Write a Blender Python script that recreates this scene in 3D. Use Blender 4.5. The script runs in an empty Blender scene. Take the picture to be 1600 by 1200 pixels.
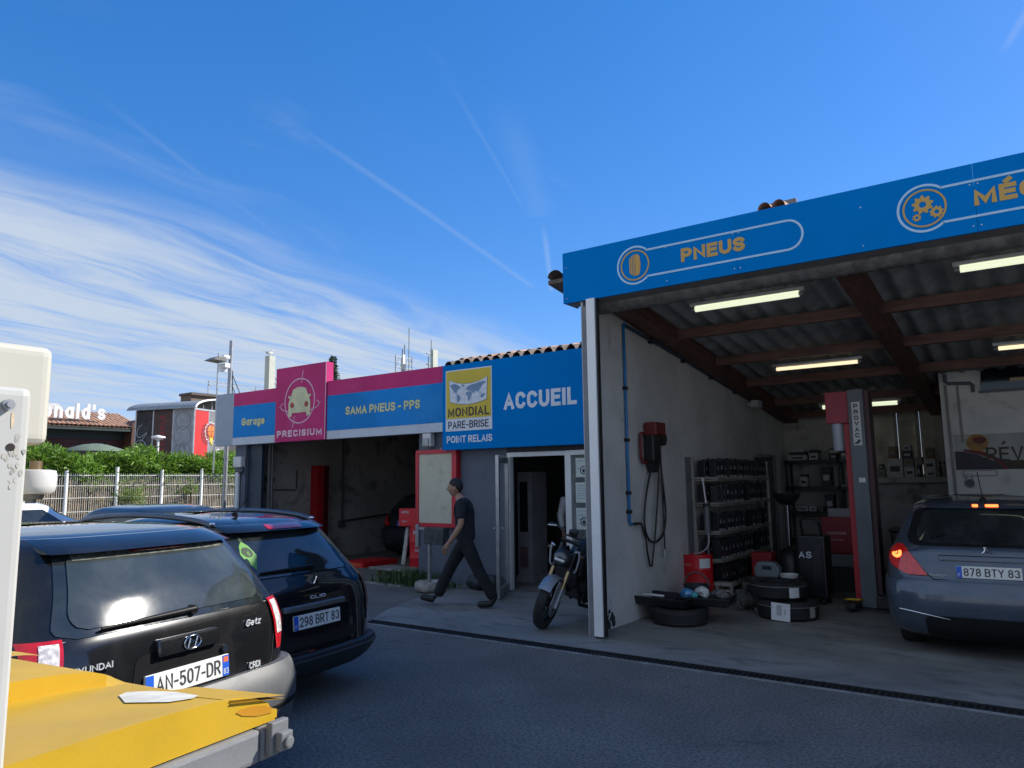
import bpy, bmesh, math, random
from mathutils import Matrix, Vector
random.seed(7)
R = math.radians
SC = bpy.context.scene
COL = SC.collection

# ---------------------------------------------------------------- camera
F_PX = 1154.0
right = Vector((0.8130, 0.5822, -0.0121)); up = Vector((0.0863, -0.1000, 0.9912)); back = right.cross(up)
cam = bpy.data.cameras.new('camera'); cam.sensor_width = 36; cam.lens = F_PX / 1600 * 36
cam.clip_start = 0.05; cam.clip_end = 2000
cam_o = bpy.data.objects.new('camera', cam); COL.objects.link(cam_o)
M = Matrix((right, up, back)).transposed().to_4x4(); M.translation = (4.083, -7.310, 1.70)
cam_o.matrix_world = M
SC.camera = cam_o

# ---------------------------------------------------------------- light
SUN_EL, SUN_AZ = R(36), R(56)            # azimuth from +X towards +Y
SKY_STRENGTH = 0.15; SKY_GAMMA = 0.66; CLOUD = (1.0, 1.16, 1.38)
sun = bpy.data.lights.new('sun', 'SUN'); sun.energy = 2.0; sun.angle = R(0.53); sun.color = (1.0, 0.95, 0.86)
sun_o = bpy.data.objects.new('sun', sun); COL.objects.link(sun_o)
sd = Vector((math.cos(SUN_EL) * math.cos(SUN_AZ), math.cos(SUN_EL) * math.sin(SUN_AZ), math.sin(SUN_EL)))
sun_o.rotation_euler = sd.to_track_quat('Z', 'Y').to_euler(); sun_o.location = (20, 30, 30)
vs = SC.view_settings
vs.view_transform = 'Standard'; vs.look = 'None'; vs.gamma = 1; vs.use_curve_mapping = False
vs.exposure = 1.95
SC.display_settings.display_device = 'sRGB'
SC.cycles.max_bounces = 8; SC.cycles.caustics_reflective = False; SC.cycles.caustics_refractive = False

class NX:
    """small helper for node maths"""
    def __init__(s, tree): s.t = tree
    def n(s, typ, **kw):
        nd = s.t.nodes.new(typ)
        for k, v in kw.items(): setattr(nd, k, v)
        return nd
    def put(s, sock, v):
        if isinstance(v, bpy.types.NodeSocket): s.t.links.new(v, sock)
        else: sock.default_value = v
    def m(s, op, a, b=0.0, c=0.0):
        nd = s.n('ShaderNodeMath', operation=op)
        s.put(nd.inputs[0], a); s.put(nd.inputs[1], b)
        if op in ('MULTIPLY_ADD', 'COMPARE'): s.put(nd.inputs[2], c)
        return nd.outputs[0]
    def smooth(s, v, a, b, lo=0.0, hi=1.0):
        nd = s.n('ShaderNodeMapRange', interpolation_type='SMOOTHSTEP')
        s.put(nd.inputs[0], v); s.put(nd.inputs[1], a); s.put(nd.inputs[2], b); s.put(nd.inputs[3], lo); s.put(nd.inputs[4], hi)
        return nd.outputs[0]
    def xyz(s, a, b, c):
        nd = s.n('ShaderNodeCombineXYZ'); s.put(nd.inputs[0], a); s.put(nd.inputs[1], b); s.put(nd.inputs[2], c); return nd.outputs[0]
    def noise(s, vec, scale, detail=4, rough=0.55, dist=0.0):
        nd = s.n('ShaderNodeTexNoise'); s.put(nd.inputs['Vector'], vec)
        nd.inputs['Scale'].default_value = scale; nd.inputs['Detail'].default_value = detail
        nd.inputs['Roughness'].default_value = rough; nd.inputs['Distortion'].default_value = dist
        return nd.outputs['Fac']
    def mix(s, f, a, b, blend='MIX'):
        nd = s.n('ShaderNodeMix', data_type='RGBA', blend_type=blend)
        s.put(nd.inputs[0], f); s.put(nd.inputs[6], a); s.put(nd.inputs[7], b); return nd.outputs[2]

def build_world():
    w = bpy.data.worlds.new('World'); SC.world = w; w.use_nodes = True
    t = w.node_tree; x = NX(t); t.nodes.clear()
    out = x.n('ShaderNodeOutputWorld'); bg = x.n('ShaderNodeBackground')
    sky = x.n('ShaderNodeTexSky', sky_type='NISHITA'); sky.sun_disc = False
    sky.sun_elevation = SUN_EL; sky.sun_rotation = math.pi / 2 - SUN_AZ
    sky.altitude = 20; sky.air_density = 1.0; sky.dust_density = 0.15; sky.ozone_density = 5.0
    tc = x.n('ShaderNodeTexCoord'); sep = x.n('ShaderNodeSeparateXYZ'); t.links.new(tc.outputs['Generated'], sep.inputs[0])
    dx, dy, dz = sep.outputs
    den = x.m('ADD', x.m('MAXIMUM', dz, 0.0), 0.1)
    u = x.m('DIVIDE', dx, den); v = x.m('DIVIDE', dy, den)
    # cirrus bank: begins about u = -2 and reaches to the horizon; fibres run along v
    warp = x.noise(x.xyz(x.m('MULTIPLY', u, 1.0), x.m('MULTIPLY', v, 0.45), 0.0), 1.3, 3)
    us = x.m('ADD', u, x.m('MULTIPLY', x.m('SUBTRACT', warp, 0.5), 0.55))
    fib = x.noise(x.xyz(x.m('MULTIPLY', us, 3.2), x.m('MULTIPLY', x.m('ADD', v, x.m('MULTIPLY', u, 0.18)), 0.55), 3.0), 2.0, 7, 0.62, 0.5)
    soft = x.noise(x.xyz(x.m('MULTIPLY', us, 1.1), x.m('MULTIPLY', v, 0.35), 9.0), 1.6, 3, 0.5)
    edge = x.m('ADD', u, x.m('MULTIPLY', x.m('SUBTRACT', soft, 0.5), 0.9))
    bank = x.smooth(edge, -1.78, -2.35)
    body = x.smooth(x.m('ADD', x.m('MULTIPLY', fib, 0.85), x.m('MULTIPLY', soft, 0.40)), 0.40, 0.74)
    cl = x.m('MULTIPLY', bank, x.m('MULTIPLY_ADD', body, 0.86, 0.10))
    # unseen cirrus bank behind the camera, added to whiten and lift the shade
    fill_bank = x.smooth(x.m('ADD', v, x.m('MULTIPLY', x.m('SUBTRACT', soft, 0.5), 0.9)), 0.15, -0.9)
    cl = x.m('MAXIMUM', cl, x.m('MULTIPLY', fill_bank, x.m('MULTIPLY_ADD', body, 0.60, 0.35)))
    # thin wisps elsewhere
    wis = x.smooth(x.noise(x.xyz(x.m('MULTIPLY', us, 1.6), x.m('MULTIPLY', v, 0.5), 5.0), 1.4, 6, 0.6, 0.8), 0.56, 0.85, 0.0, 0.22)
    cl = x.m('MAXIMUM', cl, wis)
    # contrails: (u0, v0) -> (u1, v1), width, strength
    for (u0, v0, u1, v1, wd, st) in ((-1.30, 0.85, -1.50, 2.28, 0.011, 0.12), (-1.52, 0.62, -1.90, 1.48, 0.010, 0.08),
                                     (-0.88, 1.20, -1.15, 1.78, 0.035, 0.06), (-1.15, 1.78, -1.47, 2.33, 0.008, 0.20),
                                     (-0.92, 1.05, -1.16, 1.70, 0.005, 0.06), (0.0, 1.66, 0.06, 1.50, 0.008, 0.15)):
        L = math.hypot(u1 - u0, v1 - v0); ax, ay = (u1 - u0) / L, (v1 - v0) / L
        du = x.m('SUBTRACT', u, u0); dv = x.m('SUBTRACT', v, v0)
        al = x.m('ADD', x.m('MULTIPLY', du, ax), x.m('MULTIPLY', dv, ay))
        ac = x.m('ABSOLUTE', x.m('ADD', x.m('SUBTRACT', x.m('MULTIPLY', du, -ay), x.m('MULTIPLY', dv, -ax)), x.m('MULTIPLY', x.m('SUBTRACT', fib, 0.5), wd * 1.6)))
        ln = x.smooth(ac, wd * 1.8, 0.0, 0.0, st)
        ends = x.m('MULTIPLY', x.smooth(al, 0.0, L * 0.35), x.smooth(al, L, L * 0.93))
        cl = x.m('MAXIMUM', cl, x.m('MULTIPLY', ln, ends))
    cl = x.m('MULTIPLY', cl, x.smooth(dz, 0.0, 0.04))
    hor = x.smooth(dz, 0.32, 0.0, 0.0, 0.25)
    cl = x.m('MINIMUM', x.m('MAXIMUM', cl, 0.0), 0.95)
    hsv = x.n('ShaderNodeHueSaturation'); hsv.inputs['Saturation'].default_value = 1.56; hsv.inputs['Value'].default_value = 0.53
    gm = x.n('ShaderNodeGamma'); gm.inputs['Gamma'].default_value = SKY_GAMMA       # softer fall-off from horizon to zenith
    t.links.new(sky.outputs[0], gm.inputs['Color']); t.links.new(gm.outputs[0], hsv.inputs['Color'])
    tint = x.mix(1.0, hsv.outputs[0], (.86, .80, 1.0, 1), 'MULTIPLY')
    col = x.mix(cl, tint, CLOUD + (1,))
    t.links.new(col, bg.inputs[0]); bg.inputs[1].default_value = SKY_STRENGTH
    t.links.new(bg.outputs[0], out.inputs[0])
build_world()

# ---------------------------------------------------------------- helpers
def lin(c): return c / 12.92 if c <= 0.04045 else ((c + 0.055) / 1.055) ** 2.4
def S(r, g, b): return (lin(r / 255), lin(g / 255), lin(b / 255))

MATS = {}
def mat(name, col, rough=0.5, metal=0.0, var=0.12, vscale=4.0, bump=0.0, bscale=60.0, coat=0.0, spec=0.5, emit=None, estr=0.0,
        dirt=None, dscale=2.0, damt=0.5, dlo=0.5, dhi=0.75, stretch=None, rvar=0.12, drough=0.25):
    if name in MATS: return MATS[name]
    m = bpy.data.materials.new(name); m.use_nodes = True; MATS[name] = m
    t = m.node_tree; x = NX(t); b = t.nodes['Principled BSDF']
    tc = x.n('ShaderNodeTexCoord'); vec = tc.outputs['Object']
    if stretch:
        mp = x.n('ShaderNodeMapping'); t.links.new(vec, mp.inputs[0]); mp.inputs['Scale'].default_value = stretch; vec = mp.outputs[0]
    n1 = x.noise(vec, vscale, 5)
    c0 = tuple(max(0, c * (1 - var)) for c in col) + (1,); c1 = tuple(min(1, c * (1 + var)) for c in col) + (1,)
    c = x.mix(x.smooth(n1, 0.3, 0.7), c0, c1)
    r = x.m('ADD', rough - rvar / 2, x.m('MULTIPLY', n1, rvar))
    if dirt:
        n2 = x.noise(vec, dscale, 8, 0.65, 0.4)
        f = x.smooth(n2, dlo, dhi, 0.0, damt)
        c = x.mix(f, c, tuple(dirt) + (1,))
        r = x.m('ADD', r, x.m('MULTIPLY', f, drough))
    t.links.new(c, b.inputs['Base Color']); t.links.new(r, b.inputs['Roughness'])
    b.inputs['Metallic'].default_value = metal; b.inputs['Specular IOR Level'].default_value = spec
    b.inputs['Coat Weight'].default_value = coat; b.inputs['Coat Roughness'].default_value = 0.04
    if emit:
        b.inputs['Emission Color'].default_value = tuple(emit) + (1,); b.inputs['Emission Strength'].default_value = estr
    if bump:
        bp = x.n('ShaderNodeBump'); bp.inputs['Strength'].default_value = bump; bp.inputs['Distance'].default_value = 0.01
        t.links.new(x.noise(vec, bscale, 4), bp.inputs['Height']); t.links.new(bp.outputs[0], b.inputs['Normal'])
    return m

def asphalt_mat(name):
    m = mat(name, (.20, .186, .166), .88, var=.20, vscale=.9, bump=.8, bscale=150)
    t = m.node_tree; x = NX(t); b = t.nodes['Principled BSDF']; vec = x.n('ShaderNodeTexCoord').outputs['Object']
    c = b.inputs['Base Color'].links[0].from_socket
    g1 = x.smooth(x.noise(vec, 42, 4, .75), .44, .58); c = x.mix(x.m('MULTIPLY', g1, .68), c, (.055, .055, .057, 1))          # dark binder between the stones
    g2 = x.smooth(x.noise(vec, 60, 3, .7), .62, .69); c = x.mix(x.m('MULTIPLY', g2, .9), c, (.34, .33, .31, 1))              # pale chippings
    st = x.smooth(x.noise(vec, 1.7, 6, .7, .8), .60, .72); c = x.mix(x.m('MULTIPLY', st, .6), c, (.05, .05, .052, 1))        # old oil
    sp = x.smooth(x.noise(vec, 7.5, 3, .5), .70, .76); c = x.mix(x.m('MULTIPLY', sp, .6), c, (.035, .035, .037, 1))
    t.links.new(c, b.inputs['Base Color']); return m
def leafy(m, col, f=.45):
    t = m.node_tree; x = NX(t); b = t.nodes['Principled BSDF']; out = t.nodes['Material Output']
    tr = x.n('ShaderNodeBsdfTranslucent'); tr.inputs[0].default_value = tuple(col) + (1,); mx = x.n('ShaderNodeMixShader'); mx.inputs[0].default_value = f
    t.links.new(b.outputs[0], mx.inputs[1]); t.links.new(tr.outputs[0], mx.inputs[2]); t.links.new(mx.outputs[0], out.inputs[0]); return m

class MB:
    def __init__(s): s.v = []; s.f = []
    def add(s, vs_, fs):
        o = len(s.v); s.v += [tuple(p) for p in vs_]; s.f += [tuple(i + o for i in f) for f in fs]; return s
    def box(s, x0, x1, y0, y1, z0, z1, M=None):
        vs_ = [Vector((x, y, z)) for z in (z0, z1) for y in (y0, y1) for x in (x0, x1)]
        if M is not None: vs_ = [M @ p for p in vs_]
        return s.add(vs_, [(0, 2, 3, 1), (4, 5, 7, 6), (0, 1, 5, 4), (2, 6, 7, 3), (0, 4, 6, 2), (1, 3, 7, 5)])
    def cyl(s, p0, p1, r0, r1=None, n=12, cap=True):
        p0, p1 = Vector(p0), Vector(p1); r1 = r0 if r1 is None else r1
        d = (p1 - p0).normalized(); a = d.orthogonal().normalized(); b = d.cross(a)
        vs_ = []
        for p, r in ((p0, r0), (p1, r1)):
            for k in range(n):
                t = 2 * math.pi * k / n; vs_.append(p + (a * math.cos(t) + b * math.sin(t)) * r)
        fs = [(k, (k + 1) % n, n + (k + 1) % n, n + k) for k in range(n)]
        if cap: fs += [tuple(range(n - 1, -1, -1)), tuple(range(n, 2 * n))]
        return s.add(vs_, fs)
    def tube(s, pts, r, n=8, rads=None, closed=False):
        pts = [Vector(p) for p in pts]; N = len(pts); vs_ = []; prev = None
        for i, p in enumerate(pts):
            if closed: d = pts[(i + 1) % N] - pts[i - 1]
            else: d = pts[min(i + 1, N - 1)] - pts[max(i - 1, 0)]
            d = d.normalized() if d.length > 1e-9 else Vector((0, 0, 1))
            a = d.orthogonal().normalized() if prev is None else (prev - d * prev.dot(d))
            a = a.normalized() if a.length > 1e-6 else d.orthogonal().normalized()
            prev = a; b = d.cross(a); rr = rads[i] if rads else r
            for k in range(n):
                t = 2 * math.pi * k / n; vs_.append(p + (a * math.cos(t) + b * math.sin(t)) * rr)
        fs = []
        for i in range(N if closed else N - 1):
            j = (i + 1) % N
            for k in range(n): fs.append((i * n + k, i * n + (k + 1) % n, j * n + (k + 1) % n, j * n + k))
        if not closed: fs += [tuple(range(n - 1, -1, -1)), tuple((N - 1) * n + k for k in range(n))]
        return s.add(vs_, fs)
    def lathe(s, prof, c=(0, 0, 0), n=24, axis='z', M=None, closed=False):
        vs_ = []; P = len(prof)
        for k in range(n):
            t = 2 * math.pi * k / n
            for (r, h) in prof:
                a, b = r * math.cos(t), r * math.sin(t)
                p = {'z': (a, b, h), 'y': (a, h, b), 'x': (h, a, b)}[axis]
                vs_.append(Vector(p) + Vector(c))
        if M is not None: vs_ = [M @ p for p in vs_]
        fs = []
        for k in range(n):
            q = (k + 1) % n
            for i in range(P if closed else P - 1):
                j = (i + 1) % P
                fs.append((k * P + i, q * P + i, q * P + j, k * P + j))
        if not closed:
            if prof[0][0] > 1e-6: fs.append(tuple(k * P for k in range(n - 1, -1, -1)))
            if prof[-1][0] > 1e-6: fs.append(tuple(k * P + P - 1 for k in range(n)))
        return s.add(vs_, fs)
    def prism(s, poly, d0, d1, plane='xz'):
        def p3(a, b, d): return {'xz': (a, d, b), 'yz': (d, a, b), 'xy': (a, b, d)}[plane]
        n = len(poly); vs_ = [p3(a, b, d0) for a, b in poly] + [p3(a, b, d1) for a, b in poly]
        fs = [tuple(range(n)), tuple(range(2 * n - 1, n - 1, -1))] + [(k, k + n, (k + 1) % n + n, (k + 1) % n) for k in range(n)]
        return s.add(vs_, fs)
    def grid(s, fn, nu, nv, closed_u=False):
        vs_ = [fn(i / nu, j / nv) for i in range(nu if closed_u else nu + 1) for j in range(nv + 1)]
        fs = []
        for i in range(nu):
            a = i; b = (i + 1) % nu if closed_u else i + 1
            for j in range(nv): fs.append((a * (nv + 1) + j, b * (nv + 1) + j, b * (nv + 1) + j + 1, a * (nv + 1) + j + 1))
        return s.add(vs_, fs)
    def ball(s, c, rx, ry=None, rz=None, n=12, m=8, M=None):
        ry = rx if ry is None else ry; rz = rx if rz is None else rz
        vs_ = []
        for j in range(m + 1):
            ph = math.pi * j / m
            for k in range(n):
                t = 2 * math.pi * k / n
                vs_.append(Vector((rx * math.sin(ph) * math.cos(t), ry * math.sin(ph) * math.sin(t), rz * math.cos(ph))))
        if M is not None: vs_ = [M @ p for p in vs_]
        vs_ = [p + Vector(c) for p in vs_]
        fs = [(j * n + k, (j + 1) * n + k, (j + 1) * n + (k + 1) % n, j * n + (k + 1) % n) for j in range(m) for k in range(n)]
        return s.add(vs_, fs)
    def torus(s, c, Rr, r, axis='y', n=28, m=10, M=None):
        return s.lathe([(Rr + r * math.cos(2 * math.pi * k / m), r * math.sin(2 * math.pi * k / m)) for k in range(m)], c, n, axis, M, closed=True)
    def xf(s, M):
        s.v = [tuple(M @ Vector(p)) for p in s.v]; return s
    def build(s, name, m, parent=None, smooth=None, bevel=0, segs=2, tag=None, loc=None, kind=None, label=None):
        me = bpy.data.meshes.new(name)
        vv = s.v
        if loc is not None: vv = [(p[0] - loc[0], p[1] - loc[1], p[2] - loc[2]) for p in vv]
        me.from_pydata(vv, [], s.f); me.materials.append(m)
        bm = bmesh.new(); bm.from_mesh(me)
        bmesh.ops.remove_doubles(bm, verts=bm.verts, dist=1e-6)
        bmesh.ops.recalc_face_normals(bm, faces=bm.faces)
        if bevel:
            es = [e for e in bm.edges if len(e.link_faces) == 2 and e.calc_face_angle(0) > R(35)]
            try: bmesh.ops.bevel(bm, geom=es, offset=bevel, segments=segs, affect='EDGES', profile=0.6, clamp_overlap=True)
            except Exception: pass
        if smooth is not None:
            for f in bm.faces: f.smooth = True
            for e in bm.edges: e.smooth = len(e.link_faces) == 2 and e.calc_face_angle(0) < R(smooth)
        bm.to_mesh(me); bm.free()
        o = bpy.data.objects.new(name, me); COL.objects.link(o)
        if loc is not None: o.location = loc
        if parent is not None: attach(o, parent)
        if tag: settag(o, *tag)
        if kind: o['kind'] = kind
        if label: o['label'] = label
        return o

def attach(o, parent):
    o.parent = parent
    if parent.parent is None and abs(parent.rotation_euler[2]) < 1e-6: o.matrix_parent_inverse = Matrix.Translation(parent.location).inverted()

def settag(o, label, cat, group=None):
    o['label'] = label; o['category'] = cat
    if group: o['group'] = group

def thing(name, label, cat, loc=(0, 0, 0), group=None):
    o = bpy.data.objects.new(name, None); COL.objects.link(o); o.location = loc; o.empty_display_size = 0.1
    settag(o, label, cat, group); return o

def dup(o, loc=None, rotz=None, label=None, parent=None):
    c = o.copy(); COL.objects.link(c)
    if parent is not None: c.parent = parent
    if loc is not None: c.location = loc
    if rotz is not None: c.rotation_euler[2] = rotz
    if label: c['label'] = label
    for ch in list(o.children): dup(ch, parent=c)
    return c

# ---- stroke lettering: every glyph is a few centre lines on a unit square, thickened into a bold sans
def AR(cx, cy, rx, ry, a0, a1, n=9): return [(cx + rx * math.cos(R(a0 + (a1 - a0) * k / n)), cy + ry * math.sin(R(a0 + (a1 - a0) * k / n))) for k in range(n + 1)]
_O = AR(.5, .66, .5, .34, 0, 180) + AR(.5, .34, .5, .34, 180, 360) + [(1, .66)]
_C = AR(.5, .66, .5, .34, 28, 180) + AR(.5, .34, .5, .34, 180, 332)
_S = AR(.5, .75, .48, .25, 20, 180, 8) + AR(.5, .75, .48, .25, 180, 270, 5)[1:] + AR(.5, .25, .5, .25, 90, 0, 5)[1:] + AR(.5, .25, .5, .25, 0, -160, 8)[1:]
_b = lambda y0, y1, x: [(x, y1)] + AR(x, (y0 + y1) / 2, 1 - x, (y1 - y0) / 2, 90, -90, 9) + [(x, y0)]
GL = {
 'A': (.70, [[(0, 0), (.5, 1), (1, 0)], [(.2, .30), (.8, .30)]]), 'B': (.62, [[(0, .5), (0, 1)] + _b(.54, 1, .6)[0:] + [(0, .54)], [(0, 0), (0, .54)] + _b(0, .54, .6) + [(0, 0)]]),
 'C': (.66, [_C]), 'D': (.66, [[(0, 0), (0, 1), (.45, 1)] + AR(.45, .62, .55, .38, 90, 0) + AR(.45, .38, .55, .38, 0, -90) + [(0, 0)]]), 'E': (.56, [[(1, 1), (0, 1), (0, 0), (1, 0)], [(0, .52), (.9, .52)]]),
 'F': (.54, [[(1, 1), (0, 1), (0, 0)], [(0, .50), (.85, .50)]]), 'G': (.68, [AR(.5, .66, .5, .34, 32, 180) + AR(.5, .34, .5, .34, 180, 360) + [(1, .46), (.58, .46)]]), 'H': (.66, [[(0, 0), (0, 1)], [(1, 0), (1, 1)], [(0, .52), (1, .52)]]),
 'I': (.0, [[(0, 0), (0, 1)]]), 'K': (.66, [[(0, 0), (0, 1)], [(1, 1), (.05, .42)], [(.32, .6), (1, 0)]]), 'L': (.52, [[(0, 1), (0, 0), (1, 0)]]), 'M': (.82, [[(0, 0), (0, 1), (.5, .15), (1, 1), (1, 0)]]), 'N': (.66, [[(0, 0), (0, 1), (1, 0), (1, 1)]]),
 'O': (.70, [_O]), 'P': (.60, [[(0, 0), (0, 1)] + _b(.44, 1, .55) + [(0, .44)]]), 'Q': (.70, [_O, [(.6, .25), (1, -.02)]]), 'R': (.63, [[(0, 0), (0, 1)] + _b(.46, 1, .55) + [(0, .46)], [(.5, .46), (1, 0)]]), 'S': (.60, [_S]),
 'T': (.58, [[(0, 1), (1, 1)], [(.5, 1), (.5, 0)]]), 'U': (.66, [[(0, 1)] + AR(.5, .36, .5, .36, 180, 360) + [(1, 1)]]), 'V': (.68, [[(0, 1), (.5, 0), (1, 1)]]), 'X': (.66, [[(0, 0), (1, 1)], [(0, 1), (1, 0)]]), 'Y': (.66, [[(0, 1), (.5, .45), (1, 1)], [(.5, .45), (.5, 0)]]),
 'Z': (.58, [[(0, 1), (1, 1), (0, 0), (1, 0)]]), '-': (.30, [[(0, .42), (1, .42)]]), "'": (.0, [[(0, 1), (0, .76)]]),
 '0': (.56, [_O]), '1': (.28, [[(0, .78), (1, 1), (1, 0)]]), '2': (.56, [AR(.5, .72, .5, .28, 170, -30, 10) + [(0, 0), (1, 0)]]), '3': (.56, [AR(.5, .75, .46, .25, 160, -90, 10) + AR(.5, .26, .5, .26, 90, -160, 10)[1:]]),
 '4': (.60, [[(.75, 0), (.75, 1), (0, .28), (1, .28)]]), '5': (.56, [[(.9, 1), (.12, 1), (.05, .50)] + AR(.48, .32, .52, .32, 140, -150, 10)]), '9': (.56, [[(.12, .03)] + AR(.38, .46, .62, .46, -60, 0, 5) + [(1, .68)] + AR(.5, .69, .5, .31, 0, 360, 14)]), '6': (.56, [[(.88, .97)] + AR(.62, .54, .62, .46, 120, 180, 5) + [(0, .32)] + AR(.5, .31, .5, .31, 180, 540, 14)]),
 '7': (.52, [[(0, 1), (1, 1), (.3, 0)]]), '8': (.56, [AR(.5, .76, .45, .24, 0, 360, 14), AR(.5, .26, .5, .26, 0, 360, 14)]),
 'a': (.50, [AR(.5, .35, .5, .35, 0, 360, 14), [(1, .70), (1, 0)]]), 'r': (.30, [[(0, 0), (0, .70)], [(0, .42)] + AR(.75, .40, .75, .30, 180, 80, 5)]), 'g': (.50, [AR(.5, .35, .5, .35, 0, 360, 14), [(1, .70), (1, .0)] + AR(.5, -.04, .5, .22, 0, -150, 7)]),
 'e': (.50, [[(0, .36), (1, .36)] + AR(.5, .35, .5, .35, 2, 312, 14)]), 't': (.34, [[(.5, .95), (.5, .15), (1, .02)], [(0, .68), (1, .68)]]), 'z': (.44, [[(0, .70), (1, .70), (0, 0), (1, 0)]]), 'c': (.46, [AR(.5, .35, .5, .35, 45, 315, 12)]), 'o': (.52, [AR(.5, .35, .5, .35, 0, 360, 16)]),
 'n': (.48, [[(0, 0), (0, .70)], [(0, .40)] + AR(.5, .40, .5, .30, 180, 0, 8) + [(1, 0)]]), 'l': (.0, [[(0, 0), (0, 1)]]), 'd': (.50, [AR(.5, .35, .5, .35, 0, 360, 14), [(1, 1), (1, 0)]]), 's': (.44, [[(x, y * .70) for x, y in _S]]), 'i': (.0, [[(0, 0), (0, .68)], [(0, .90), (0, .96)]]),
}
GL['É'] = (.56, GL['E'][1] + [[(.42, 1.36), (.66, 1.50)]])
def stroke(mb, pts, t, z0, z1, ylo, yhi):
    P = [Vector((x, y)) for x, y in pts]; closed = (P[0] - P[-1]).length < 1e-4
    if closed: P = P[:-1]
    Q = [P[0]]
    for p in P[1:]:
        if (p - Q[-1]).length > 1e-5: Q.append(p)
    P = Q; n = len(P)
    if not closed:
        P[0] = P[0] + (P[0] - P[1]).normalized() * t; P[-1] = P[-1] + (P[-1] - P[-2]).normalized() * t
    Lp, Rp = [], []
    for i in range(n):
        a = P[i] - P[i - 1] if (closed or i > 0) else P[1] - P[0]; b = P[(i + 1) % n] - P[i] if (closed or i < n - 1) else a
        a = a.normalized(); b = b.normalized(); na = Vector((-a.y, a.x)); nb = Vector((-b.y, b.x)); m_ = na + nb
        m_ = m_ / max(.35, m_.length_squared / 2) if m_.length > 1e-3 else na
        Lp.append(P[i] + m_ * t); Rp.append(P[i] - m_ * t)
    cl = lambda v: (v.x, min(max(v.y, ylo), yhi))
    Lp = [cl(v) for v in Lp]; Rp = [cl(v) for v in Rp]; vs_ = []
    for i, (l, r) in enumerate(zip(Lp, Rp)): zz = z1 + i * z1 * .012; vs_ += [(l[0], l[1], z0), (l[0], l[1], zz), (r[0], r[1], zz), (r[0], r[1], z0)]
    fs = []
    for i in range(n if closed else n - 1):
        a, b = 4 * i, 4 * ((i + 1) % n)
        fs += [(a + 1, a + 2, b + 2, b + 1), (a, a + 1, b + 1, b), (a + 2, a + 3, b + 3, b + 2)]
    if not closed: fs += [(0, 3, 2, 1), (4 * n - 4, 4 * n - 3, 4 * n - 2, 4 * n - 1)]
    mb.add(vs_, fs)
def text(st, m, parent, name, org, xd, ud, w=None, h=None, bold=0.0, depth=0.004, align='L', shear=0.0, space=1.0, tag=None):
    """lettering as a mesh; org = lower left corner of the first capital, fitted to width w and cap height h"""
    t = (.115 + bold * 1.9) / 2; gap = (.11 + .05 * bold / .05) * space + .02
    nat, items = 0.0, []
    for ch in st:
        if ch == ' ': nat += .38; continue
        gw, polys = GL[ch]; items.append((nat, gw, polys)); nat += gw + 2 * t + gap
    nat -= gap
    small = all(c.islower() for c in st if c.isalpha()) and any(c.isalpha() for c in st)
    sy = h if h else w / nat; sx = (w / nat) if w else sy
    # keep stems of even weight when squeezed or stretched
    mb = MB(); k = 0; fx = 1.0
    tt = t
    for x0, gw, polys in items:
        for po in polys:
            q = []
            for (px, py) in po:
                yy = t + py * (1 - 2 * t) if py >= 0 else t + py
                q.append(((x0 + t + px * gw) * sx, yy * sy))
            lo = min(p[1] for p in q); hi = max(p[1] for p in q)
            stroke(mb, q, tt * min(sx, sy) if abs(sx / sy - 1) < .6 else tt * (sx * sy) ** .5, 0, depth + depth * .03 * (k % 5), (0 if lo > -.001 else -9), (sy if hi <= sy else 99)); k += 1
    off = {'L': 0, 'C': -.5 * nat * sx, 'R': -nat * sx}[align]
    xd = Vector(xd).normalized(); ud = Vector(ud).normalized(); nd = xd.cross(ud); org = Vector(org)
    vv = [tuple(org + xd * (p[0] + off + shear * p[1]) + ud * p[1] + nd * p[2]) for p in mb.v]
    me = bpy.data.meshes.new(name); me.from_pydata(vv, [], mb.f); me.materials.append(m)
    bm = bmesh.new(); bm.from_mesh(me); bmesh.ops.recalc_face_normals(bm, faces=bm.faces); bm.to_mesh(me); bm.free()
    o = bpy.data.objects.new(name, me); COL.objects.link(o)
    if parent is not None: attach(o, parent)
    if tag: settag(o, *tag)
    return o
FX, UZ = (1, 0, 0), (0, 0, 1)          # reading direction on a facade that looks to -Y
# ---------------------------------------------------------------- materials
asphalt = asphalt_mat('asphalt')
concrete = mat('concrete', (0.23, 0.225, 0.21), 0.62, var=0.22, vscale=1.1, bump=0.35, bscale=60, dirt=(0.08, 0.08, 0.082), dscale=2.4, damt=0.7, dlo=0.48, dhi=0.72, stretch=(0.7, 1.4, 1))
kerb_m = mat('kerb_concrete', (0.24, 0.235, 0.22), 0.8, var=0.3, vscale=6, bump=0.5, bscale=50, dirt=(0.07, 0.07, 0.07), dscale=9, damt=0.8)
iron = mat('cast_iron', (0.028, 0.028, 0.030), 0.6, metal=0.4, var=0.3, vscale=20)
plaster = mat('grey_plaster', (0.56, 0.56, 0.55), 0.85, var=0.10, vscale=1.5, bump=0.25, bscale=22, dirt=(0.22, 0.22, 0.215), dscale=3.5, damt=0.55, dlo=0.55, dhi=0.78)
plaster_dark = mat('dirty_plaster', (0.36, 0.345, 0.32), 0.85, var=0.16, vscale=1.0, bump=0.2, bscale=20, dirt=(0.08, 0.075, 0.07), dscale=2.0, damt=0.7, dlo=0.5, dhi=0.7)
wall_grey = mat('blue_grey_paint', (0.105, 0.125, 0.16), 0.75, var=0.10, vscale=1.2, bump=0.2, bscale=90, dirt=(0.07, 0.075, 0.085), dscale=2.5, damt=0.4)
wall_navy = mat('navy_door_paint', S(36, 50, 68), 0.5, var=0.1)
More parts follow.
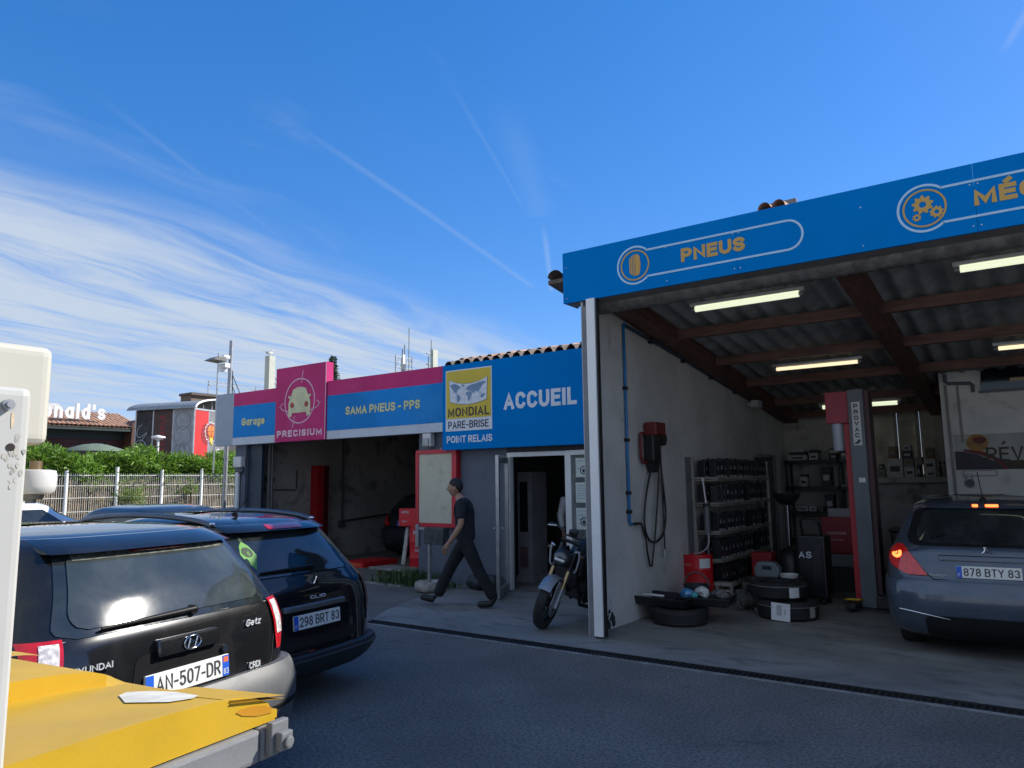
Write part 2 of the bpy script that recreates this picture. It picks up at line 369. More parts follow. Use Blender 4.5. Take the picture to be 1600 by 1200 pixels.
white_brick = mat('white_painted_brick', (0.68, 0.68, 0.65), 0.75, var=0.08, vscale=2, bump=0.2, bscale=30, dirt=(0.25, 0.24, 0.23), dscale=3, damt=0.5)
soot = mat('worn_dark_patch', (0.03, 0.032, 0.034), 0.9, var=0.4, vscale=20)
wood_red = mat('red_brown_timber', (0.115, 0.056, 0.045), 0.65, var=0.3, vscale=3, bump=0.3, bscale=14, stretch=(6, 1, 6))
timber = mat('red_brown_purlin', (0.13, 0.068, 0.054), 0.65, var=0.3, vscale=3, bump=0.3, bscale=14, stretch=(1, 6, 6))
fibro = mat('fibre_cement', (0.28, 0.30, 0.31), 0.85, var=0.3, vscale=1.6, bump=0.2, bscale=40, dirt=(0.2, 0.21, 0.215), dscale=2.2, damt=0.7)
alu_white = mat('white_lacquered_steel', (0.80, 0.80, 0.79), 0.35, var=0.04, vscale=3, dirt=(0.45, 0.43, 0.40), dscale=5, damt=0.35, dlo=0.6, dhi=0.8)
alu = mat('aluminium', (0.45, 0.46, 0.47), 0.38, metal=0.85, var=0.1, vscale=8)
steel = mat('galvanised_steel', (0.34, 0.35, 0.36), 0.45, metal=0.8, var=0.15, vscale=10)
chrome = mat('chrome', (0.75, 0.76, 0.78), 0.12, metal=1.0, var=0.03)
black_plastic = mat('black_plastic', (0.014, 0.014, 0.016), 0.45, var=0.25, vscale=8)
rubber = mat('rubber', (0.018, 0.018, 0.019), 0.75, var=0.3, vscale=12, bump=0.2, bscale=80)
black_paint = mat('black_metal', (0.012, 0.013, 0.015), 0.4, var=0.2)
grey_plastic = mat('grey_plastic', (0.17, 0.175, 0.18), 0.5, var=0.12, vscale=6, bump=0.08, bscale=120)
white_plastic = mat('white_plastic', (0.62, 0.62, 0.60), 0.4, var=0.06, vscale=5)
paper = mat('white_paper', (0.72, 0.72, 0.74), 0.8, var=0.05, vscale=9)
print_m = mat('dark_print', (0.03, 0.03, 0.035), 0.6, var=0.05)
label_grey = mat('label_grey', (0.40, 0.41, 0.43), 0.6, var=0.1)
sign_blue = mat('blue_sign_panel', (0.0003, 0.19, 0.555), 0.5, var=0.05, vscale=0.9, spec=0.02)
sign_blue2 = mat('blue_sign_film', (0.018, 0.225, 0.59), 0.45, var=0.14, vscale=0.7, spec=0.04, dirt=(0.05, 0.29, 0.66), dscale=1.2, damt=0.5)
sign_pink = mat('magenta_sign_film', (0.52, 0.038, 0.165), 0.45, var=0.12, vscale=1.0, spec=0.1, dirt=(0.52, 0.09, 0.25), dscale=1.3, damt=0.5)
sign_grey = mat('pale_grey_sign_film', (0.50, 0.55, 0.62), 0.5, var=0.06)
sign_yellow = mat('yellow_sign_film', (0.62, 0.47, 0.035), 0.5, var=0.05)
cream = mat('cream_letters', (0.66, 0.62, 0.26), 0.55, var=0.06)
ochre = mat('ochre_letters', (0.56, 0.33, 0.075), 0.5, var=0.05)
pale_blue = mat('pale_blue_line', (0.42, 0.62, 0.80), 0.5, var=0.03)
white_letter = mat('white_letters', (0.66, 0.70, 0.76), 0.5, var=0.03)
pink_letter = mat('pale_pink_letters', (0.72, 0.48, 0.58), 0.5, var=0.05)
navy_letter = mat('navy_letters', (0.018, 0.025, 0.07), 0.5, var=0.05)
map_blue = mat('map_grey_blue', (0.17, 0.27, 0.42), 0.6, var=0.08)
red_paint = mat('red_paint', (0.42, 0.012, 0.018), 0.42, var=0.12, vscale=4, dirt=(0.16, 0.01, 0.015), dscale=5, damt=0.5)
red_bright = mat('bright_red', (0.62, 0.012, 0.02), 0.45, var=0.06)
red_frame = mat('red_frame_paint', (0.50, 0.02, 0.035), 0.45, var=0.08)
board_m = mat('weathered_board', (0.52, 0.50, 0.39), 0.8, var=0.05, vscale=3, dirt=(0.30, 0.29, 0.22), dscale=5, damt=0.6, dlo=0.52, dhi=0.75)
pipe_blue = mat('blue_pipe', (0.02, 0.17, 0.42), 0.4, var=0.1)
tile_m = mat('terracotta_tile', (0.40, 0.235, 0.15), 0.85, var=0.45, vscale=5, bump=0.3, bscale=50, dirt=(0.12, 0.09, 0.07), dscale=7, damt=0.7)
tile_dark = mat('lichened_tile', (0.13, 0.105, 0.085), 0.9, var=0.35, vscale=8, bump=0.4, bscale=50, dirt=(0.05, 0.045, 0.04), dscale=9, damt=0.7)
tube_cool = mat('cool_tube', (0.8, 0.8, 0.7), 0.4, emit=(0.93, 1.0, 0.70), estr=.22, var=0.02)
tube_warm = mat('warm_tube', (0.8, 0.75, 0.6), 0.4, emit=(1.0, 0.80, 0.50), estr=.30, var=0.02)
def glass_mat(name, base, rough=0.05, alpha=None, spec=0.5):
    m = mat(name, base, rough, var=0.12, vscale=2, spec=spec, rvar=0.04)
    if alpha is not None: m.node_tree.nodes['Principled BSDF'].inputs['Alpha'].default_value = alpha
    return m
pane_glass = glass_mat('clear_pane', (0.35, 0.42, 0.42), 0.03, 0.22)
dark_glass = glass_mat('dark_pane', (0.012, 0.016, 0.020), 0.05)

# ---------------------------------------------------------------- ground
MB().add([(-400, -400, -.15), (400, -400, -.15), (400, 400, -.15), (-400, 400, -.15)], [(0, 1, 2, 3)]).build('ground', asphalt, kind='structure')
g = MB()
def sheet(mb, poly, z):
    mb.add([(x, y, z) for x, y in poly], [tuple(range(len(poly)))])
sheet(g, [(-70, -8.5), (70, -8.5), (70, -.70), (-70, -.70)], 0)
bounce_m = mat('pale_bounce_concrete', (0.43, 0.415, 0.39), 0.85, var=0.15, vscale=1, bump=0.3, bscale=60)
p_ = MB(); sheet(p_, [(-70, -70), (70, -70), (70, -8.5), (-70, -8.5)], 0.0); p_.build('bounce_ground', bounce_m, kind='structure')  # unseen pale ground behind the camera, added to bounce light onto the facade
sheet(g, [(-70, -.70), (-2.93, -.70), (-2.95, -.50), (-3.28, 0.0), (-3.58, .77), (-3.75, 1.37), (-3.90, 1.9), (-4.0, 2.45), (-70, 2.45)], 0)
sheet(g, [(-9.75, 2.45), (-4.85, 2.45), (-4.85, 9), (-9.75, 9)], 0)
sheet(g, [(-70, 2.45), (-10.4, 2.45), (-10.4, 70), (-70, 70)], 0)
g.build('asphalt_yard', asphalt, kind='structure')
g = MB()
sheet(g, [(-2.95, -.54), (9, -.54), (9, 0), (-3.28, 0.0)], 0.006)
sheet(g, [(-3.28, 0.0), (9, 0), (9, 8.2), (-4.6, 8.2), (-4.6, 2.6), (-4.0, 2.45), (-3.90, 1.9), (-3.75, 1.37), (-3.58, .77)], 0.006)
g.build('concrete_apron', concrete, kind='structure')
# drain in front of the workshop: channel, rims and cast iron grate bars
dr = thing('drain', 'long narrow cast iron drain crossing the yard in front of the open workshop', 'drain', (2, -.62, 0))
MB().box(-2.95, 9, -.70, -.54, -.12, -.10).box(-2.95, 9, -.705, -.695, -.12, .003).box(-2.95, 9, -.545, -.535, -.12, .008).build('channel', iron, dr)
MB().box(-2.95, 9, -.76, -.706, -.05, .004).build('kerb_strip', kerb_m, dr)
b = MB(); x = -2.9
while x < 8.9:
    b.box(x, x + .022, -.694, -.546, -.03, .0); x += .05
b.box(-2.95, 9, -.63, -.61, -.035, -.004)
b.build('grate_bars', iron, dr, kind='stuff')
# crumbled lighter lip of the slab
b = MB()
for i in range(90):
    xx = -2.7 + i * .125 + random.uniform(-.04, .04); w = random.uniform(.03, .09)
    b.box(xx, xx + w, -.535, -.535 + random.uniform(.015, .05), .0062, .0062 + random.uniform(.002, .006))
b.build('slab_edge_crumbs', kerb_m, kind='stuff')
MB().box(-9.45, -4.75, 1.82, 1.98, -.02, .02).build('bay_threshold', kerb_m, kind='structure', bevel=.008)

# ---------------------------------------------------------------- right workshop
ZR = lambda y, z=3.85: z - .131 * y
ws = thing('workshop_building', 'open fronted workshop with sloping corrugated roof and grey side wall', 'building', (3.5, 0, 0))
MB().prism([(.5, 0), (8.2, 0), (8.2, ZR(8.2) + .2), (.5, ZR(.5) + .2)], -.30, -.131, 'yz').prism([(.03, 0), (.5, 0), (.5, ZR(.5) + .2), (.03, ZR(0.3) + .1)], -.155, -.13, 'yz').build('wall', plaster, ws, label='grey plaster side wall worn bare near the floor')
b = MB()
b.box(-.13, 1.45, 8.0, 8.2, 0, 3.2).box(1.45, 2.70, 8.0, 8.2, 0, 1.66).box(2.70, 8, 8.0, 8.2, 0, 3.2).box(1.45, 2.70, 8.0, 8.2, 2.98, 3.2)
b.build('wall', plaster_dark, ws, label='dark back wall with a window')
MB().box(1.40, 2.74, 7.78, 7.998, 1.60, 1.70).build('window_ledge', plaster_dark, ws, bevel=.01)
wf = MB()
for (a, c) in ((1.45, 1.50), (1.86, 1.92), (2.22, 2.29), (2.64, 2.70)): wf.box(a, c, 8.02, 8.08, 1.70, 2.98)
wf.box(1.50, 2.64, 8.02, 8.08, 2.92, 2.98).box(1.50, 2.64, 8.02, 8.08, 1.70, 1.75)
wnd = wf.build('window', mat('old_window_frame', (.22, .22, .2), .6), ws)
curt = mat('faded_curtain', (.40, .38, .32), .8, var=.25, vscale=2.2, dirt=(.16, .15, .13), dscale=2.5, damt=.8)
for (a, c) in ((1.50, 1.86), (1.92, 2.22), (2.29, 2.64)):
    MB().box(a, c, 8.10, 8.11, 1.75, 2.92).build('pane', curt, wnd)
MB().box(2.87, 8, 5.8, 7.998, 0, 3.3).build('wall', white_brick, ws, label='white painted brick partition')
# painted brick courses on the left strip of the partition, each a little proud
b = MB(); zz = 1.2; row = 0
while zz < 3.02:
    xx = 2.875 + (0 if row % 2 else -.11)
    while xx < 3.38:
        a, c = max(xx, 2.872), min(xx + .205, 3.40)
        if c - a > .03: b.box(a, c, 5.792, 5.799, zz, zz + .052)
        xx += .22
    zz += .066; row += 1
b.build('brick_courses', white_brick, ws, kind='stuff')
MB().box(7.8, 8.0, 0, 5.8, 0, 4.1).build('wall', plaster_dark, ws, label='far right side wall')
# corrugated roof sheets: each sheet a part
for k in range(9):
    xa = -.3 + k * .93
    MB().grid(lambda u, v, xa=xa: (xa + u * .95, .12 + v * 8.2, ZR(.12 + v * 8.2, 4.06) + .036 * math.sin((xa + u * .95) * 2 * math.pi / .25) + (.006 if int(round(xa * 10)) % 2 else 0)), 44, 2).build('roof_sheet', fibro, ws, smooth=80)
MB().prism([(.02, 4.14), (8.35, ZR(8.35, 4.12)), (8.35, ZR(8.35, 4.17)), (.02, 4.20)], -.32, 8.1, 'yz').build('roof_light_seal', tile_m, ws)  # unseen slab over the sheets, added to seal out light
for xa, w in ((-.09, .26), (2.50, .22), (5.2, .22)):
    MB().prism([(.3, ZR(.3)), (8.0, ZR(8.0)), (8.0, ZR(8.0) + .19), (.3, ZR(.3) + .19)], xa, xa + w, 'yz').build('rafter', wood_red, ws)
for yy in (2.12, 3.56, 4.97, 6.5, 7.7):
    MB().box(-.12, 7.8, yy - .045, yy + .045, ZR(yy) + .03, ZR(yy) + .16).build('purlin', timber, ws)
MB().box(-.12, 7.8, .54, .70, 3.76, 3.95).build('lintel_beam', mat('old_dark_beam', (.055, .042, .036), .8, var=.4, vscale=3, stretch=(1, 6, 6)), ws)
MB().box(-.355, 8, .01, .24, 3.778, 3.80).build('soffit', mat('soffit_grey', (.20, .20, .195), .7, var=.1), ws)
sh_m = mat('shutter_steel', (.16, .16, .155), .55, metal=.3, var=.35, vscale=7, dirt=(.05, .05, .05), dscale=10, damt=.6)
MB().lathe([(.115 + .012 * (k % 2), -.10 + k * .045) for k in range(178)], (0, .36, 3.80), 16, 'x').build('shutter_roll', sh_m, ws, smooth=50)
MB().box(-.04, .068, -.055, .028, .03, 3.778).build('guide_rail', alu_white, ws, bevel=.006)
MB().box(.068, .085, -.03, .03, .03, 3.778).build('rail_gap_strip', black_plastic, ws)  # black strip standing in for the dark gap beside the rail
MB().box(-.118, -.045, -.02, .029, 0, 3.70).build('wall_end', mat('grey_render', (.20, .205, .215), .8, var=.15, vscale=3, dirt=(.35, .34, .32), dscale=9, damt=.6, dlo=.66, dhi=.75), ws)
# bare patch where the plaster has come off beside the rail
b = MB()
for i in range(26):
    t = random.random(); yy = .18 + .42 * t; z = .04 + random.random() * (.34 - .25 * t); a = random.uniform(.02, .06)
    b.prism([(yy + a * math.cos(q) * random.uniform(.7, 1.2), z + a * math.sin(q) * random.uniform(.7, 1.2)) for q in [k * math.pi / 3 for k in range(6)]], -.1295 + .0004 * i / 26, -.1285 + .0012 * i / 26, 'yz')
b.build('plaster_scar', soot, ws, kind='stuff')
for k in range(7):      # eaves tiles of the verge, seen left of the sign
    yy = .02 + k * .36
    MB().grid(lambda u, v, yy=yy: (-.50 + .10 * math.cos(math.pi * u) * (1 - .12 * v), yy + v * .42, ZR(yy + v * .42, 4.12) + .085 * math.sin(math.pi * u) + .02 * (1 - v)), 10, 1).build('roof_tile', tile_dark, ws, smooth=60)
MB().prism([(.0, 4.05), (8.2, ZR(8.2, 4.05)), (8.2, ZR(8.2, 4.10)), (.0, 4.10)], -.58, -.325, 'yz').build('verge_board', tile_dark, ws)
# two ridge tiles that show above the sign
tl = thing('tile_vent', 'two terracotta roof tiles under a mortar slab poking above the long blue sign', 'roof vent', (2.0, .5, 4.4))
for xa in (1.93, 2.075):
    MB().grid(lambda u, v, xa=xa: (xa + .068 * math.cos(math.pi * u), .30 + v * .40, 4.505 + .075 * math.sin(math.pi * u) + v * .05), 10, 1).build('roof_tile', tile_m, tl, smooth=60)
MB().box(1.85, 2.18, .62, .66, 4.20, 4.675).build('mortar_slab', kerb_m, tl, bevel=.01)
MB().box(1.86, 2.15, .34, .62, 4.14, 4.50).build('mortar_bed', kerb_m, tl)

# ---------------------------------------------------------------- long blue sign
ZB, ZT, SX0 = 3.775, 4.385, -.358
sg = thing('fascia_sign', 'long blue fascia sign with ochre lettering and icons above the workshop opening', 'sign', (3.5, -.02, ZB))
for k in range(4):                                    # separate sheets with hairline joints
    MB().box((SX0, 1.72, 3.80, 5.88)[k] + (.0012 if k else 0), (1.7188, 3.7988, 5.8788, 8.0)[k], -.022, .005, ZB, ZT).build('panel', sign_blue, sg)
MB().box(SX0, SX0 + .018, .0052, .30, ZB + .002, ZT - .02).build('return_panel', sign_blue, sg)
def ring2(mb, cx, cz, r0, r1, y0, y1, n=48, a0=0, a1=2 * math.pi):
    vs_, full = [], abs(a1 - a0 - 2 * math.pi) < 1e-6
    N = n if full else n + 1
    for k in range(N):
        t = a0 + (a1 - a0) * k / n
        for r in (r0, r1):
            for y in (y0, y1): vs_.append((cx + r * math.cos(t), y, cz + r * math.sin(t)))
    fs = []
    for k in range(n):
        a, c = 4 * k, 4 * ((k + 1) % N)
        fs += [(a, c, c + 2, a + 2), (a + 1, a + 3, c + 3, c + 1), (a, a + 1, c + 1, c), (a + 2, c + 2, c + 3, a + 3)]
    mb.add(vs_, fs)
ZC = 4.072
def capsule_icon(cx, cz, r, x1, hh):
    """white outline: circle opening into a long capsule"""
    b = MB(); a = math.asin(hh / r); t = .0105
    ring2(b, cx, cz, r - t, r + t, -.026, -.0225, 56, a, 2 * math.pi - a)
    xs = cx + r * math.cos(a)
    b.box(xs - .004, x1, -.026, -.0225, cz + hh - t, cz + hh + t).box(xs - .004, x1, -.026, -.0225, cz - hh - t, cz - hh + t)
    ring2(b, x1, cz, hh - t, hh + t, -.026, -.0225, 24, -math.pi / 2, math.pi / 2)
    return b.build('outline', pale_blue, sg)
capsule_icon(.580, ZC, .210, 2.225, .148); capsule_icon(3.416, ZC, .210, 5.35, .158)
b = MB(); ring2(b, .580, ZC, .158, .174, -.026, -.0225); b.build('icon_ring', ochre, sg)
b = MB(); ring2(b, 3.416, ZC, .158, .174, -.026, -.0225); b.build('icon_ring', ochre, sg)
# tyre pictogram: rounded block with four grooves
b = MB()
for (xa, xb, h) in ((.513, .527, .085), (.533, .548, .104), (.554, .569, .115), (.575, .585, .119)):
    b.prism([(xa, ZC - h), (xb, ZC - h - .004), (xb, ZC + h + .004), (xa, ZC + h)], -.026, -.0225)
b.prism([(.588, ZC - .122), (.62, ZC - .119), (.64, ZC - .088), (.650, ZC), (.64, ZC + .088), (.62, ZC + .119), (.588, ZC + .122)], -.026, -.0225)
b.build('tyre_icon', ochre, sg)
def gear(mb, cx, cz, r, teeth, hole):
    n = teeth * 4; vs_ = []
    for k in range(n):
        t = 2 * math.pi * (k + .5) / n; rr = r if (k % 4) in (0, 1) else r * .76
        for q in (hole, rr):
            for y in (-.026, -.0225): vs_.append((cx + q * math.cos(t), y, cz + q * math.sin(t)))
    fs = []
    for k in range(n):
        a, c = 4 * k, 4 * ((k + 1) % n)
        fs += [(a, c, c + 2, a + 2), (a + 2, c + 2, c + 3, a + 3), (a, a + 1, c + 1, c)]
    mb.add(vs_, fs)
for (cx, cz, r, n, h) in ((3.405, ZC + .035, .086, 9, .028), (3.508, ZC - .052, .056, 9, .019), (3.352, ZC - .075, .036, 8, .013)):
    b = MB(); gear(b, cx, cz, r, n, h); b.build('gear_icon', ochre, sg)
text('PNEUS', ochre, sg, 'lettering', (1.124, -.0225, 4.003), FX, UZ, w=.686, h=.150, bold=.080, space=.45)
text('MÉCANIQUE', ochre, sg, 'lettering', (3.79, -.0225, 4.005), FX, UZ, w=1.32, h=.146, bold=.080, space=.45)
b = MB()
for xx in (-.31, .95, 1.69, 1.75, 2.9, 3.77, 3.83, 4.9):
    for zz in (3.83, 4.20): b.cyl((xx, -.0245, zz), (xx, -.0222, zz), .006, n=8)
b.build('rivets', white_plastic, sg, kind='stuff')

# ---------------------------------------------------------------- tube lights
def tube_light(xa, xb, y, m, open_tube, label):
    z = ZR(y) + (-.02 if open_tube else .0)
    t = thing('tube_light', label, 'tube light', ((xa + xb) / 2, y, z), 'fluorescent tubes under the corrugated roof')
    MB().box(xa - .06, xb + .06, y - .03, y + .03, z + .035, z + .075).build('housing', white_plastic if not open_tube else steel, t, bevel=.006)
    MB().cyl((xa, y, z), (xb, y, z), .034 if not open_tube else .026, n=14).build('tube', m, t, smooth=50)
    MB().cyl((xa - .05, y, z), (xa, y, z), .02, n=10).cyl((xb, y, z), (xb + .05, y, z), .02, n=10).build('end_caps', steel, t)
tube_light(.86, 2.05, 1.0, tube_cool, 0, 'greenish white tube light nearest the front left of the workshop roof')
tube_light(3.58, 4.8, 1.0, tube_cool, 0, 'greenish white tube light at the front right, cut off by the picture edge')
tube_light(.96, 2.08, 3.88, tube_warm, 1, 'warm white bare tube light in the second row left of the big rafter')
tube_light(3.74, 4.9, 3.9, tube_warm, 1, 'warm white bare tube light in the second row right of the big rafter')
tube_light(.93, 2.14, 6.75, tube_cool, 0, 'tube light at the back, half hidden behind the top of the lift post')
# ---------------------------------------------------------------- left garage and office
gb = thing('garage_building', 'low grey garage building with open bay and glazed office door', 'building', (-5.5, 2.45, 0))
b = MB()
b.box(-4.93, -3.00, 2.45, 2.65, 0, 2.30)
b.build('wall', wall_grey, gb, label='blue grey painted wall between the bay and the door')
MB().box(-10.4, -4.931, 2.45, 2.62, 2.58, 3.62).box(-4.93, -.31, 2.45, 2.62, 2.30, 3.62).build('wall_header', wall_grey, gb)
MB().box(-3.00, -.31, 2.45, 2.60, 2.17, 2.298).build('door_lintel', mat('dark_lintel', (.03, .032, .036), .7), gb)
MB().box(-10.40, -10.02, 2.45, 2.75, 0, 2.578).build('pier', wall_grey, gb)
MB().box(-10.015, -9.55, 2.52, 2.58, 0, 2.62).build('folding_door', wall_navy, gb)
MB().box(-10.0, -9.75, 2.80, 9.2, 0, 3.2).build('wall', plaster_dark, gb, label='dirty side wall of the service bay')
MB().box(-10.0, -.30, 9.0, 9.2, 0, 3.2).build('wall', plaster_dark, gb, label='dark back wall of the service bay')
MB().box(-4.85, -4.70, 2.65, 9.0, 0, 3.2).build('wall', plaster_dark, gb, label='partition between service bay and office')
MB().box(-4.70, -.31, 6.2, 6.35, 0, 3.2).build('wall', mat('office_wall', (.16, .165, .17), .8), gb, label='office back wall')
MB().box(-10.4, -.31, 2.62, 9.2, 3.2, 3.35).build('roof', plaster_dark, gb)
MB().box(-4.7, -.31, 2.65, 6.2, 2.75, 2.8).build('office_ceiling', mat('ceiling_panel', (.3, .3, .29), .8), gb)
# door frame and side window
fr = MB()
fr.box(-3.00, -2.93, 2.44, 2.52, 0, 2.17).box(-1.895, -1.795, 2.44, 2.52, 0, 2.17).box(-2.93, -1.895, 2.44, 2.52, 2.10, 2.17).box(-1.795, -.32, 2.44, 2.52, 2.10, 2.17).box(-1.795, -.32, 2.44, 2.52, 0, .07).box(-.40, -.32, 2.44, 2.52, .07, 2.10)
fr.build('door_frame', alu_white, gb, bevel=.004)
MB().box(-1.795, -.40, 2.475, 2.485, .07, 2.10).build('window_pane', pane_glass, gb)
# open door leaf, hinged on the left jamb
hx, hy = -2.95, 2.42; L = 1.02; ang = math.atan2(1.50 - 2.42, -2.47 + 2.95)
Md = Matrix.Translation((hx, hy, 0)) @ Matrix.Rotation(ang, 4, 'Z')
lf = MB(); T = .05
lf.box(0, .085, -T, 0, .02, 2.10, Md).box(L - .085, L, -T, 0, .02, 2.10, Md).box(.085, L - .085, -T, 0, .02, .14, Md).box(.085, L - .085, -T, 0, 2.0, 2.10, Md)
door = lf.build('door', alu, gb, bevel=.004, label='open aluminium framed glass door')
MB().box(.085, L - .085, -T * .6, -T * .45, .14, 2.0, Md).build('pane', pane_glass, door)
hd = MB()
for s in (.035, -.085):
    hd.cyl(Md @ Vector((L - .045, s + .05 - .05, 1.03)), Md @ Vector((L - .045, s, 1.03)), .010, n=8)
    hd.cyl(Md @ Vector((L - .045, s, 1.03)), Md @ Vector((L - .165, s, 1.03)), .010, n=8)
hd.build('handle', alu_white, door)
MB().box(L - .06, L - .03, -T - .003, .003, .93, 1.13, Md).build('lock_plate', alu, door)

# --- signs on the left
sm = thing('garage_sign', 'magenta and blue sign board with pale yellow lettering over the service bay', 'sign', (-5.7, 2.3, 2.57))
YS = 2.30
MB().box(-7.225, -4.225, YS, 2.449, 2.57, 3.71).build('panel', sign_grey, sm)
MB().box(-7.223, -4.227, YS - .004, YS - .001, 3.42, 3.708).build('magenta_band', sign_pink, sm)
MB().box(-7.223, -4.227, YS - .004, YS - .001, 2.73, 3.4195).build('blue_band', sign_blue2, sm)
text('SAMA PNEUS - PPS', cream, sm, 'lettering', (-6.69, YS - .0045, 3.005), FX, UZ, w=1.92, h=.165, bold=.065, space=.6)
ps = thing('square_sign', 'tall magenta square sign with a round front view of a cream car', 'sign', (-8.0, 2.28, 2.57))
MB().box(-8.80, -7.24, YS - .03, 2.449, 2.57, 4.10).build('panel', sign_pink, ps)
MB().box(-7.255, -7.238, YS - .034, YS - .031, 2.57, 4.10).build('edge_trim', pink_letter, ps)
text('PRECISIUM', pink_letter, ps, 'lettering', (-8.73, YS - .0305, 2.665), FX, UZ, w=1.40, h=.135, bold=.075)
b = MB(); yy0, yy1 = YS - .036, YS - .031
def ell(cx, cz, rx, rz, w, n=56, rot=0, a0=0, a1=2 * math.pi):
    vs_, full = [], a1 - a0 > 6.28
    N = n if full else n + 1
    for k in range(N):
        t = a0 + (a1 - a0) * k / n
        for q in (-w / 2, w / 2):
            p = Vector(((rx + q) * math.cos(t), 0, (rz + q) * math.sin(t))); p = Matrix.Rotation(rot, 3, 'Y') @ p
            for y in (yy0, yy1): vs_.append((cx + p.x, y, cz + p.z))
    fs = []
    for k in range(n):
        a, c = 4 * k, 4 * ((k + 1) % N); fs += [(a, c, c + 2, a + 2), (a, a + 1, c + 1, c), (a + 2, c + 2, c + 3, a + 3)]
    b.add(vs_, fs)
ell(-8.03, 3.38, .46, .45, .022); ell(-8.03, 3.29, .60, .14, .018, a0=2.6, a1=2 * math.pi + .5)
b.prism([(-7.93, 4.0), (-7.945, 4.0), (-7.99, 3.74), (-7.975, 3.74)], yy0, yy1).prism([(-8.24, 2.84), (-8.225, 2.84), (-8.165, 3.08), (-8.18, 3.08)], yy0, yy1)
b.prism([(-8.72, 3.27), (-8.62, 3.285), (-8.62, 3.30)], yy0, yy1).prism([(-7.34, 3.31), (-7.45, 3.29), (-7.45, 3.305)], yy0, yy1)
b.build('target_ring', pink_letter, ps)
car = [(-8.37, 3.24), (-8.37, 3.08), (-8.27, 3.06), (-8.25, 3.14), (-7.81, 3.14), (-7.79, 3.06), (-7.69, 3.08), (-7.69, 3.34), (-7.73, 3.43), (-7.67, 3.47), (-7.70, 3.51), (-7.76, 3.48), (-7.83, 3.62), (-7.95, 3.66), (-8.11, 3.66), (-8.23, 3.62), (-8.30, 3.48), (-8.36, 3.51), (-8.39, 3.47), (-8.33, 3.43), (-8.37, 3.34)]
MB().prism(car, YS - .040, YS - .0365).build('car_icon', mat('cream_film', (.60, .58, .36), .6), ps)
b = MB()
for xx in (-8.25, -7.81):
    b.cyl((xx, YS - .044, 3.30), (xx, YS - .0405, 3.30), .058, n=16)
b.build('lamp_icon', mat('rust_red_film', (.35, .06, .05), .6), ps)
gs = thing('small_garage_sign', 'blue and magenta sign board with one yellow word left of the square sign', 'sign', (-9.6, 2.3, 2.57))
MB().box(-10.31, -8.805, YS, 2.449, 2.57, 3.71).build('panel', sign_grey, gs)
MB().box(-10.305, -8.81, YS - .004, YS - .001, 3.42, 3.708).build('magenta_band', sign_pink, gs)
MB().box(-10.305, -8.81, YS - .004, YS - .001, 2.73, 3.4195).build('blue_band', sign_blue2, gs)
text('Garage', cream, gs, 'lettering', (-9.99, YS - .0045, 2.975), FX, UZ, w=.80, h=.17, bold=.065, space=.7)
ep = MB().box(-11.0, -10.315, YS + .02, 2.44, 2.57, 3.73).build('end_panel', mat('grey_end_panel', (.30, .35, .42), .5, var=.05), None, loc=(-10.65, 2.3, 2.57), tag=('plain blue grey sign panel at the far left end of the signs', 'sign panel'))
ac = thing('office_sign', 'blue sign with large white lettering and a yellow world map badge over the office door', 'sign', (-2.8, 2.25, 2.25))
YA = 2.26
MB().box(-4.215, -.31, YA, 2.449, 2.25, 3.70).build('panel', sign_blue, ac)
text('ACCUEIL', white_letter, ac, 'lettering', (-2.91, YA - .0005, 2.84), FX, UZ, w=1.36, h=.295, bold=.095, space=.6)
text('POINT RELAIS', white_letter, ac, 'lettering', (-4.12, YA - .0005, 2.36), FX, UZ, w=.97, h=.125, bold=.06, space=.7)
bd = MB().box(-4.14, -3.15, YA - .006, YA - .0005, 2.56, 3.60).build('badge', white_letter, ac)
MB().box(-4.12, -3.17, YA - .010, YA - .0065, 2.77, 3.58).build('yellow_field', sign_yellow, bd)
text('MONDIAL', mat('brown_letters', (.06, .045, .04), .6), bd, 'lettering', (-4.08, YA - .0105, 2.80), FX, UZ, w=.88, h=.155, bold=.05)
text('PARE-BRISE', navy_letter, bd, 'lettering', (-4.08, YA - .0065, 2.60), FX, UZ, w=.86, h=.13, bold=.04)
def mp(u, v):        # curved windscreen shaped map field
    xx = -4.055 + .82 * u; sag = .085 * (1 - (2 * u - 1) ** 2)
    return xx + (.02 * (1 - v) * (1 if u < .5 else -1) * abs(2 * u - 1)), 3.06 + .37 * v - (sag * v) - (.06 * (1 - v)) * (1 - (2 * u - 1) ** 2)
outl = [mp(k / 16, 1) for k in range(17)] + [mp(1 - k / 16, 0) for k in range(17)]
MB().prism([(a + (.006 if a > -3.64 else -.006), c + (.006 if i < 17 else -.006)) for i, (a, c) in enumerate(outl)], YA - .0125, YA - .0102).build('map_outline', navy_letter, bd)
MB().prism(outl, YA - .0145, YA - .0126).build('map_field', white_letter, bd)
LAND = [[(.02, .78), (.12, .92), (.25, .90), (.31, .80), (.22, .66), (.20, .52), (.15, .50), (.08, .62)], [(.19, .46), (.27, .42), (.31, .30), (.25, .10), (.22, .05), (.20, .24)],
        [(.33, .96), (.40, .97), (.38, .85), (.34, .86)], [(.46, .60), (.55, .62), (.62, .52), (.58, .34), (.54, .14), (.50, .16), (.49, .38), (.44, .46)],
        [(.45, .70), (.47, .84), (.55, .92), (.70, .93), (.90, .90), (.97, .82), (.88, .74), (.84, .62), (.76, .50), (.70, .58), (.66, .48), (.60, .58), (.52, .66)],
        [(.84, .30), (.93, .34), (.95, .20), (.88, .14), (.83, .20)], [(.78, .44), (.88, .42), (.84, .38)]]
for poly in LAND:
    MB().prism([mp(u, v) for u, v in poly], YA - .0160, YA - .0146).build('continent', map_blue, bd)
b = MB()
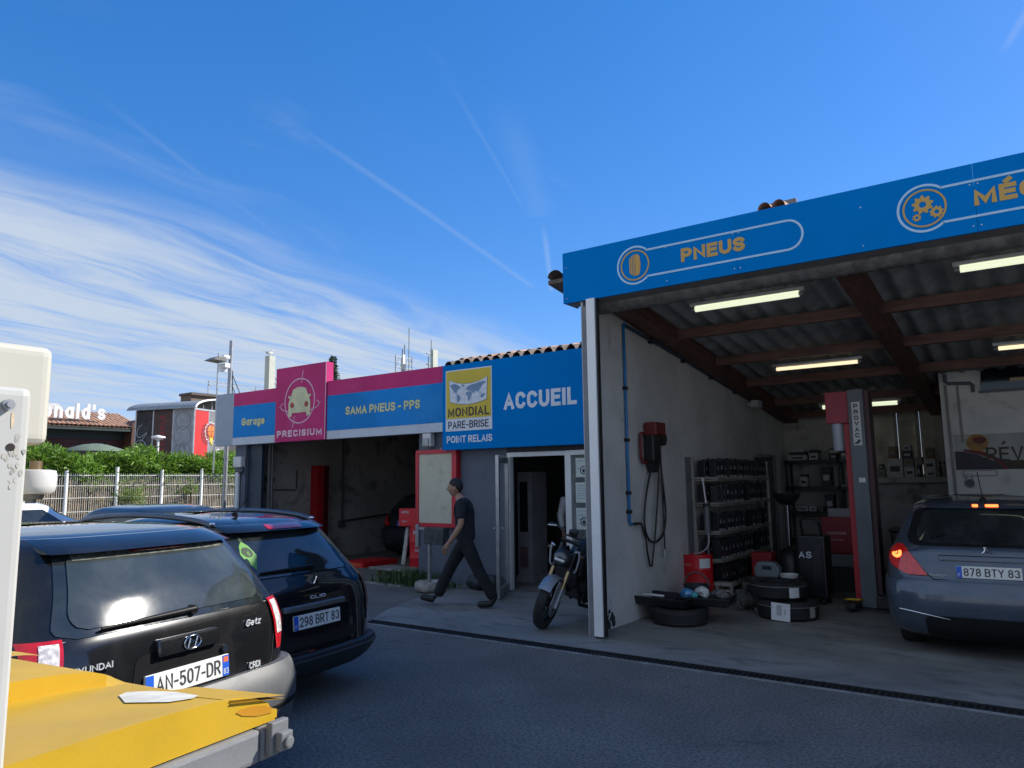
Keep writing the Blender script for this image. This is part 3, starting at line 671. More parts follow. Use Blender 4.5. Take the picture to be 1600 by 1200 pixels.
for u in (.2, .4, .6, .8):
    for k in range(8):
        (a0, c0), (a1, c1) = mp(u, k / 8), mp(u, (k + 1) / 8); b.prism([(a0 - .0018, c0), (a0 + .0018, c0), (a1 + .0018, c1), (a1 - .0018, c1)], YA - .0168, YA - .0161)
for v in (.25, .5, .75):
    for k in range(16):
        (a0, c0), (a1, c1) = mp(k / 16, v), mp((k + 1) / 16, v); b.prism([(a0, c0 - .0018), (a1, c1 - .0018), (a1, c1 + .0018), (a0, c0 + .0018)], YA - .0168, YA - .0161)
b.build('map_grid', map_blue, bd)
# barrel tiles above the office sign
for k in range(19):
    xa = -4.12 + k * .205
    for j in range(2):
        y0 = 2.30 + j * .36
        rr = .085 + random.uniform(-.004, .004); dz = random.uniform(-.008, .008)
        MB().grid(lambda u, v: (xa + rr * math.cos(math.pi * u) * (1 - .15 * v), y0 + v * .42, 3.655 + dz + .10 * j + .11 * math.sin(math.pi * u) + v * .10 + .015 * (1 - v)), 10, 1).build('roof_tile', tile_m if j else tile_dark, gb, smooth=60)
MB().prism([(2.26, 3.62), (3.4, 3.92), (3.4, 3.86), (2.62, 3.56)], -4.2, -.31, 'yz').build('tile_bed', tile_dark, gb)

# notice board
nb = thing('notice_board', 'empty weathered notice board in a red frame on the grey wall', 'notice board', (-4.4, 2.4, .95))
MB().box(-4.90, -3.98, 2.33, 2.449, .95, 1.02).box(-4.90, -3.98, 2.33, 2.449, 2.20, 2.27).box(-4.90, -4.83, 2.33, 2.449, 1.02, 2.20).box(-4.08, -3.98, 2.33, 2.449, 1.02, 2.20).build('frame', red_frame, nb, bevel=.008)
MB().box(-4.83, -4.08, 2.345, 2.36, 1.02, 2.20).build('board', board_m, nb)
b = MB().cyl((-4.32, 2.325, 2.285), (-4.32, 2.345, 2.285), .012, n=8)
b.build('screw', white_plastic, nb)
fl = thing('wall_floodlight', 'small white floodlight box on the wall above the notice board', 'floodlight', (-4.62, 2.4, 2.45))
MB().box(-4.72, -4.53, 2.30, 2.42, 2.33, 2.56).build('case', white_plastic, fl, bevel=.015)
MB().box(-4.69, -4.56, 2.27, 2.299, 2.34, 2.48).build('lens', mat('dull_lens', (.35, .36, .36), .3), fl, bevel=.01)
MB().box(-4.66, -4.60, 2.42, 2.449, 2.40, 2.50).build('bracket', steel, fl)
mb_ = thing('meter_box', 'white electrical box with grey conduit on the left pier', 'meter box', (-10.2, 2.4, 2.1))
MB().box(-10.33, -10.04, 2.34, 2.449, 2.09, 2.32).build('case', white_plastic, mb_, bevel=.015)
MB().cyl((-10.22, 2.40, .2), (-10.22, 2.40, 1.98), .05, n=10).build('conduit', alu_white, mb_)
MB().tube([(-10.06, 2.40, 2.12), (-10.03, 2.40, 2.02), (-10.10, 2.40, 1.96), (-10.2, 2.40, 1.98)], .02).build('cable', black_plastic, mb_)

# notices in the office window
def notice(x0, x1, z0, z1, label, lines, icon=False):
    t = thing('notice_sheet', label, 'notice', (x0, 2.46, z0), 'notices in the office window')
    MB().box(x0, x1, 2.468, 2.471, z0, z1).build('sheet', mat('pale_green_paper', (.62, .68, .62), .8, var=.05), t)
    b = MB()
    for i in range(lines):
        zz = z1 - .05 - i * (z1 - z0 - .07) / max(lines, 1)
        b.box(x0 + .03, x1 - random.uniform(.03, .12), 2.4655, 2.4675, zz, zz + .008)
    if lines: b.build('print_lines', map_blue, t, kind='stuff')
    if icon:
        b = MB(); ring2(b, (x0 + x1) / 2, (z0 + z1) / 2 - .04, .05, .065, 2.465, 2.4675); b.cyl(((x0 + x1) / 2, 2.465, (z0 + z1) / 2 - .05), ((x0 + x1) / 2, 2.4675, (z0 + z1) / 2 - .05), .028, n=12)
        b.build('icon', print_m, t)
notice(-1.72, -1.44, 1.76, 2.05, 'pale notice with a round icon, topmost in the office window', 2, True)
notice(-1.73, -1.44, 1.38, 1.68, 'pale notice full of text lines, middle of the office window', 6)
notice(-1.73, -1.46, .98, 1.30, 'pale notice with a small picture, lowest in the office window', 4, True)

# inside the office
cb = thing('display_cabinet', 'tall grey display cabinet just inside the open office door', 'cabinet', (-3.25, 3.5, 0))
MB().box(-3.45, -3.08, 3.3, 3.8, 0, .12).box(-3.42, -3.12, 3.32, 3.8, .12, 1.87).build('body', mat('pale_grey_panel', (.30, .29, .31), .5), cb, bevel=.01)
MB().box(-3.36, -3.20, 3.305, 3.318, .85, 1.70).build('door', mat('dark_screen', (.02, .022, .026), .15), cb)
MB().box(-3.36, -3.20, 3.305, 3.318, .25, .60).build('drawer', mat('dusty_pink_panel', (.20, .12, .13), .5), cb)
ct = thing('office_counter', 'dim grey reception counter inside the office', 'counter', (-2.2, 4.5, 0))
MB().box(-2.6, -.8, 4.3, 4.9, 0, 1.02).build('body', mat('counter_grey', (.14, .14, .145), .6), ct)
MB().box(-2.66, -.78, 4.26, 4.95, 1.02, 1.06).build('top', mat('counter_top', (.10, .10, .105), .3), ct, bevel=.008)
mo = thing('monitor', 'flat screen standing on the reception counter', 'monitor', (-2.15, 4.6, 1.06))
MB().box(-2.25, -2.05, 4.5, 4.65, 1.06, 1.075).box(-2.17, -2.13, 4.57, 4.6, 1.075, 1.25).build('stand', black_plastic, mo)
MB().box(-2.38, -1.95, 4.53, 4.56, 1.17, 1.45, Matrix.Translation((-2.15, 4.55, 0)) @ Matrix.Rotation(R(30), 4, 'Z') @ Matrix.Translation((2.15, -4.55, 0))).build('screen', mat('pale_screen_back', (.18, .19, .2), .4), mo, bevel=.01)
ch = thing('office_chair', 'dark metal visitor chair left of the reception counter', 'chair', (-2.55, 3.7, 0))
for xx, yy in ((-2.72, 3.55), (-2.38, 3.55), (-2.72, 3.9), (-2.38, 3.9)):
    MB().cyl((xx, yy, .006), (xx, yy, .45 if yy < 3.7 else .85), .012, n=8).build('leg', black_paint, ch)
MB().box(-2.75, -2.35, 3.5, 3.93, .45, .49).build('seat', black_plastic, ch, bevel=.01)
MB().box(-2.73, -2.37, 3.89, 3.92, .60, .86).build('backrest', black_plastic, ch, bevel=.01)

# inside the service bay
lp = thing('lift_post', 'dark red vehicle lift post in the left service bay', 'vehicle lift', (-9.55, 4.2, 0))
MB().box(-9.745, -9.52, 4.0, 4.20, .04, 2.13).build('column', red_paint, lp, bevel=.006)
MB().box(-9.74, -9.54, 4.201, 4.36, .04, 2.13).build('carriage_rail', mat('dark_red_rail_paint', (.10, .008, .012), .5), lp)  # rail beside the column in a darker red
MB().box(-9.74, -9.3, 3.95, 4.45, .001, .04).build('foot_plate', black_paint, lp)
rp = thing('jack_ramp', 'low red ramp plate with yellow marks on the bay floor', 'ramp', (-7.7, 4.0, 0))
Mr = Matrix.Translation((-7.75, 3.95, 0))
MB().prism([(-.36, 0), (.36, 0), (.36, .10), (-.30, .10)], -.5, .5, 'xz').xf(Mr).build('plate', red_bright, rp)
b = MB()
for k in range(7): b.prism([(-.16 + k * .065, .03), (-.145 + k * .065, .03), (-.12 + k * .065, .075), (-.135 + k * .065, .075)], -.504, -.5005, 'xz')
b.xf(Mr).build('yellow_marks', sign_yellow, rp)
br = thing('wall_bracket', 'bent black cable bracket screwed to the side wall of the bay', 'bracket', (-9.75, 3.1, 1.6))
MB().tube([(-9.72, 2.75, 1.92), (-9.70, 2.72, 1.62), (-9.70, 2.80, 1.60), (-9.70, 3.55, 1.58), (-9.72, 3.58, 1.66), (-9.72, 3.58, 2.02)], .012, 6).build('bracket_arm', black_paint, br)
MB().torus((-9.70, 2.86, 1.82), .10, .012, 'x', 20, 6, None).build('cable_coil', black_plastic, br)
bp = thing('bay_pipe', 'dark pipe running down and along the side wall deep in the bay', 'pipe', (-9.7, 5, 1))
MB().tube([(-9.70, 4.92, 3.1), (-9.70, 4.92, .85), (-9.70, 5.0, .82), (-9.70, 6.4, .93), (-9.70, 8.9, .93)], .025, 8).build('pipe_run', mat('old_pipe', (.07, .068, .065), .6), bp)
MB().box(-9.748, -9.66, 4.83, 5.0, .68, .84).build('junction_box', mat('dull_box', (.08, .08, .078), .6), bp, bevel=.01)
tc_ = thing('trunking', 'grey cable trunking rising inside the left edge of the bay', 'trunking', (-9.5, 2.7, 0))
MB().box(-9.54, -9.46, 2.66, 2.72, .3, 3.1).box(-9.40, -9.37, 2.66, 2.70, .6, 3.1).build('duct', mat('duct_grey', (.10, .10, .10), .6), tc_)
MB().torus((-9.44, 2.62, .72), .06, .012, 'y', 18, 6).build('hook_coil', black_plastic, tc_)
db = thing('oil_barrel', 'tall red oil barrel with white lettering beside the pier of the left bay', 'barrel', (-5.72, 3.45, 0))
def barrel(root, cx, cy, r, h, m, ribs=(.34, .67)):
    prof = [(r * .97, .0), (r, .012), (r, .03)]
    for q in ribs: prof += [(r, h * q - .02), (r * 1.03, h * q), (r, h * q + .02)]
    prof += [(r, h - .03), (r * 1.01, h - .012), (r * 1.0, h), (r * .94, h), (r * .94, h - .015)]
    MB().lathe(prof, (cx, cy, .0065), 32).build('drum', m, root, smooth=40)
    MB().cyl((cx, cy, h - .012), (cx, cy, h - .008), r * .94, n=32).build('drum_top', m, root)
barrel(db, -5.72, 3.45, .27, .88, red_bright)
def wrap_text(st, m, parent, cx, cy, r, z, h, wid, ang, bold=.04):
    o = text(st, m, parent, 'lettering', (0, 0, 0), FX, UZ, w=wid, h=h, bold=bold, align='C')
    for v in o.data.vertices:
        a = ang + v.co.x / r; rr = r - v.co.y * 1 + .0015
        v.co = (cx + rr * math.cos(a), cy + rr * math.sin(a), z + v.co.z)
wrap_text('MOTUL', white_letter, db, -5.72, 3.45, .27, .74, .085, .38, R(-55))
wrap_text('300V', white_letter, db, -5.72, 3.45, .27, .42, .05, .16, R(-70), .01)
bx = thing('red_carton', 'red cardboard carton standing on the barrel of the left bay', 'box', (-5.85, 3.4, .9))
MB().box(-6.12, -5.45, 3.18, 3.62, .887, 1.22).build('carton', red_bright, bx, bevel=.006)
text('MOTUL', white_letter, bx, 'lettering', (-6.05, 3.1785, 1.13), FX, UZ, w=.20, h=.045, bold=.03)
text('8100', white_letter, bx, 'lettering', (-6.03, 3.1785, .96), FX, UZ, w=.13, h=.03, bold=.02)
# broken white plank, weeds, pot with letterbox pole
pk = thing('broken_slab', 'broken white slab lying at the foot of the red barrel', 'slab', (-6.0, 3.0, 0))
MB().prism([(-6.45, 2.72), (-5.2, 2.66), (-5.15, 3.1), (-6.3, 3.15)], .10, .15, 'xy').build('slab_top', kerb_m, pk, bevel=.01)
MB().box(-6.3, -5.9, 2.8, 3.1, .001, .10).build('rubble', mat('rubble_brown', (.14, .11, .08), .9, var=.4, vscale=12), pk, bevel=.02)
pl_ = MB().prism([(-6.16, 0.15), (-6.06, .15), (-5.96, .86), (-6.03, .86)], 3.28, 3.31, 'xz').build('torn_plank', mat('torn_white_board', (.42, .42, .4), .8, var=.3, vscale=9), None, loc=(-6.0, 3.3, .15), tag=('torn whitish board leaning against the left side of the red barrel', 'board'))
weed_m = mat('weed_leaf', (.055, .10, .03), .7, var=.4, vscale=12)
b = MB()
for i in range(900):
    cx = random.gauss(-4.75, .42); cy = random.gauss(2.12, .12)
    if cy > 2.42: cy = 2.4 - random.random() * .1
    h = random.uniform(.06, .34) * max(.3, 1 - abs(cx + 4.8) * .5); a = random.uniform(0, 6.28); w = random.uniform(.004, .012); ln = random.uniform(.02, .16)
    p = Vector((cx, cy, .001)); t = p + Vector((math.cos(a) * ln, math.sin(a) * ln * .6 - .02, h)); mid = (p + t) / 2 + Vector((0, 0, h * .15)); s_ = Vector((-math.sin(a), math.cos(a), 0)) * w
    b.add([p - s_, p + s_, mid + s_, mid - s_, t], [(0, 1, 2, 3), (3, 2, 4)])
b.build('weeds', weed_m, kind='stuff')
pt = thing('letterbox_pole', 'grey letterbox on a pole set in a white painted concrete pot', 'letterbox', (-3.97, 1.63, 0))
MB().lathe([(.17, 0), (.22, .03), (.235, .09), (.225, .15), (.20, .165), (.165, .15), (.10, .12), (.0, .12)], (-3.97, 1.66, .002), 24).build('pot', mat('worn_white_concrete', (.38, .36, .32), .85, var=.35, vscale=9, dirt=(.10, .08, .06), dscale=8, damt=.7), pt, smooth=50)
MB().cyl((-3.97, 1.66, .10), (-3.97, 1.66, .78), .030, n=12).build('pole', steel, pt, smooth=50)
MB().box(-4.02, -3.62, 1.58, 1.74, .74, 1.0).build('letterbox', mat('dark_weathered_box', (.055, .058, .06), .7, var=.4, vscale=9), pt, bevel=.015)
MB().box(-4.24, -4.17, 1.62, 1.67, .68, 1.04).box(-4.17, -4.02, 1.63, 1.66, .96, 1.0).build('side_bracket', steel, pt)
bo = thing('rubbish_bag', 'dark rubbish heap against the wall behind the walking man', 'bag', (-3.3, 2.2, 0))
b = MB()
for i in range(7): b.ball((-3.55 + i * .09, 2.2 + random.uniform(-.06, .06), .10 + random.uniform(0, .05)), .12, .11, .11 + random.uniform(0, .04), 10, 6)
b.build('heap', mat('dark_bag', (.03, .034, .04), .5, var=.3, vscale=8, bump=.5, bscale=16), bo, smooth=60)
# ---------------------------------------------------------------- workshop contents
WX = -.13                                  # inner face of the side wall
ap = thing('air_pipe', 'blue compressed air pipe running down the side wall behind the white rail', 'pipe', (WX + .03, 1.0, 1.2))
MB().tube([(WX + .03, 1.03, 3.68), (WX + .03, 1.0, 3.66), (WX + .03, 1.0, 1.2), (WX + .03, 1.02, 1.175), (WX + .03, 1.06, 1.17)], .018, 10).build('pipe_run', pipe_blue, ap, smooth=60)
b = MB()
for zz in (2.85, 2.20, 1.55, 1.32): b.box(WX, WX + .055, .972, 1.028, zz - .02, zz + .02)
b.build('pipe_clips', black_plastic, ap, kind='stuff')
MB().tube([(WX + .03, 1.06, 1.17), (WX + .03, 1.30, 1.165)], .016, 8).build('hose_tail', black_plastic, ap)
sc_ = thing('sloping_conduit', 'dark blue conduit sloping along the side wall under the rafter', 'conduit', (WX + .03, 4, 3.3))
MB().tube([(WX + .03, 1.03, 3.66), (WX + .03, 2.6, 3.50), (WX + .035, 2.62, 3.495), (WX + .03, 5.2, 3.18), (WX + .03, 7.9, 2.86)], .022, 8).build('pipe_run', mat('dull_blue_pipe', (.025, .05, .085), .5), sc_, smooth=60)
b = MB()
for yy in (1.8, 2.9, 4.0, 5.1, 6.2): b.box(WX, WX + .06, yy - .03, yy + .03, 3.63 - .117 * (yy - 1), 3.70 - .117 * (yy - 1))
b.build('pipe_clips', black_plastic, sc_, kind='stuff')
cm_ = thing('roof_camera', 'small pale box fixed under the rafter deep along the side wall', 'sensor', (.1, 5.6, 3.0))
MB().box(.02, .16, 5.5, 5.75, 2.93, 3.06).build('case', label_grey, cm_, bevel=.02)
MB().box(-.05, .02, 5.56, 5.64, 2.97, 3.02).build('bracket', steel, cm_)

hr = thing('hose_reel', 'red and black hose reel with hanging black hoses on the side wall', 'hose reel', (WX + .1, 1.6, 2.2))
MB().box(WX + .02, WX + .20, 1.50, 1.80, 2.28, 2.45).build('top_case', mat('faded_red_plastic', (.17, .022, .02), .5, var=.2), hr, bevel=.02)
MB().box(WX + .005, WX + .16, 1.50, 1.72, 1.93, 2.30).build('reel_body', black_plastic, hr, bevel=.03)
MB().prism([(1.53, 1.93), (1.70, 1.93), (1.66, 1.80), (1.58, 1.80)], WX + .03, WX + .13, 'yz').build('nozzle_guide', black_plastic, hr)
MB().tube([(WX + .05, 1.50, 2.30), (WX + .05, 1.36, 2.30), (WX + .05, 1.34, 2.24), (WX + .05, 1.34, 2.0), (WX + .05, 1.38, 1.93), (WX + .05, 1.50, 1.93)], .022, 8).build('wall_handle', mat('dark_red_plastic', (.14, .02, .025), .5), hr)
MB().cyl((WX + .02, 1.80, 2.24), (WX + .17, 1.80, 2.24), .09, n=18).build('crank', black_plastic, hr, smooth=40)
def sag(p0, p1, p2, n=14):
    p0, p1, p2 = map(Vector, (p0, p1, p2)); return [(p0 * (1 - t) ** 2 + p1 * 2 * t * (1 - t) + p2 * t * t) for t in [k / n for k in range(n + 1)]]
hs = MB()
hs.tube(sag((WX + .06, 1.58, 1.82), (WX + .05, 1.18, 1.1), (WX + .05, 1.52, .93)) + sag((WX + .05, 1.58, .90), (WX + .05, 2.05, .90), (WX + .05, 2.02, 1.35))[1:] + sag((WX + .05, 2.0, 1.5), (WX + .05, 1.92, 1.85), (WX + .06, 1.88, 2.24))[1:], .014, 8)
hs.tube(sag((WX + .07, 1.86, 2.2), (WX + .06, 1.80, 1.4), (WX + .06, 1.52, .62)) + sag((WX + .05, 1.50, .60), (WX + .05, 1.42, .75), (WX + .05, 1.40, .95))[1:] + [Vector((WX + .04, 1.30, 1.165))], .012, 8)
hs.tube([(WX + .06, 1.90, 2.22), (WX + .06, 1.92, 1.6), (WX + .06, 1.93, .78)], .012, 8)
hs.build('hoses', black_plastic, hr, smooth=70)
MB().cyl((WX + .06, 1.93, .70), (WX + .06, 1.93, .80), .016, n=8).cyl((WX + .06, 1.88, 1.96), (WX + .06, 1.88, 2.06), .014, n=8).build('couplings', alu, hr, kind='stuff')

# oil shelf ------------------------------------------------------
SHX0, SHX1, SHY0, SHY1 = -.12, .26, 3.10, 5.50
TIERS = (.20, .58, .97, 1.37, 1.735)
shf = thing('oil_shelf', 'tall five tier steel shelf full of black oil cans against the side wall', 'shelf', (.07, 4.3, 0))
rail_m = mat('dirty_white_steel', (.40, .38, .33), .6, var=.2, vscale=6, dirt=(.12, .10, .08), dscale=6, damt=.7)
for z in TIERS:
    MB().box(SHX0, SHX1, SHY0, SHY1, z - .035, z - .022).box(SHX1 - .012, SHX1, SHY0, SHY1, z - .05, z).box(SHX0, SHX1 - .013, SHY0, SHY0 + .012, z - .05, z).build('shelf_board', rail_m, shf)
for xx in (SHX0 + .012, SHX1 - .012):
    for yy in (SHY0 - .014, SHY1 + .014):
        MB().box(xx - .018, xx + .018, yy - .013, yy + .013, .006, 2.05 if xx < 0 else (1.74 if yy > 4 else .22)).build('upright', rail_m, shf)
MB().cyl((SHX0 + .03, SHY0 - .04, 1.35), (SHX0 + .06, SHY0 - .05, .35), .012, n=8).build('brace', rail_m, shf)
MB().box(WX + .001, WX + .012, 2.86, 3.06, .6, 2.03).build('end_panel', mat('grey_end_board', (.17, .18, .19), .7), shf)
can_m = mat('black_can_plastic', (.016, .018, .022), .38, var=.2, vscale=9)
can_lab = mat('grey_can_label', (.42, .44, .47), .6, var=.3, vscale=40)
def make_can(label, w=.158, d=.118, h=.305):
    t = thing('oil_can', label, 'oil can', (0, 0, 0))
    m = MB(); hh = h * .80
    m.prism([(-w / 2, 0), (w / 2, 0), (w / 2, hh), (w * .34, h * .90), (w * .12, h * .93), (-w * .06, h * .93), (-w * .10, hh * 1.02), (-w * .30, hh * 1.02), (-w * .34, h * .93), (-w * .47, h * .93), (-w / 2, hh)], -d / 2, d / 2, 'yz')
    m.build('bottle', can_m, t, bevel=.007, segs=1)
    MB().cyl((0, w * .20, h * .90), (0, w * .20, h * .985), .019, n=8).build('cap', mat('dark_cap', (.02, .02, .024), .4), t)
    MB().box(d / 2 + .0005, d / 2 + .002, -w * .30, w * .30, h * .08, h * .17).box(d / 2 + .0005, d / 2 + .002, -w * .16, w * .16, h * .45, h * .52).box(d / 2 + .0005, d / 2 + .002, -w * .07, w * .07, h * .54, h * .63).build('label_print', can_lab, t, kind='stuff')
    return t
cproto = None
ORD = ('first', 'second', 'third', 'fourth', 'fifth', 'sixth', 'seventh', 'eighth', 'ninth', 'tenth', 'eleventh', 'twelfth', 'thirteenth', 'fourteenth', 'fifteenth', 'sixteenth')
ROW = ('lowest', 'second lowest', 'middle', 'second highest', 'top')
can5 = make_can('black plastic oil can standing on the lowest tier of the tall oil shelf')
first = True
for ti, z in enumerate(TIERS):
    y = SHY0 + .10
    k = 0
    while y < SHY1 - .08:
        gap = (ti == 1 and 4.55 < y < 4.9) or (ti == 2 and 4.3 < y < 4.55) or (random.random() < .06 and k > 3)
        if not gap:
            for col_ in range(2 if k < 2 or ti == 4 else 1):
                xx = SHX1 - .075 - col_ * .165 + random.uniform(-.012, .008)
                lab = 'black oil can, %s along the %s tier of the oil shelf%s' % (ORD[k], ROW[ti], ', wall side' if col_ else '')
                if first: o = can5; o['label'] = lab; first = False
                else: o = dup(can5, label=lab)
                o.location = (xx, y, z - .021); o.rotation_euler[2] = random.uniform(-.12, .12)
                s = random.choice((1.0, 1.0, .93, 1.03)) * (.93 if ti == 2 else 1); o.scale = (s, s, s)
                o['group'] = 'oil cans on the %s tier' % ROW[ti]
        y += random.uniform(.164, .172); k += 1
# barrel with hand pump in front of the shelf
bl = thing('small_barrel', 'small red oil drum with a white sheet stuck on it before the oil shelf', 'barrel', (.0, 2.78, 0))
barrel(bl, .02, 2.82, .205, .66, red_bright, (.36, .72))
b = MB().grid(lambda u, v: (.02 + .2075 * math.cos(R(-62) + u * .78), 2.82 + .2075 * math.sin(R(-62) + u * .78), .47 + v * .15), 6, 1)
b.build('paper_sheet', paper, bl)
wrap_text('MOTUL', mat('pale_red_print', (.55, .25, .25), .6), bl, .02, 2.82, .205, .52, .028, .12, R(-108))
wrap_text('TRANSMISSION', mat('pale_red_print', (.55, .25, .25), .6), bl, .02, 2.82, .205, .27, .03, .16, R(-82), .01)
pm = thing('hand_pump', 'grey hand pump with a rod standing on the small red drum', 'pump', (.12, 2.85, .66))
MB().cyl((.16, 2.88, .66), (.16, 2.88, .95), .012, n=8).cyl((.16, 2.88, 1.0), (.16, 2.88, 1.32), .042, n=14).cyl((.16, 2.88, .95), (.16, 2.88, 1.0), .05, n=14).build('cylinder', mat('pump_grey', (.13, .14, .15), .35), pm, smooth=40)
MB().cyl((.16, 2.88, 1.32), (.155, 2.88, 1.37), .05, n=14).build('collar', black_plastic, pm)
MB().cyl((.155, 2.88, 1.37), (.12, 2.88, 1.73), .011, n=8).build('rod', alu_white, pm)
MB().tube(sag((.17, 2.86, .98), (.26, 2.80, .70), (-.02, 2.78, .668)), .010, 8).build('hose', label_grey, pm, smooth=70)
tb = thing('stool', 'small white stool wedged between red drum and oil shelf', 'stool', (.36, 2.95, 0))
for xx in (.24, .44): MB().box(xx - .02, xx + .02, 2.93, 2.97, .006, .24).build('leg', rail_m, tb)
MB().box(.20, .46, 2.90, 3.08, .24, .28).build('seat', rail_m, tb)
MB().box(.22, .46, 2.925, 2.94, .16, .19).build('rung', rail_m, tb)

# tyres, trays, rubbish ---------------------------------------------
def tyre(root, cx, cy, z, r, w, rin=None, part='tyre'):
    rin = rin or r * .62; hw = w / 2
    prof = [(rin, -hw * .80), (rin + .015, -hw * .92), (r * .84, -hw), (r * .95, -hw * .88), (r * .985, -hw * .70)]
    tread = []
    for i in range(5):
        a = -hw * .66 + i * hw * .264
        tread += [(r, a), (r, a + hw * .19), (r - .010, a + hw * .20), (r - .010, a + hw * .255)]
    prof += tread[:-2] + [(r * .985, hw * .70), (r * .95, hw * .88), (r * .84, hw), (rin + .015, hw * .92), (rin, hw * .80)]
    return MB().lathe(prof, (cx, cy, z + hw), 40, 'z', closed=True).build(part, rubber, root, smooth=50)
t1 = thing('lying_tyre', 'worn tyre lying flat under the black drip trays', 'tyre', (.38, 1.28, 0)); tyre(t1, .38, 1.28, .006, .33, .19)
t2 = thing('new_tyre', 'lower of two stacked new tyres with a large white label hanging on it', 'tyre', (1.36, 2.32, 0)); tyre(t2, 1.36, 2.32, .006, .36, .22)
Ml = Matrix.Translation((1.36, 2.32, 0))
MB().box(-.10, .12, -.372, -.368, .02, .225).xf(Ml @ Matrix.Rotation(R(3), 4, 'Y')).build('white_label', paper, t2)
MB().box(-.03, .03, -.3745, -.3725, .08, .20).box(.06, .075, -.3745, -.3725, .09, .15).box(-.10, -.07, -.3745, -.3725, .16, .17).xf(Ml).build('label_print', label_grey, t2, kind='stuff')
MB().grid(lambda u, v: (1.36 + .363 * math.cos(R(-32) + u * .25), 2.32 + .363 * math.sin(R(-32) + u * .25), .05 + v * .12), 4, 1).build('side_label', mat('buff_paper', (.36, .34, .31), .8), t2)
t3 = thing('new_tyre', 'upper of two stacked new tyres with a small pale label on its tread', 'tyre', (1.22, 2.42, .226)); tyre(t3, 1.22, 2.42, .2265, .35, .20)
MB().grid(lambda u, v: (1.22 + .353 * math.cos(R(-52) + u * .38), 2.42 + .353 * math.sin(R(-52) + u * .38), .26 + v * .12), 4, 1).build('side_label', paper, t3)
ring_m = mat('pale_tyre_line', (.25, .25, .25), .7)
MB().lathe([(.3495, .385), (.352, .385), (.352, .391), (.3495, .391)], (1.22, 2.42, 0), 40, closed=True).build('pale_line', ring_m, t3)
MB().lathe([(.3595, .168), (.362, .168), (.362, .174), (.3595, .174)], (1.36, 2.32, 0), 40, closed=True).build('pale_line', ring_m, t2)
def tray(label, cx, cy, z, w, d, h, rz, m=black_plastic):
    t = thing('drip_tray', label, 'tray', (cx, cy, z))
    Mt = Matrix.Translation((cx, cy, z)) @ Matrix.Rotation(R(rz), 4, 'Z')
    b = MB()
    b.box(-w / 2, w / 2, -d / 2, d / 2, 0, .012)
    for s in (-1, 1):
        b.prism([(s * w / 2, 0), (s * (w / 2 + .03), h), (s * (w / 2 + .045), h), (s * (w / 2 + .045), h - .012), (s * (w / 2 + .012), 0)], -d / 2 - .03, d / 2 + .03, 'xz')
        b.prism([(s * d / 2, 0), (s * (d / 2 + .03), h), (s * (d / 2 + .045), h), (s * (d / 2 + .045), h - .012), (s * (d / 2 + .012), 0)], -w / 2 - .03, w / 2 + .03, 'yz')
    b.xf(Mt).build('tray_body', m, t); return Mt
Mt = tray('long black drip tray with a white strip in it on the worn tyre', .16, 1.35, .205, .72, .44, .10, -6)
MB().tube([Mt @ Vector(p) for p in ((-.22, -.14, .10), (-.08, -.17, .115), (.08, -.15, .11))], .014, 8).build('white_strip', paper, None, loc=tuple(Mt @ Vector((-.1, -.1, .1))), tag=('white plastic strip lying in the long black drip tray', 'strip'))
Mt2 = tray('black drip tray heaped with packaging on the worn tyre', .62, 1.52, .215, .56, .42, .10, 8)
def lump(name, label, cat, m, pts, M0, jit=.3, n=8, mm=6):
    b = MB()
    for (x, y, z, rx, ry, rz) in pts: b.ball(M0 @ Vector((x, y, z)), rx, ry, rz, n, mm)
    b.v = [tuple(Vector(p) + Vector((random.uniform(-1, 1), random.uniform(-1, 1), random.uniform(-1, 1))) * jit * .03) for p in b.v]
    c = M0 @ Vector(pts[0][:3]); return b.build(name, m, None, loc=tuple(c), tag=(label, cat), smooth=25)
lump('blue_packet', 'crumpled blue packet on the heaped drip tray', 'packet', mat('blue_wrapper', (.05, .22, .45), .4, var=.4, vscale=14, dirt=(.6, .65, .7), dscale=14, damt=.9), [(-.20, -.10, .12, .09, .05, .06)], Mt2)
lump('white_packet', 'crumpled white packaging next to the blue packet on the tray', 'packet', mat('white_wrapper', (.55, .55, .55), .5, var=.3, vscale=14), [(-.05, .02, .14, .10, .06, .06), (.02, -.10, .12, .05, .04, .04)], Mt2)
lump('cyan_tin', 'small round turquoise tin on the heaped drip tray', 'tin', mat('turquoise_label', (.06, .35, .40), .4, var=.3, vscale=20), [(-.10, -.15, .115, .045, .045, .04)], Mt2, .1)
lump('grey_rags', 'grey rags at the right end of the heaped drip tray', 'rags', mat('grey_rag', (.12, .12, .12), .9, var=.5, vscale=14), [(.16, .02, .12, .11, .11, .05), (.22, -.05, .11, .08, .08, .04)], Mt2)
bk = thing('bucket', 'dark bucket with a looped hose handle behind the drip trays', 'bucket', (.28, 1.95, 0))
MB().lathe([(.13, .006), (.165, .36), (.172, .36), (.172, .345), (.155, .34), (.125, .02)], (.30, 2.05, 0), 24).build('pail', mat('dark_blue_grey_plastic', (.035, .04, .048), .5), bk, smooth=50)
MB().tube([(.30 - .165 * math.cos(k * math.pi / 12), 2.05, .35 + .16 * math.sin(k * math.pi / 12)) for k in range(13)], .012, 8).build('handle', mat('old_hose', (.10, .10, .095), .6), bk, smooth=60)
gb2 = thing('gearbox', 'dirty cast metal gearbox with a pale bracket lying left of the stacked tyres', 'engine part', (.83, 2.55, 0))
b = MB(); Mg = Matrix.Translation((.80, 2.62, .14))
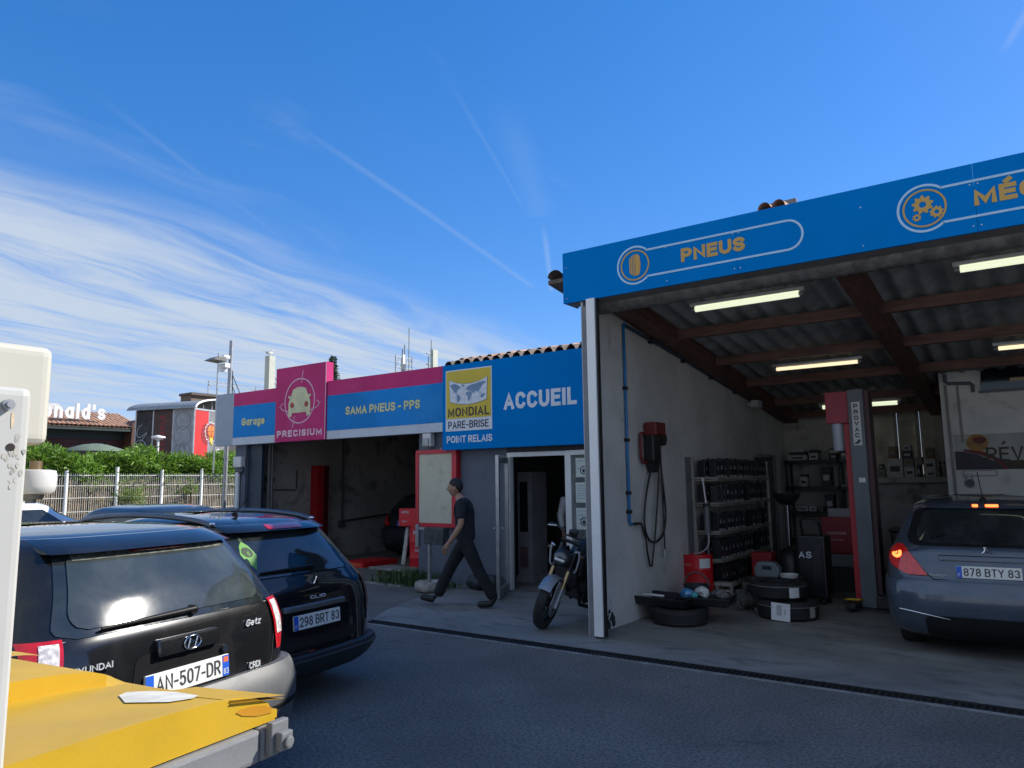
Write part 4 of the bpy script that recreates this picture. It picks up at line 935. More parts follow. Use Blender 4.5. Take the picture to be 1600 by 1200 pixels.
b.lathe([(.0, -.10), (.13, -.10), (.15, -.06), (.10, 0), (.12, .06), (.08, .10), (.0, .11)], (0, 0, 0), 12, 'x').box(-.16, -.06, -.10, .10, -.13, .12).cyl((-.05, -.05, .1), (-.02, -.08, .22), .05, n=10).box(.05, .2, -.06, .08, -.10, .04)
b.xf(Mg).build('housing', mat('dirty_cast_metal', (.13, .13, .125), .6, metal=.5, var=.4, vscale=12), gb2, bevel=.012)
MB().tube([(.93, 2.50, .18), (.96, 2.44, .30), (1.04, 2.42, .36)], .018, 8).box(1.0, 1.08, 2.40, 2.44, .33, .39).build('bracket', alu, gb2)
MB().tube([(.95, 2.36, .06), (1.0, 2.30, .03), (1.12, 2.26, .02)], .02, 8).build('foot_bracket', mat('pale_cast', (.32, .32, .31), .5, metal=.5), gb2)
jc = thing('grey_canister', 'grey plastic canister with a handle lying behind the stacked tyres', 'canister', (1.0, 3.1, 0))
MB().prism([(.80, .40), (1.10, .40), (1.12, .52), (1.05, .60), (.84, .60), (.79, .52)], 2.86, 3.02, 'xz').build('canister_body', mat('blue_grey_plastic', (.17, .20, .22), .5, var=.15), jc, bevel=.02)
MB().box(.90, 1.02, 2.855, 2.865, .50, .55).build('handle_recess', black_plastic, jc)
MB().box(.78, 1.35, 2.80, 3.2, .006, .398).build('base_crate', mat('dark_crate', (.05, .052, .055), .7), jc)
MB().lathe([(.02, .40), (.11, .405), (.125, .45), (.118, .452), (.10, .41)], (1.22, 2.95, 0), 22).build('white_bowl', white_plastic, None, loc=(1.22, 2.95, .4), tag=('shallow white bowl beside the grey canister', 'bowl'), smooth=50)
rc = thing('red_jerrycan', 'red box shaped jerrycan at the far foot of the oil shelf', 'jerrycan', (.55, 4.0, .3))
MB().box(.42, .72, 3.9, 4.15, .28, .62).build('can_body', mat('dark_red_plastic2', (.34, .016, .02), .5, var=.15), rc, bevel=.02)
MB().box(.36, .80, 3.86, 4.25, .006, .278).build('wood_block', mat('dark_wood', (.05, .035, .025), .8), rc)
# drain funnel on a stand
df = thing('oil_drainer', 'oil drain bowl on a thin pole with black tank behind the tyres', 'oil drainer', (1.05, 3.75, 0))
MB().lathe([(.03, 1.33), (.09, 1.35), (.165, 1.43), (.185, 1.49), (.192, 1.49), (.172, 1.425), (.095, 1.335), (.0, 1.32)], (1.03, 3.75, 0), 24).build('bowl', black_plastic, df, smooth=50)
MB().cyl((1.03, 3.75, .75), (1.03, 3.75, 1.34), .014, n=8).build('pole', steel, df)
MB().lathe([(.0, .03), (.17, .03), (.18, .08), (.18, .55), (.13, .68), (.03, .75), (.0, .75)], (1.03, 3.78, 0), 20).build('tank', black_plastic, df, smooth=40)
# tall black diagnostic trolley
tr = thing('trolley', 'black workshop trolley with white letters and a push handle', 'trolley', (1.40, 3.6, 0))
MB().box(1.20, 1.58, 3.42, 3.80, .10, .92).build('body', mat('trolley_black', (.012, .012, .014), .35), tr, bevel=.02)
MB().tube([(1.30, 3.44, .92), (1.30, 3.36, 1.12), (1.34, 3.34, 1.16), (1.50, 3.34, 1.16), (1.54, 3.36, 1.12), (1.54, 3.44, .92)], .016, 8).build('push_handle', black_plastic, tr, smooth=60)
text('AS', white_letter, tr, 'lettering', (1.235, 3.4195, .62), FX, UZ, w=.17, h=.09, bold=.04)
b = MB()
for xx in (1.26, 1.52):
    for yy in (3.48, 3.74): b.cyl((xx - .02, yy, .05), (xx + .02, yy, .05), .045, n=14)
b.build('castors', rubber, tr, smooth=40, kind='stuff')
MB().box(1.42, 1.54, 3.410, 3.419, .30, .80).build('door', mat('trolley_panel', (.025, .026, .03), .3), tr)
MB().cyl((1.22, 3.40, 1.1), (1.24, 3.40, .1), .008, n=6).build('cable', black_plastic, tr)
# red box and white board behind trolley
rb2 = thing('red_chest', 'red metal chest leaning on a pale board behind the black trolley', 'chest', (1.55, 5.0, .6))
MB().box(1.18, 1.62, 5.0, 5.2, .55, 1.10).build('chest_body', mat('dark_red_metal', (.26, .014, .02), .45), rb2, bevel=.015)
MB().box(1.26, 1.54, 4.990, 4.999, .84, .88).box(1.30, 1.50, 4.990, 4.999, .75, .77).build('print', mat('pink_print', (.45, .2, .22), .6), rb2)
MB().box(1.10, 1.75, 4.95, 5.4, .35, .546).build('base_box', mat('grey_case', (.16, .17, .17), .6), rb2, bevel=.02)
MB().box(1.05, 1.8, 4.9, 5.5, .006, .345).build('bench', mat('dark_bench', (.04, .04, .042), .7), rb2)
wb2 = MB().box(1.20, 1.80, 5.42, 5.46, .38, 1.22).build('leaning_board', mat('pale_board', (.36, .36, .37), .7, var=.1), None, loc=(1.5, 5.4, .38), tag=('pale board standing upright behind the red chest', 'board'))
# back shelf unit
bs = thing('back_shelf', 'black shelf unit with boxes at the back wall left of the lift', 'shelf', (.5, 7.7, 0))
for z in (2.05, 1.55, 1.08, .55): MB().box(-.02, 1.28, 7.55, 7.95, z - .06, z).build('shelf_board', black_paint, bs)
for xx in (.0, .95, 1.26):
    for yy in (7.57, 7.93): MB().box(xx - .02, xx + .02, yy - .02, yy + .02, .006, 2.05).build('upright', black_paint, bs)
box_mats = [mat('box_white', (.42, .42, .41), .8, var=.2, vscale=20), mat('box_grey', (.20, .20, .20), .8, var=.2), mat('box_dark', (.035, .035, .04), .6, var=.3), mat('box_kraft', (.20, .15, .10), .85, var=.2), mat('box_blue', (.05, .09, .16), .6, var=.2)]
def carton(x0, x1, y, z, h, mi, label, group):
    t = thing('carton', label, 'box', ((x0 + x1) / 2, y, z), group)
    MB().box(x0, x1, y - .09, y + .09, z, z + h).build('box_body', box_mats[mi], t, bevel=.004, segs=1)
    if h > .06: MB().box(x0 + .2 * (x1 - x0), x1 - .2 * (x1 - x0), y - .0925, y - .0905, z + .3 * h, z + .6 * h).build('box_label', box_mats[(mi + 2) % 4], t)
WHERE = {2.05: 'top board', 1.55: 'second board', 1.08: 'third board'}
DS = ('white', 'grey', 'black', 'brown', 'blue')
def names(items, where):
    base = sorted([i for i in items if len(i) < 5], key=lambda i: i[0]); out = []
    for it in items:
        if len(it) < 5: out.append('%s carton, %s from the left on the %s' % (DS[it[3]], ORD[base.index(it)], where))
        else:
            k = min(range(len(base)), key=lambda q: abs(base[q][0] + base[q][1] - it[0] - it[1])); lev = sum(1 for o in items if len(o) > 4 and o[4] < it[4] and abs(o[0] + o[1] - it[0] - it[1]) < .12)
            out.append('%s carton %s the %s stack on the %s' % (DS[it[3]], ('midway up', 'high up in', 'on top of')[min(lev, 2)], ORD[k], where))
    return out
for z, items in ((2.05, [(.02, .38, .10, 0), (.05, .36, .06, 2, .10), (.06, .33, .05, 0, .16), (.42, .58, .13, 0), (.43, .60, .06, 2, .13), (.64, .78, .09, 1), (.80, .92, .12, 2), (.80, .95, .06, 0, .12), (.80, .98, .03, 2, .18), (1.0, 1.24, .06, 1), (1.0, 1.22, .05, 0, .06), (1.02, 1.25, .04, 2, .11)]),
                 (1.55, [(.22, .36, .18, 0), (.24, .36, .05, 2, .18), (.62, .80, .36, 2), (.98, 1.12, .02, 0)]),
                 (1.08, [(.14, .34, .09, 0), (.36, .50, .09, 0), (.54, .62, .08, 1), (.66, .82, .32, 2), (.86, .92, .25, 1)])):
    for it, lb in zip(items, names(items, WHERE[z] + ' of the back shelf')):
        dz = it[4] if len(it) > 4 else 0
        carton(it[0], it[1], 7.72, z + .0005 + dz, it[2], it[3], lb, 'cartons on the black back shelf')
# window ledge clutter
LED = ((1.60, 1.72, .16, 1), (1.62, 1.70, .08, 2, .16), (1.76, 2.02, .34, 0), (1.80, 1.94, .22, 3, .34), (2.04, 2.20, .18, 0), (2.04, 2.20, .16, 1, .18), (2.02, 2.18, .14, 2, .34), (2.05, 2.17, .10, 0, .48), (2.24, 2.30, .22, 2), (2.24, 2.34, .14, 1, .22), (2.38, 2.54, .12, 0), (2.36, 2.54, .20, 0, .12), (2.40, 2.52, .20, 3, .32))
for it, lb in zip(LED, names(LED, 'window ledge at the back')):
    dz = it[4] if len(it) > 4 else 0
    carton(it[0] - .02, it[1] - .02, 7.885, 1.7005 + dz, it[2], it[3], lb, 'cartons on the window ledge')
for k, xx in enumerate((2.585, 2.655)):
    t = thing('spray_bottle', ('spray bottle with a black cap on the window ledge', 'grey bottle at the right end of the window ledge')[k], 'bottle', (xx, 7.85, 1.7))
    MB().lathe([(.0, 1.701), (.03, 1.701), (.03, 1.85), (.012, 1.90), (.012, 1.92), (.0, 1.92)], (xx, 7.85, 0), 12).build('flask', box_mats[2 if k == 0 else 1], t, smooth=50)
    MB().cyl((xx, 7.85, 1.92), (xx, 7.85, 1.97), .022, n=10).build('cap', black_plastic, t)

# lift ---------------------------------------------------------------
lf_ = thing('lift_post', 'grey and red two post lift column with a black lettered white plate', 'vehicle lift', (2.05, 3.5, 0))
lift_grey = mat('lift_grey', (.13, .145, .16), .5, var=.12, vscale=3)
MB().box(2.0, 2.19, 3.40, 3.47, .03, 2.88).box(2.0, 2.03, 3.47, 3.75, .03, 2.88).box(2.16, 2.19, 3.47, 3.75, .03, 2.88).build('column', lift_grey, lf_, bevel=.006)
MB().box(1.91, 1.998, 3.52, 3.72, .03, 2.44).build('red_column', red_frame, lf_, bevel=.005)
MB().box(1.70, 1.995, 3.45, 3.72, 2.44, 2.87).build('motor_box', mat('motor_red', (.35, .025, .05), .45, var=.1), lf_, bevel=.008)
MB().lathe([(.0, 2.07), (.065, 2.07), (.07, 2.09), (.075, 2.44)], (1.82, 3.56, 0), 18).build('oil_tank', mat('translucent_white', (.45, .48, .54), .4), lf_, smooth=40)
MB().box(2.19, 2.25, 3.45, 3.72, .03, 2.86).build('carriage', mat('dark_red_carriage', (.06, .018, .022), .5), lf_)
MB().box(2.045, 2.15, 3.392, 3.399, 2.13, 2.71).build('name_plate', white_plastic, lf_)
for i, chx in enumerate('PROVAC'):
    text(chx, print_m, lf_, 'letter', (2.0975, 3.3915, 2.625 - i * .078), FX, UZ, w=.055, h=.058, bold=.05, align='C')
MB().prism([(2.06, 2.145), (2.11, 2.155), (2.13, 2.185), (2.13, 2.205), (2.10, 2.205), (2.095, 2.18), (2.06, 2.165)], 3.388, 3.3915).build('swoosh', print_m, lf_)
MB().box(2.075, 2.155, 3.392, 3.399, 1.64, 1.70).build('small_plate', paper, lf_)
MB().box(1.86, 2.34, 3.32, 3.95, .0065, .03).build('base_plate', black_paint, lf_)
MB().box(2.20, 2.40, 3.25, 3.60, .05, .20).box(1.88, 2.0, 3.0, 3.45, .05, .12).build('lift_arm', black_paint, lf_, bevel=.01)
MB().cyl((2.33, 3.24, .2), (2.33, 3.24, .25), .05, n=12).cyl((1.9, 3.02, .12), (1.9, 3.02, .16), .05, n=12).build('lift_pad', rubber, lf_)
MB().tube([(1.86, 3.15, .05), (1.86, 3.05, .15), (1.92, 2.98, .18), (2.06, 3.0, .18), (2.08, 3.08, .17)], .014, 8).build('safety_bar', mat('yellow_paint', (.55, .36, .02), .5), lf_)
# bits at the right of the lift
rb = thing('waste_bin', 'tall black bin between the lift post and the grey car', 'bin', (2.45, 4.4, 0))
MB().prism([(2.30, .03), (2.72, .03), (2.76, .95), (2.27, .95)], 4.2, 4.6, 'xz').build('bin_body', mat('bin_black', (.012, .013, .015), .5), rb, bevel=.03)
MB().box(2.25, 2.78, 4.17, 4.63, .95, 1.0).build('bin_lid', black_plastic, rb, bevel=.02)
MB().cyl((2.32, 4.55, .06), (2.70, 4.55, .06), .06, n=14).build('bin_axle', rubber, rb)
pd_ = thing('bench_post', 'dusty metal stand carrying a clear bucket left of the grey car', 'stand', (2.72, 4.9, 0))
MB().box(2.60, 2.92, 4.85, 5.15, .006, 1.12).build('stand_body', mat('dusty_metal', (.14, .135, .13), .7, var=.3, vscale=8), pd_)
MB().box(2.57, 2.98, 4.82, 5.18, 1.12, 1.16).build('stand_top', black_plastic, pd_)
bq = thing('clear_bucket', 'half clear plastic bucket with white lumps on the metal stand', 'bucket', (2.72, 4.98, 1.16))
MB().lathe([(.0, 1.162), (.105, 1.162), (.12, 1.44), (.128, 1.44), (.128, 1.42), (.125, 1.41)], (2.71, 4.98, 0), 20).build('pail', glass_mat('milky_plastic', (.25, .28, .28), .3, .6), bq, smooth=50)
MB().lathe([(.0, 1.30), (.06, 1.28), (.10, 1.20), (.10, 1.165), (.0, 1.165)], (2.71, 4.98, 0), 12).build('contents', white_plastic, bq, smooth=50)
MB().lathe([(.0, 1.162), (.05, 1.162), (.05, 1.25), (.0, 1.25)], (2.90, 4.93, 0), 14).build('white_pot', white_plastic, None, loc=(2.90, 4.93, 1.16), tag=('small white pot beside the clear bucket on the metal stand', 'pot'), smooth=50)
# partition wall: banner, pipes, dark window, lock
bn = thing('banner', 'printed service banner with dark capital letters on the white partition', 'banner', (3.9, 5.78, 1.8))
Mb = 5.79
MB().box(3.00, 5.4, Mb - .006, Mb - .001, 1.80, 2.33).build('sheet', mat('banner_white', (.42, .42, .40), .7, var=.1), bn)
MB().box(3.3, 5.4, Mb - .0085, Mb - .0062, 1.80, 1.93).build('lower_band', mat('banner_brown', (.07, .06, .035), .7, var=.3, vscale=5), bn)
MB().prism([(3.0, 1.80), (3.62, 1.80), (3.50, 1.92), (3.30, 2.02), (3.12, 2.07), (3.0, 2.08)], Mb - .011, Mb - .0087).build('dark_shape', mat('banner_dark', (.04, .03, .05), .6, var=.3, vscale=4), bn)
MB().prism([(3.32, 2.02), (3.52, 1.92), (3.62, 1.80), (3.67, 1.80), (3.56, 1.96), (3.36, 2.07), (3.12, 2.11), (3.12, 2.075)], Mb - .0125, Mb - .0112).build('red_sweep', mat('banner_red', (.16, .02, .02), .6), bn)
b = MB(); b.ball((3.30, Mb - .008, 2.20), .145, .006, .13, 20, 8); b.build('orange_disc', mat('banner_orange', (.36, .19, .05), .6, var=.3, vscale=9), bn, smooth=60)
b = MB(); b.ball((3.33, Mb - .0145, 2.24), .09, .004, .055, 16, 6); b.build('dark_red_disc', mat('banner_red', (.16, .02, .02), .6), bn)
text('RÉVISION', mat('banner_letters', (.045, .04, .025), .6), bn, 'lettering', (3.40, Mb - .0128, 1.915), FX, UZ, w=1.08, h=.215, bold=.035)
text('I', mat('banner_letters', (.045, .04, .025), .6), bn, 'lettering', (3.95, Mb - .0128, 2.19), FX, UZ, w=.035, h=.12, bold=.03)
dw = thing('dark_opening', 'wide dark hatch with a slanted left edge high on the white partition', 'hatch', (4.2, 5.79, 2.95))
MB().prism([(3.40, 2.98), (5.6, 2.98), (5.6, 3.30), (3.46, 3.30), (3.43, 3.24)], 5.770, 5.7915).build('hatch_panel', dark_glass, dw)
MB().box(3.38, 5.6, 5.76, 5.7915, 2.94, 2.978).build('hatch_sill', mat('blue_grey_pipe', (.10, .12, .15), .5), dw)
pp = thing('wall_pipe', 'blue grey pipe bending along the top of the white partition', 'pipe', (3.1, 5.75, 3.1))
MB().tube([(2.96, 5.75, 3.26), (2.96, 5.75, 3.15), (2.99, 5.75, 3.12), (3.28, 5.75, 3.10), (3.31, 5.75, 3.07), (3.31, 5.75, 2.96)], .026, 8).build('pipe_run', mat('blue_grey_pipe', (.10, .12, .15), .5), pp, smooth=60)
MB().cyl((2.97, 5.77, 1.35), (2.95, 5.77, 3.1), .018, n=8).cyl((3.12, 5.77, 2.2), (3.11, 5.77, 3.08), .014, n=8).build('riser', mat('painted_pipe', (.30, .30, .29), .6), pp)
lk = thing('padlock', 'grey padlock hanging under a small rail on the white partition', 'padlock', (3.2, 5.75, 1.6))
MB().cyl((3.16, 5.74, 1.60), (3.16, 5.78, 1.60), .06, n=18).build('lock_body', mat('lock_grey', (.08, .085, .09), .5), lk)
MB().tube([(3.12, 5.765, 1.65), (3.12, 5.765, 1.74), (3.20, 5.765, 1.74), (3.20, 5.765, 1.65)], .008, 6).build('shackle', steel, lk)
MB().box(3.08, 3.52, 5.77, 5.79, 1.70, 1.79).build('rail', mat('painted_rail', (.32, .32, .31), .6), lk)
MB().box(3.10, 3.50, 5.765, 5.769, 1.715, 1.775).build('rail_face', white_brick, lk)
# frame in the side wall behind the shelf
df2 = thing('wall_door', 'pale framed door in the side wall behind the far end of the oil shelf', 'door', (WX, 6.7, 0))
MB().box(WX + .001, WX + .04, 6.05, 6.15, 0.006, 2.15).box(WX + .001, WX + .04, 7.1, 7.2, .006, 2.15).box(WX + .001, WX + .04, 6.15, 7.1, 2.07, 2.15).build('door_frame', mat('dim_frame', (.24, .25, .25), .6), df2)
MB().box(WX + .001, WX + .02, 6.15, 7.1, .006, 2.07).build('door_leaf', mat('dim_leaf', (.14, .15, .155), .6), df2)
sp = thing('pump_stand', 'pneumatic grease pump tubes standing at the far end of the oil shelf', 'pump', (.15, 5.8, 0))
MB().cyl((.10, 5.75, .006), (.10, 5.75, .6), .13, n=16).build('drum', mat('dark_drum', (.04, .042, .045), .5), sp)
MB().cyl((.06, 5.75, .6), (.06, 5.75, 2.1), .03, n=10).cyl((.17, 5.75, .6), (.17, 5.75, 2.05), .022, n=10).build('tubes', steel, sp)
MB().box(-.02, .26, 5.70, 5.80, 2.0, 2.08).build('cross_bar', black_paint, sp)
# ---------------------------------------------------------------- cars (local frame: +x is the rear, z up)
def paint(name, col, rough=.28, flake=0.0, dust=.25):
    m = mat(name, col, rough, metal=flake, var=.10, vscale=3, coat=1.0, spec=.12, dirt=(.085, .085, .085), dscale=5, damt=dust*.7, dlo=.45, dhi=.9)
    return m
trim_black = mat('car_trim_black', (.009, .009, .010), .5, var=.2, spec=.2)
bumper_grey = mat('car_bumper_grey', (.075, .079, .083), .5, var=.1, vscale=5, dirt=(.2, .19, .17), dscale=6, damt=.4)
car_glass = mat('car_glass', (.014, .018, .019), .03, var=.2, vscale=2, spec=.9, dirt=(.12, .13, .125), dscale=3.5, damt=.28, dlo=.35, dhi=.85, rvar=.02)
dusty_glass = mat('dusty_car_glass', (.028, .036, .037), .036, var=.25, vscale=1.6, spec=.9, dirt=(.11, .12, .11), dscale=3.0, damt=.5, dlo=.35, dhi=.9, rvar=.02, drough=.03)
lamp_red = mat('lamp_red', (.45, .008, .012), .12, var=.15, vscale=30, coat=1)
lamp_clear = mat('lamp_clear', (.62, .58, .57), .15, var=.35, vscale=45, coat=1)
lamp_lit = mat('lamp_lit', (.9, .12, .03), .3, emit=(1.0, .13, .03), estr=1.3)
lamp_glow = mat('lamp_glow', (.36, .008, .010), .2, emit=(1.0, .03, .02), estr=.022, coat=1, var=.3, vscale=30)
plate_w = mat('plate_white', (.66, .66, .62), .35, var=.05)
plate_eu = mat('plate_blue', (.01, .09, .50), .4, var=.05)
rim_m = mat('wheel_rim', (.30, .31, .32), .35, metal=.8, var=.1)

class Car:
    def __init__(s, root, lv, Ry=.26, Rx=.13, bow=.05, Fy=.45, Fx=.30):
        s.root = root; s.Ry, s.Rx, s.bow, s.Fy, s.Fx = Ry, Rx, bow, Fy, Fx
        n = 70; Z = [l[0] for l in lv]
        zs = []
        for i in range(len(Z) - 1):
            k = max(2, int((Z[i + 1] - Z[i]) / .022)); zs += [Z[i] + (Z[i + 1] - Z[i]) * j / k for j in range(k)]
        zs.append(Z[-1]); s.z = zs
        def ip(z, c):
            for i in range(len(Z) - 1):
                if z <= Z[i + 1]:
                    t = (z - Z[i]) / max(1e-6, Z[i + 1] - Z[i]); return lv[i][c] * (1 - t) + lv[i + 1][c] * t
            return lv[-1][c]
        raw = [[ip(z, c) for z in zs] for c in (1, 2, 3)]
        for a in raw:
            for _ in range(2): a[1:-1] = [.25 * a[i - 1] + .5 * a[i] + .25 * a[i + 1] for i in range(1, len(a) - 1)]
        s.w_, s.xr_, s.xf_ = raw
    def at(s, z, arr):
        zs = s.z
        if z <= zs[0]: return arr[0]
        for i in range(len(zs) - 1):
            if z <= zs[i + 1]:
                t = (z - zs[i]) / max(1e-6, zs[i + 1] - zs[i]); return arr[i] * (1 - t) + arr[i + 1] * t
        return arr[-1]
    def W(s, z): return s.at(z, s.w_)
    def rear(s, y, z, off=0.0):
        w = s.W(z); Ry = min(s.Ry, w * .6); t = min(1, max(0, (abs(y) - (w - Ry)) / Ry)); tt = min(1, abs(y) / max(w, 1e-4))
        return s.at(z, s.xr_) - s.bow * tt * tt - s.Rx * (1 - math.sqrt(max(0, 1 - t * t))) + off
    def front(s, y, z):
        w = s.W(z); Fy = min(s.Fy, w * .8); t = min(1, max(0, (abs(y) - (w - Fy)) / Fy))
        return s.at(z, s.xf_) + s.Fx * (1 - math.sqrt(max(0, 1 - t * t))) + .10 * min(1, abs(y) / max(w, 1e-4)) ** 2
    def ring(s, z, off=0.0, ny=26, nx=14):
        w = s.W(z); ys = [w * math.sin(math.pi / 2 * (2 * k / ny - 1)) for k in range(ny + 1)]
        pts = [(s.rear(y, z) + off, y * (1 + off / max(w, .05))) for y in ys]
        xa, xb = s.rear(w, z), s.front(w, z)
        side = [xa + (xb - xa) * k / nx for k in range(1, nx)]
        pts += [(x, w + off) for x in side]
        pts += [(s.front(y, z) - off, y) for y in reversed(ys)]
        pts += [(x, -w - off) for x in reversed(side)]
        return pts
    def body(s, m, name='body'):
        b = MB(); rings = [s.ring(z) for z in s.z]; N = len(rings[0])
        vs_ = [(x, y, z) for r_, z in zip(rings, s.z) for x, y in r_]
        fs = [(i * N + k, i * N + (k + 1) % N, (i + 1) * N + (k + 1) % N, (i + 1) * N + k) for i in range(len(rings) - 1) for k in range(N)]
        fs += [tuple(range(N - 1, -1, -1)), tuple((len(rings) - 1) * N + k for k in range(N))]
        b.add(vs_, fs); return b.build(name, m, s.root, smooth=48)
    def patch(s, name, m, z0, z1, yl, yr, off=.006, nz=16, ny=20, parent=None, label=None, xadd=0.0):
        """panel on the tail; yl, yr: functions of t = 0..1 up the panel (or numbers)"""
        fl_ = yl if callable(yl) else (lambda t: yl); fr_ = yr if callable(yr) else (lambda t: yr)
        def fn(u, v):
            z = z0 + (z1 - z0) * u; y = fl_(u) + (fr_(u) - fl_(u)) * v
            e = 1e-3; sl = (s.rear(y, z + e) - s.rear(y, z - e)) / (2 * e); nl = 1 / math.sqrt(1 + sl * sl)
            return (s.rear(y, z) + off * nl + xadd, y * (1 + off * .3), z - off * sl * nl)
        return MB().grid(fn, nz, ny).build(name, m, parent or s.root, smooth=60, label=label)
    def slab(s, name, m, z0, z1, yl, yr, th, bevel=.006, parent=None, n=10, xadd=0.0, flat=False):
        """raised block on the tail following its bow"""
        b = MB(); vs_ = []
        for k in range(n + 1):
            y = yl + (yr - yl) * k / n; zc = (z0 + z1) / 2
            xm = max(s.rear(y, z0), s.rear(y, z1)) if flat else None
            for (z, o) in ((z0, -.03), (z1, -.03), (z1, th), (z0, th)):
                vs_.append(((xm if flat else s.rear(y, z)) + o + xadd, y, z))
        fs = [(4 * k + i, 4 * k + (i + 1) % 4, 4 * k + 4 + (i + 1) % 4, 4 * k + 4 + i) for k in range(n) for i in range(4)] + [(0, 1, 2, 3), (4 * n + 3, 4 * n + 2, 4 * n + 1, 4 * n)]
        b.add(vs_, fs); return b.build(name, m, parent or s.root, bevel=bevel, smooth=50)
    def sidepatch(s, name, m, sgn, z0, z1, xa, xb, off=.006, nz=8, nx=14, parent=None):
        fa = xa if callable(xa) else (lambda t: xa); fb = xb if callable(xb) else (lambda t: xb)
        def fn(u, v):
            z = z0 + (z1 - z0) * u; x = fa(u) + (fb(u) - fa(u)) * v
            return (x, sgn * (s.W(z) + off), z)
        return MB().grid(fn, nz, nx).build(name, m, parent or s.root, smooth=60)
    def line(s, pts, r, m, name='seam', parent=None):
        return MB().tube([(s.rear(y, z) + .001, y, z) for y, z in pts], r, 5).build(name, m, parent or s.root, smooth=80)
    def bumper(s, name, m, z0, z1, off, xfront=-.5, bevel_n=6):
        def half(z, o):
            pts = []; w = s.W(z)
            pts += [(xfront, -w - o)]
            ny = 30
            for k in range(ny + 1):
                y = w * math.sin(math.pi / 2 * (2 * k / ny - 1)); pts.append((s.rear(y, z) + o * (1 if abs(y) < w * .97 else .7), y + o * (y / max(w, .01))))
            pts += [(xfront, w + o)]
            return pts
        prof = [(z0, 0.0)] + [(z0 + (z1 - z0) * (.5 - .5 * math.cos(math.pi * k / bevel_n)), off * math.sin(math.pi * (.15 + .70 * k / bevel_n)) ** .35) for k in range(bevel_n + 1)] + [(z1, 0.0)]
        rows = [half(z, o) for z, o in prof]; N = len(rows[0])
        vs_ = [(x, y, p[0]) for r_, p in zip(rows, prof) for x, y in r_]
        fs = [(i * N + k, i * N + k + 1, (i + 1) * N + k + 1, (i + 1) * N + k) for i in range(len(rows) - 1) for k in range(N - 1)]
        return MB().add(vs_, fs).build(name, m, s.root, smooth=50)
    def wheel(s, x, sgn, r, wd=.185, yo=None):
        yc = sgn * ((yo if yo is not None else s.W(r) - .02) - wd / 2)
        w = bpy.data.objects.new('wheel', None); COL.objects.link(w); w.parent = s.root   # part with tyre and rim
        hw = wd / 2; prof = [(r * .64, -hw * .8), (r * .90, -hw), (r * .985, -hw * .75), (r, -hw * .4), (r, hw * .4), (r * .985, hw * .75), (r * .90, hw), (r * .64, hw * .8)]
        MB().lathe(prof, (x, yc, r), 32, 'y', closed=True).build('tyre', rubber, w, smooth=50)
        b = MB().lathe([(.0, sgn * hw * .45), (r * .16, sgn * hw * .55), (r * .20, sgn * hw * .2), (r * .60, sgn * hw * .35), (r * .655, sgn * hw * .8), (r * .64, 0)], (x, yc, r), 28, 'y')
        for k in range(7):
            a = 2 * math.pi * k / 7; Mr = Matrix.Translation((x, yc, r)) @ Matrix.Rotation(a, 4, 'Y')
            b.box(r * .14, r * .62, -.012 + sgn * hw * .5, .012 + sgn * hw * .5, -.028, .028, Mr)
        b.build('rim', rim_m, w, smooth=40)
        a0 = MB().grid(lambda u, v: (x + (r * 1.13) * math.cos(math.pi * u) * (.0 + v), sgn * (s.W(r) + .004), r + (r * 1.13) * math.sin(math.pi * u) * v), 20, 2)
        a0.build('wheel_arch', trim_black, s.root)

def plate(root, c, tilt, eu_side, st, w=.52, h=.11, dept=None, strip2=False, font_w=.40, modern=False):
    """number plate; c = centre, faces +x, reading along +y"""
    t = R(tilt); ud = Vector((-math.sin(t), 0, math.cos(t))); nd = Vector((0, 1, 0)).cross(ud); c = Vector(c)
    Mp = Matrix(((0, ud.x, nd.x, c.x), (1, ud.y, nd.y, c.y), (0, ud.z, nd.z, c.z), (0, 0, 0, 1)))
    pl = MB().box(-w / 2, w / 2, -h / 2, h / 2, -.012, .004).xf(Mp).build('number_plate', plate_w, root, bevel=.003, segs=1)
    MB().box(-w / 2 + .002, -w / 2 + .046, -h / 2 + .003, h / 2 - .003, .0043, .0055).xf(Mp).build('blue_strip', plate_eu, pl)
    if strip2:
        MB().box(w / 2 - .046, w / 2 - .002, -h / 2 + .003, h / 2 - .003, .0043, .0055).xf(Mp).build('blue_strip', plate_eu, pl)
        MB().box(w / 2 - .040, w / 2 - .008, .018, .045, .0057, .0065).xf(Mp).build('region_badge', mat('badge_orange', (.6, .13, .05), .5), pl)
        text('83', plate_w, pl, 'lettering', Mp @ Vector((w / 2 - .041, -h / 2 + .012, .0057)), (0, 1, 0), ud, w=.034, h=.030, bold=.01, depth=.001)
    text('F', plate_w, pl, 'lettering', Mp @ Vector((-w / 2 + .014, -h / 2 + .016, .0057)), (0, 1, 0), ud, h=.026, bold=.01, depth=.001)
    x0 = -w / 2 + .060; x1 = w / 2 - (.060 if strip2 else .018)
    text(st, print_m, pl, 'lettering', Mp @ Vector((x0, -.037, .0045)), (0, 1, 0), ud, w=x1 - x0, h=.076, bold=.035, depth=.0015)
    return pl
def emblem_ring(root, c, ry, rz, th, m, name='badge'):
    c = Vector(c); return MB().tube([c + Vector((.004, ry * math.cos(2 * math.pi * k / 28), rz * math.sin(2 * math.pi * k / 28))) for k in range(28)], th, 6, closed=True).build(name, m, root, smooth=70)
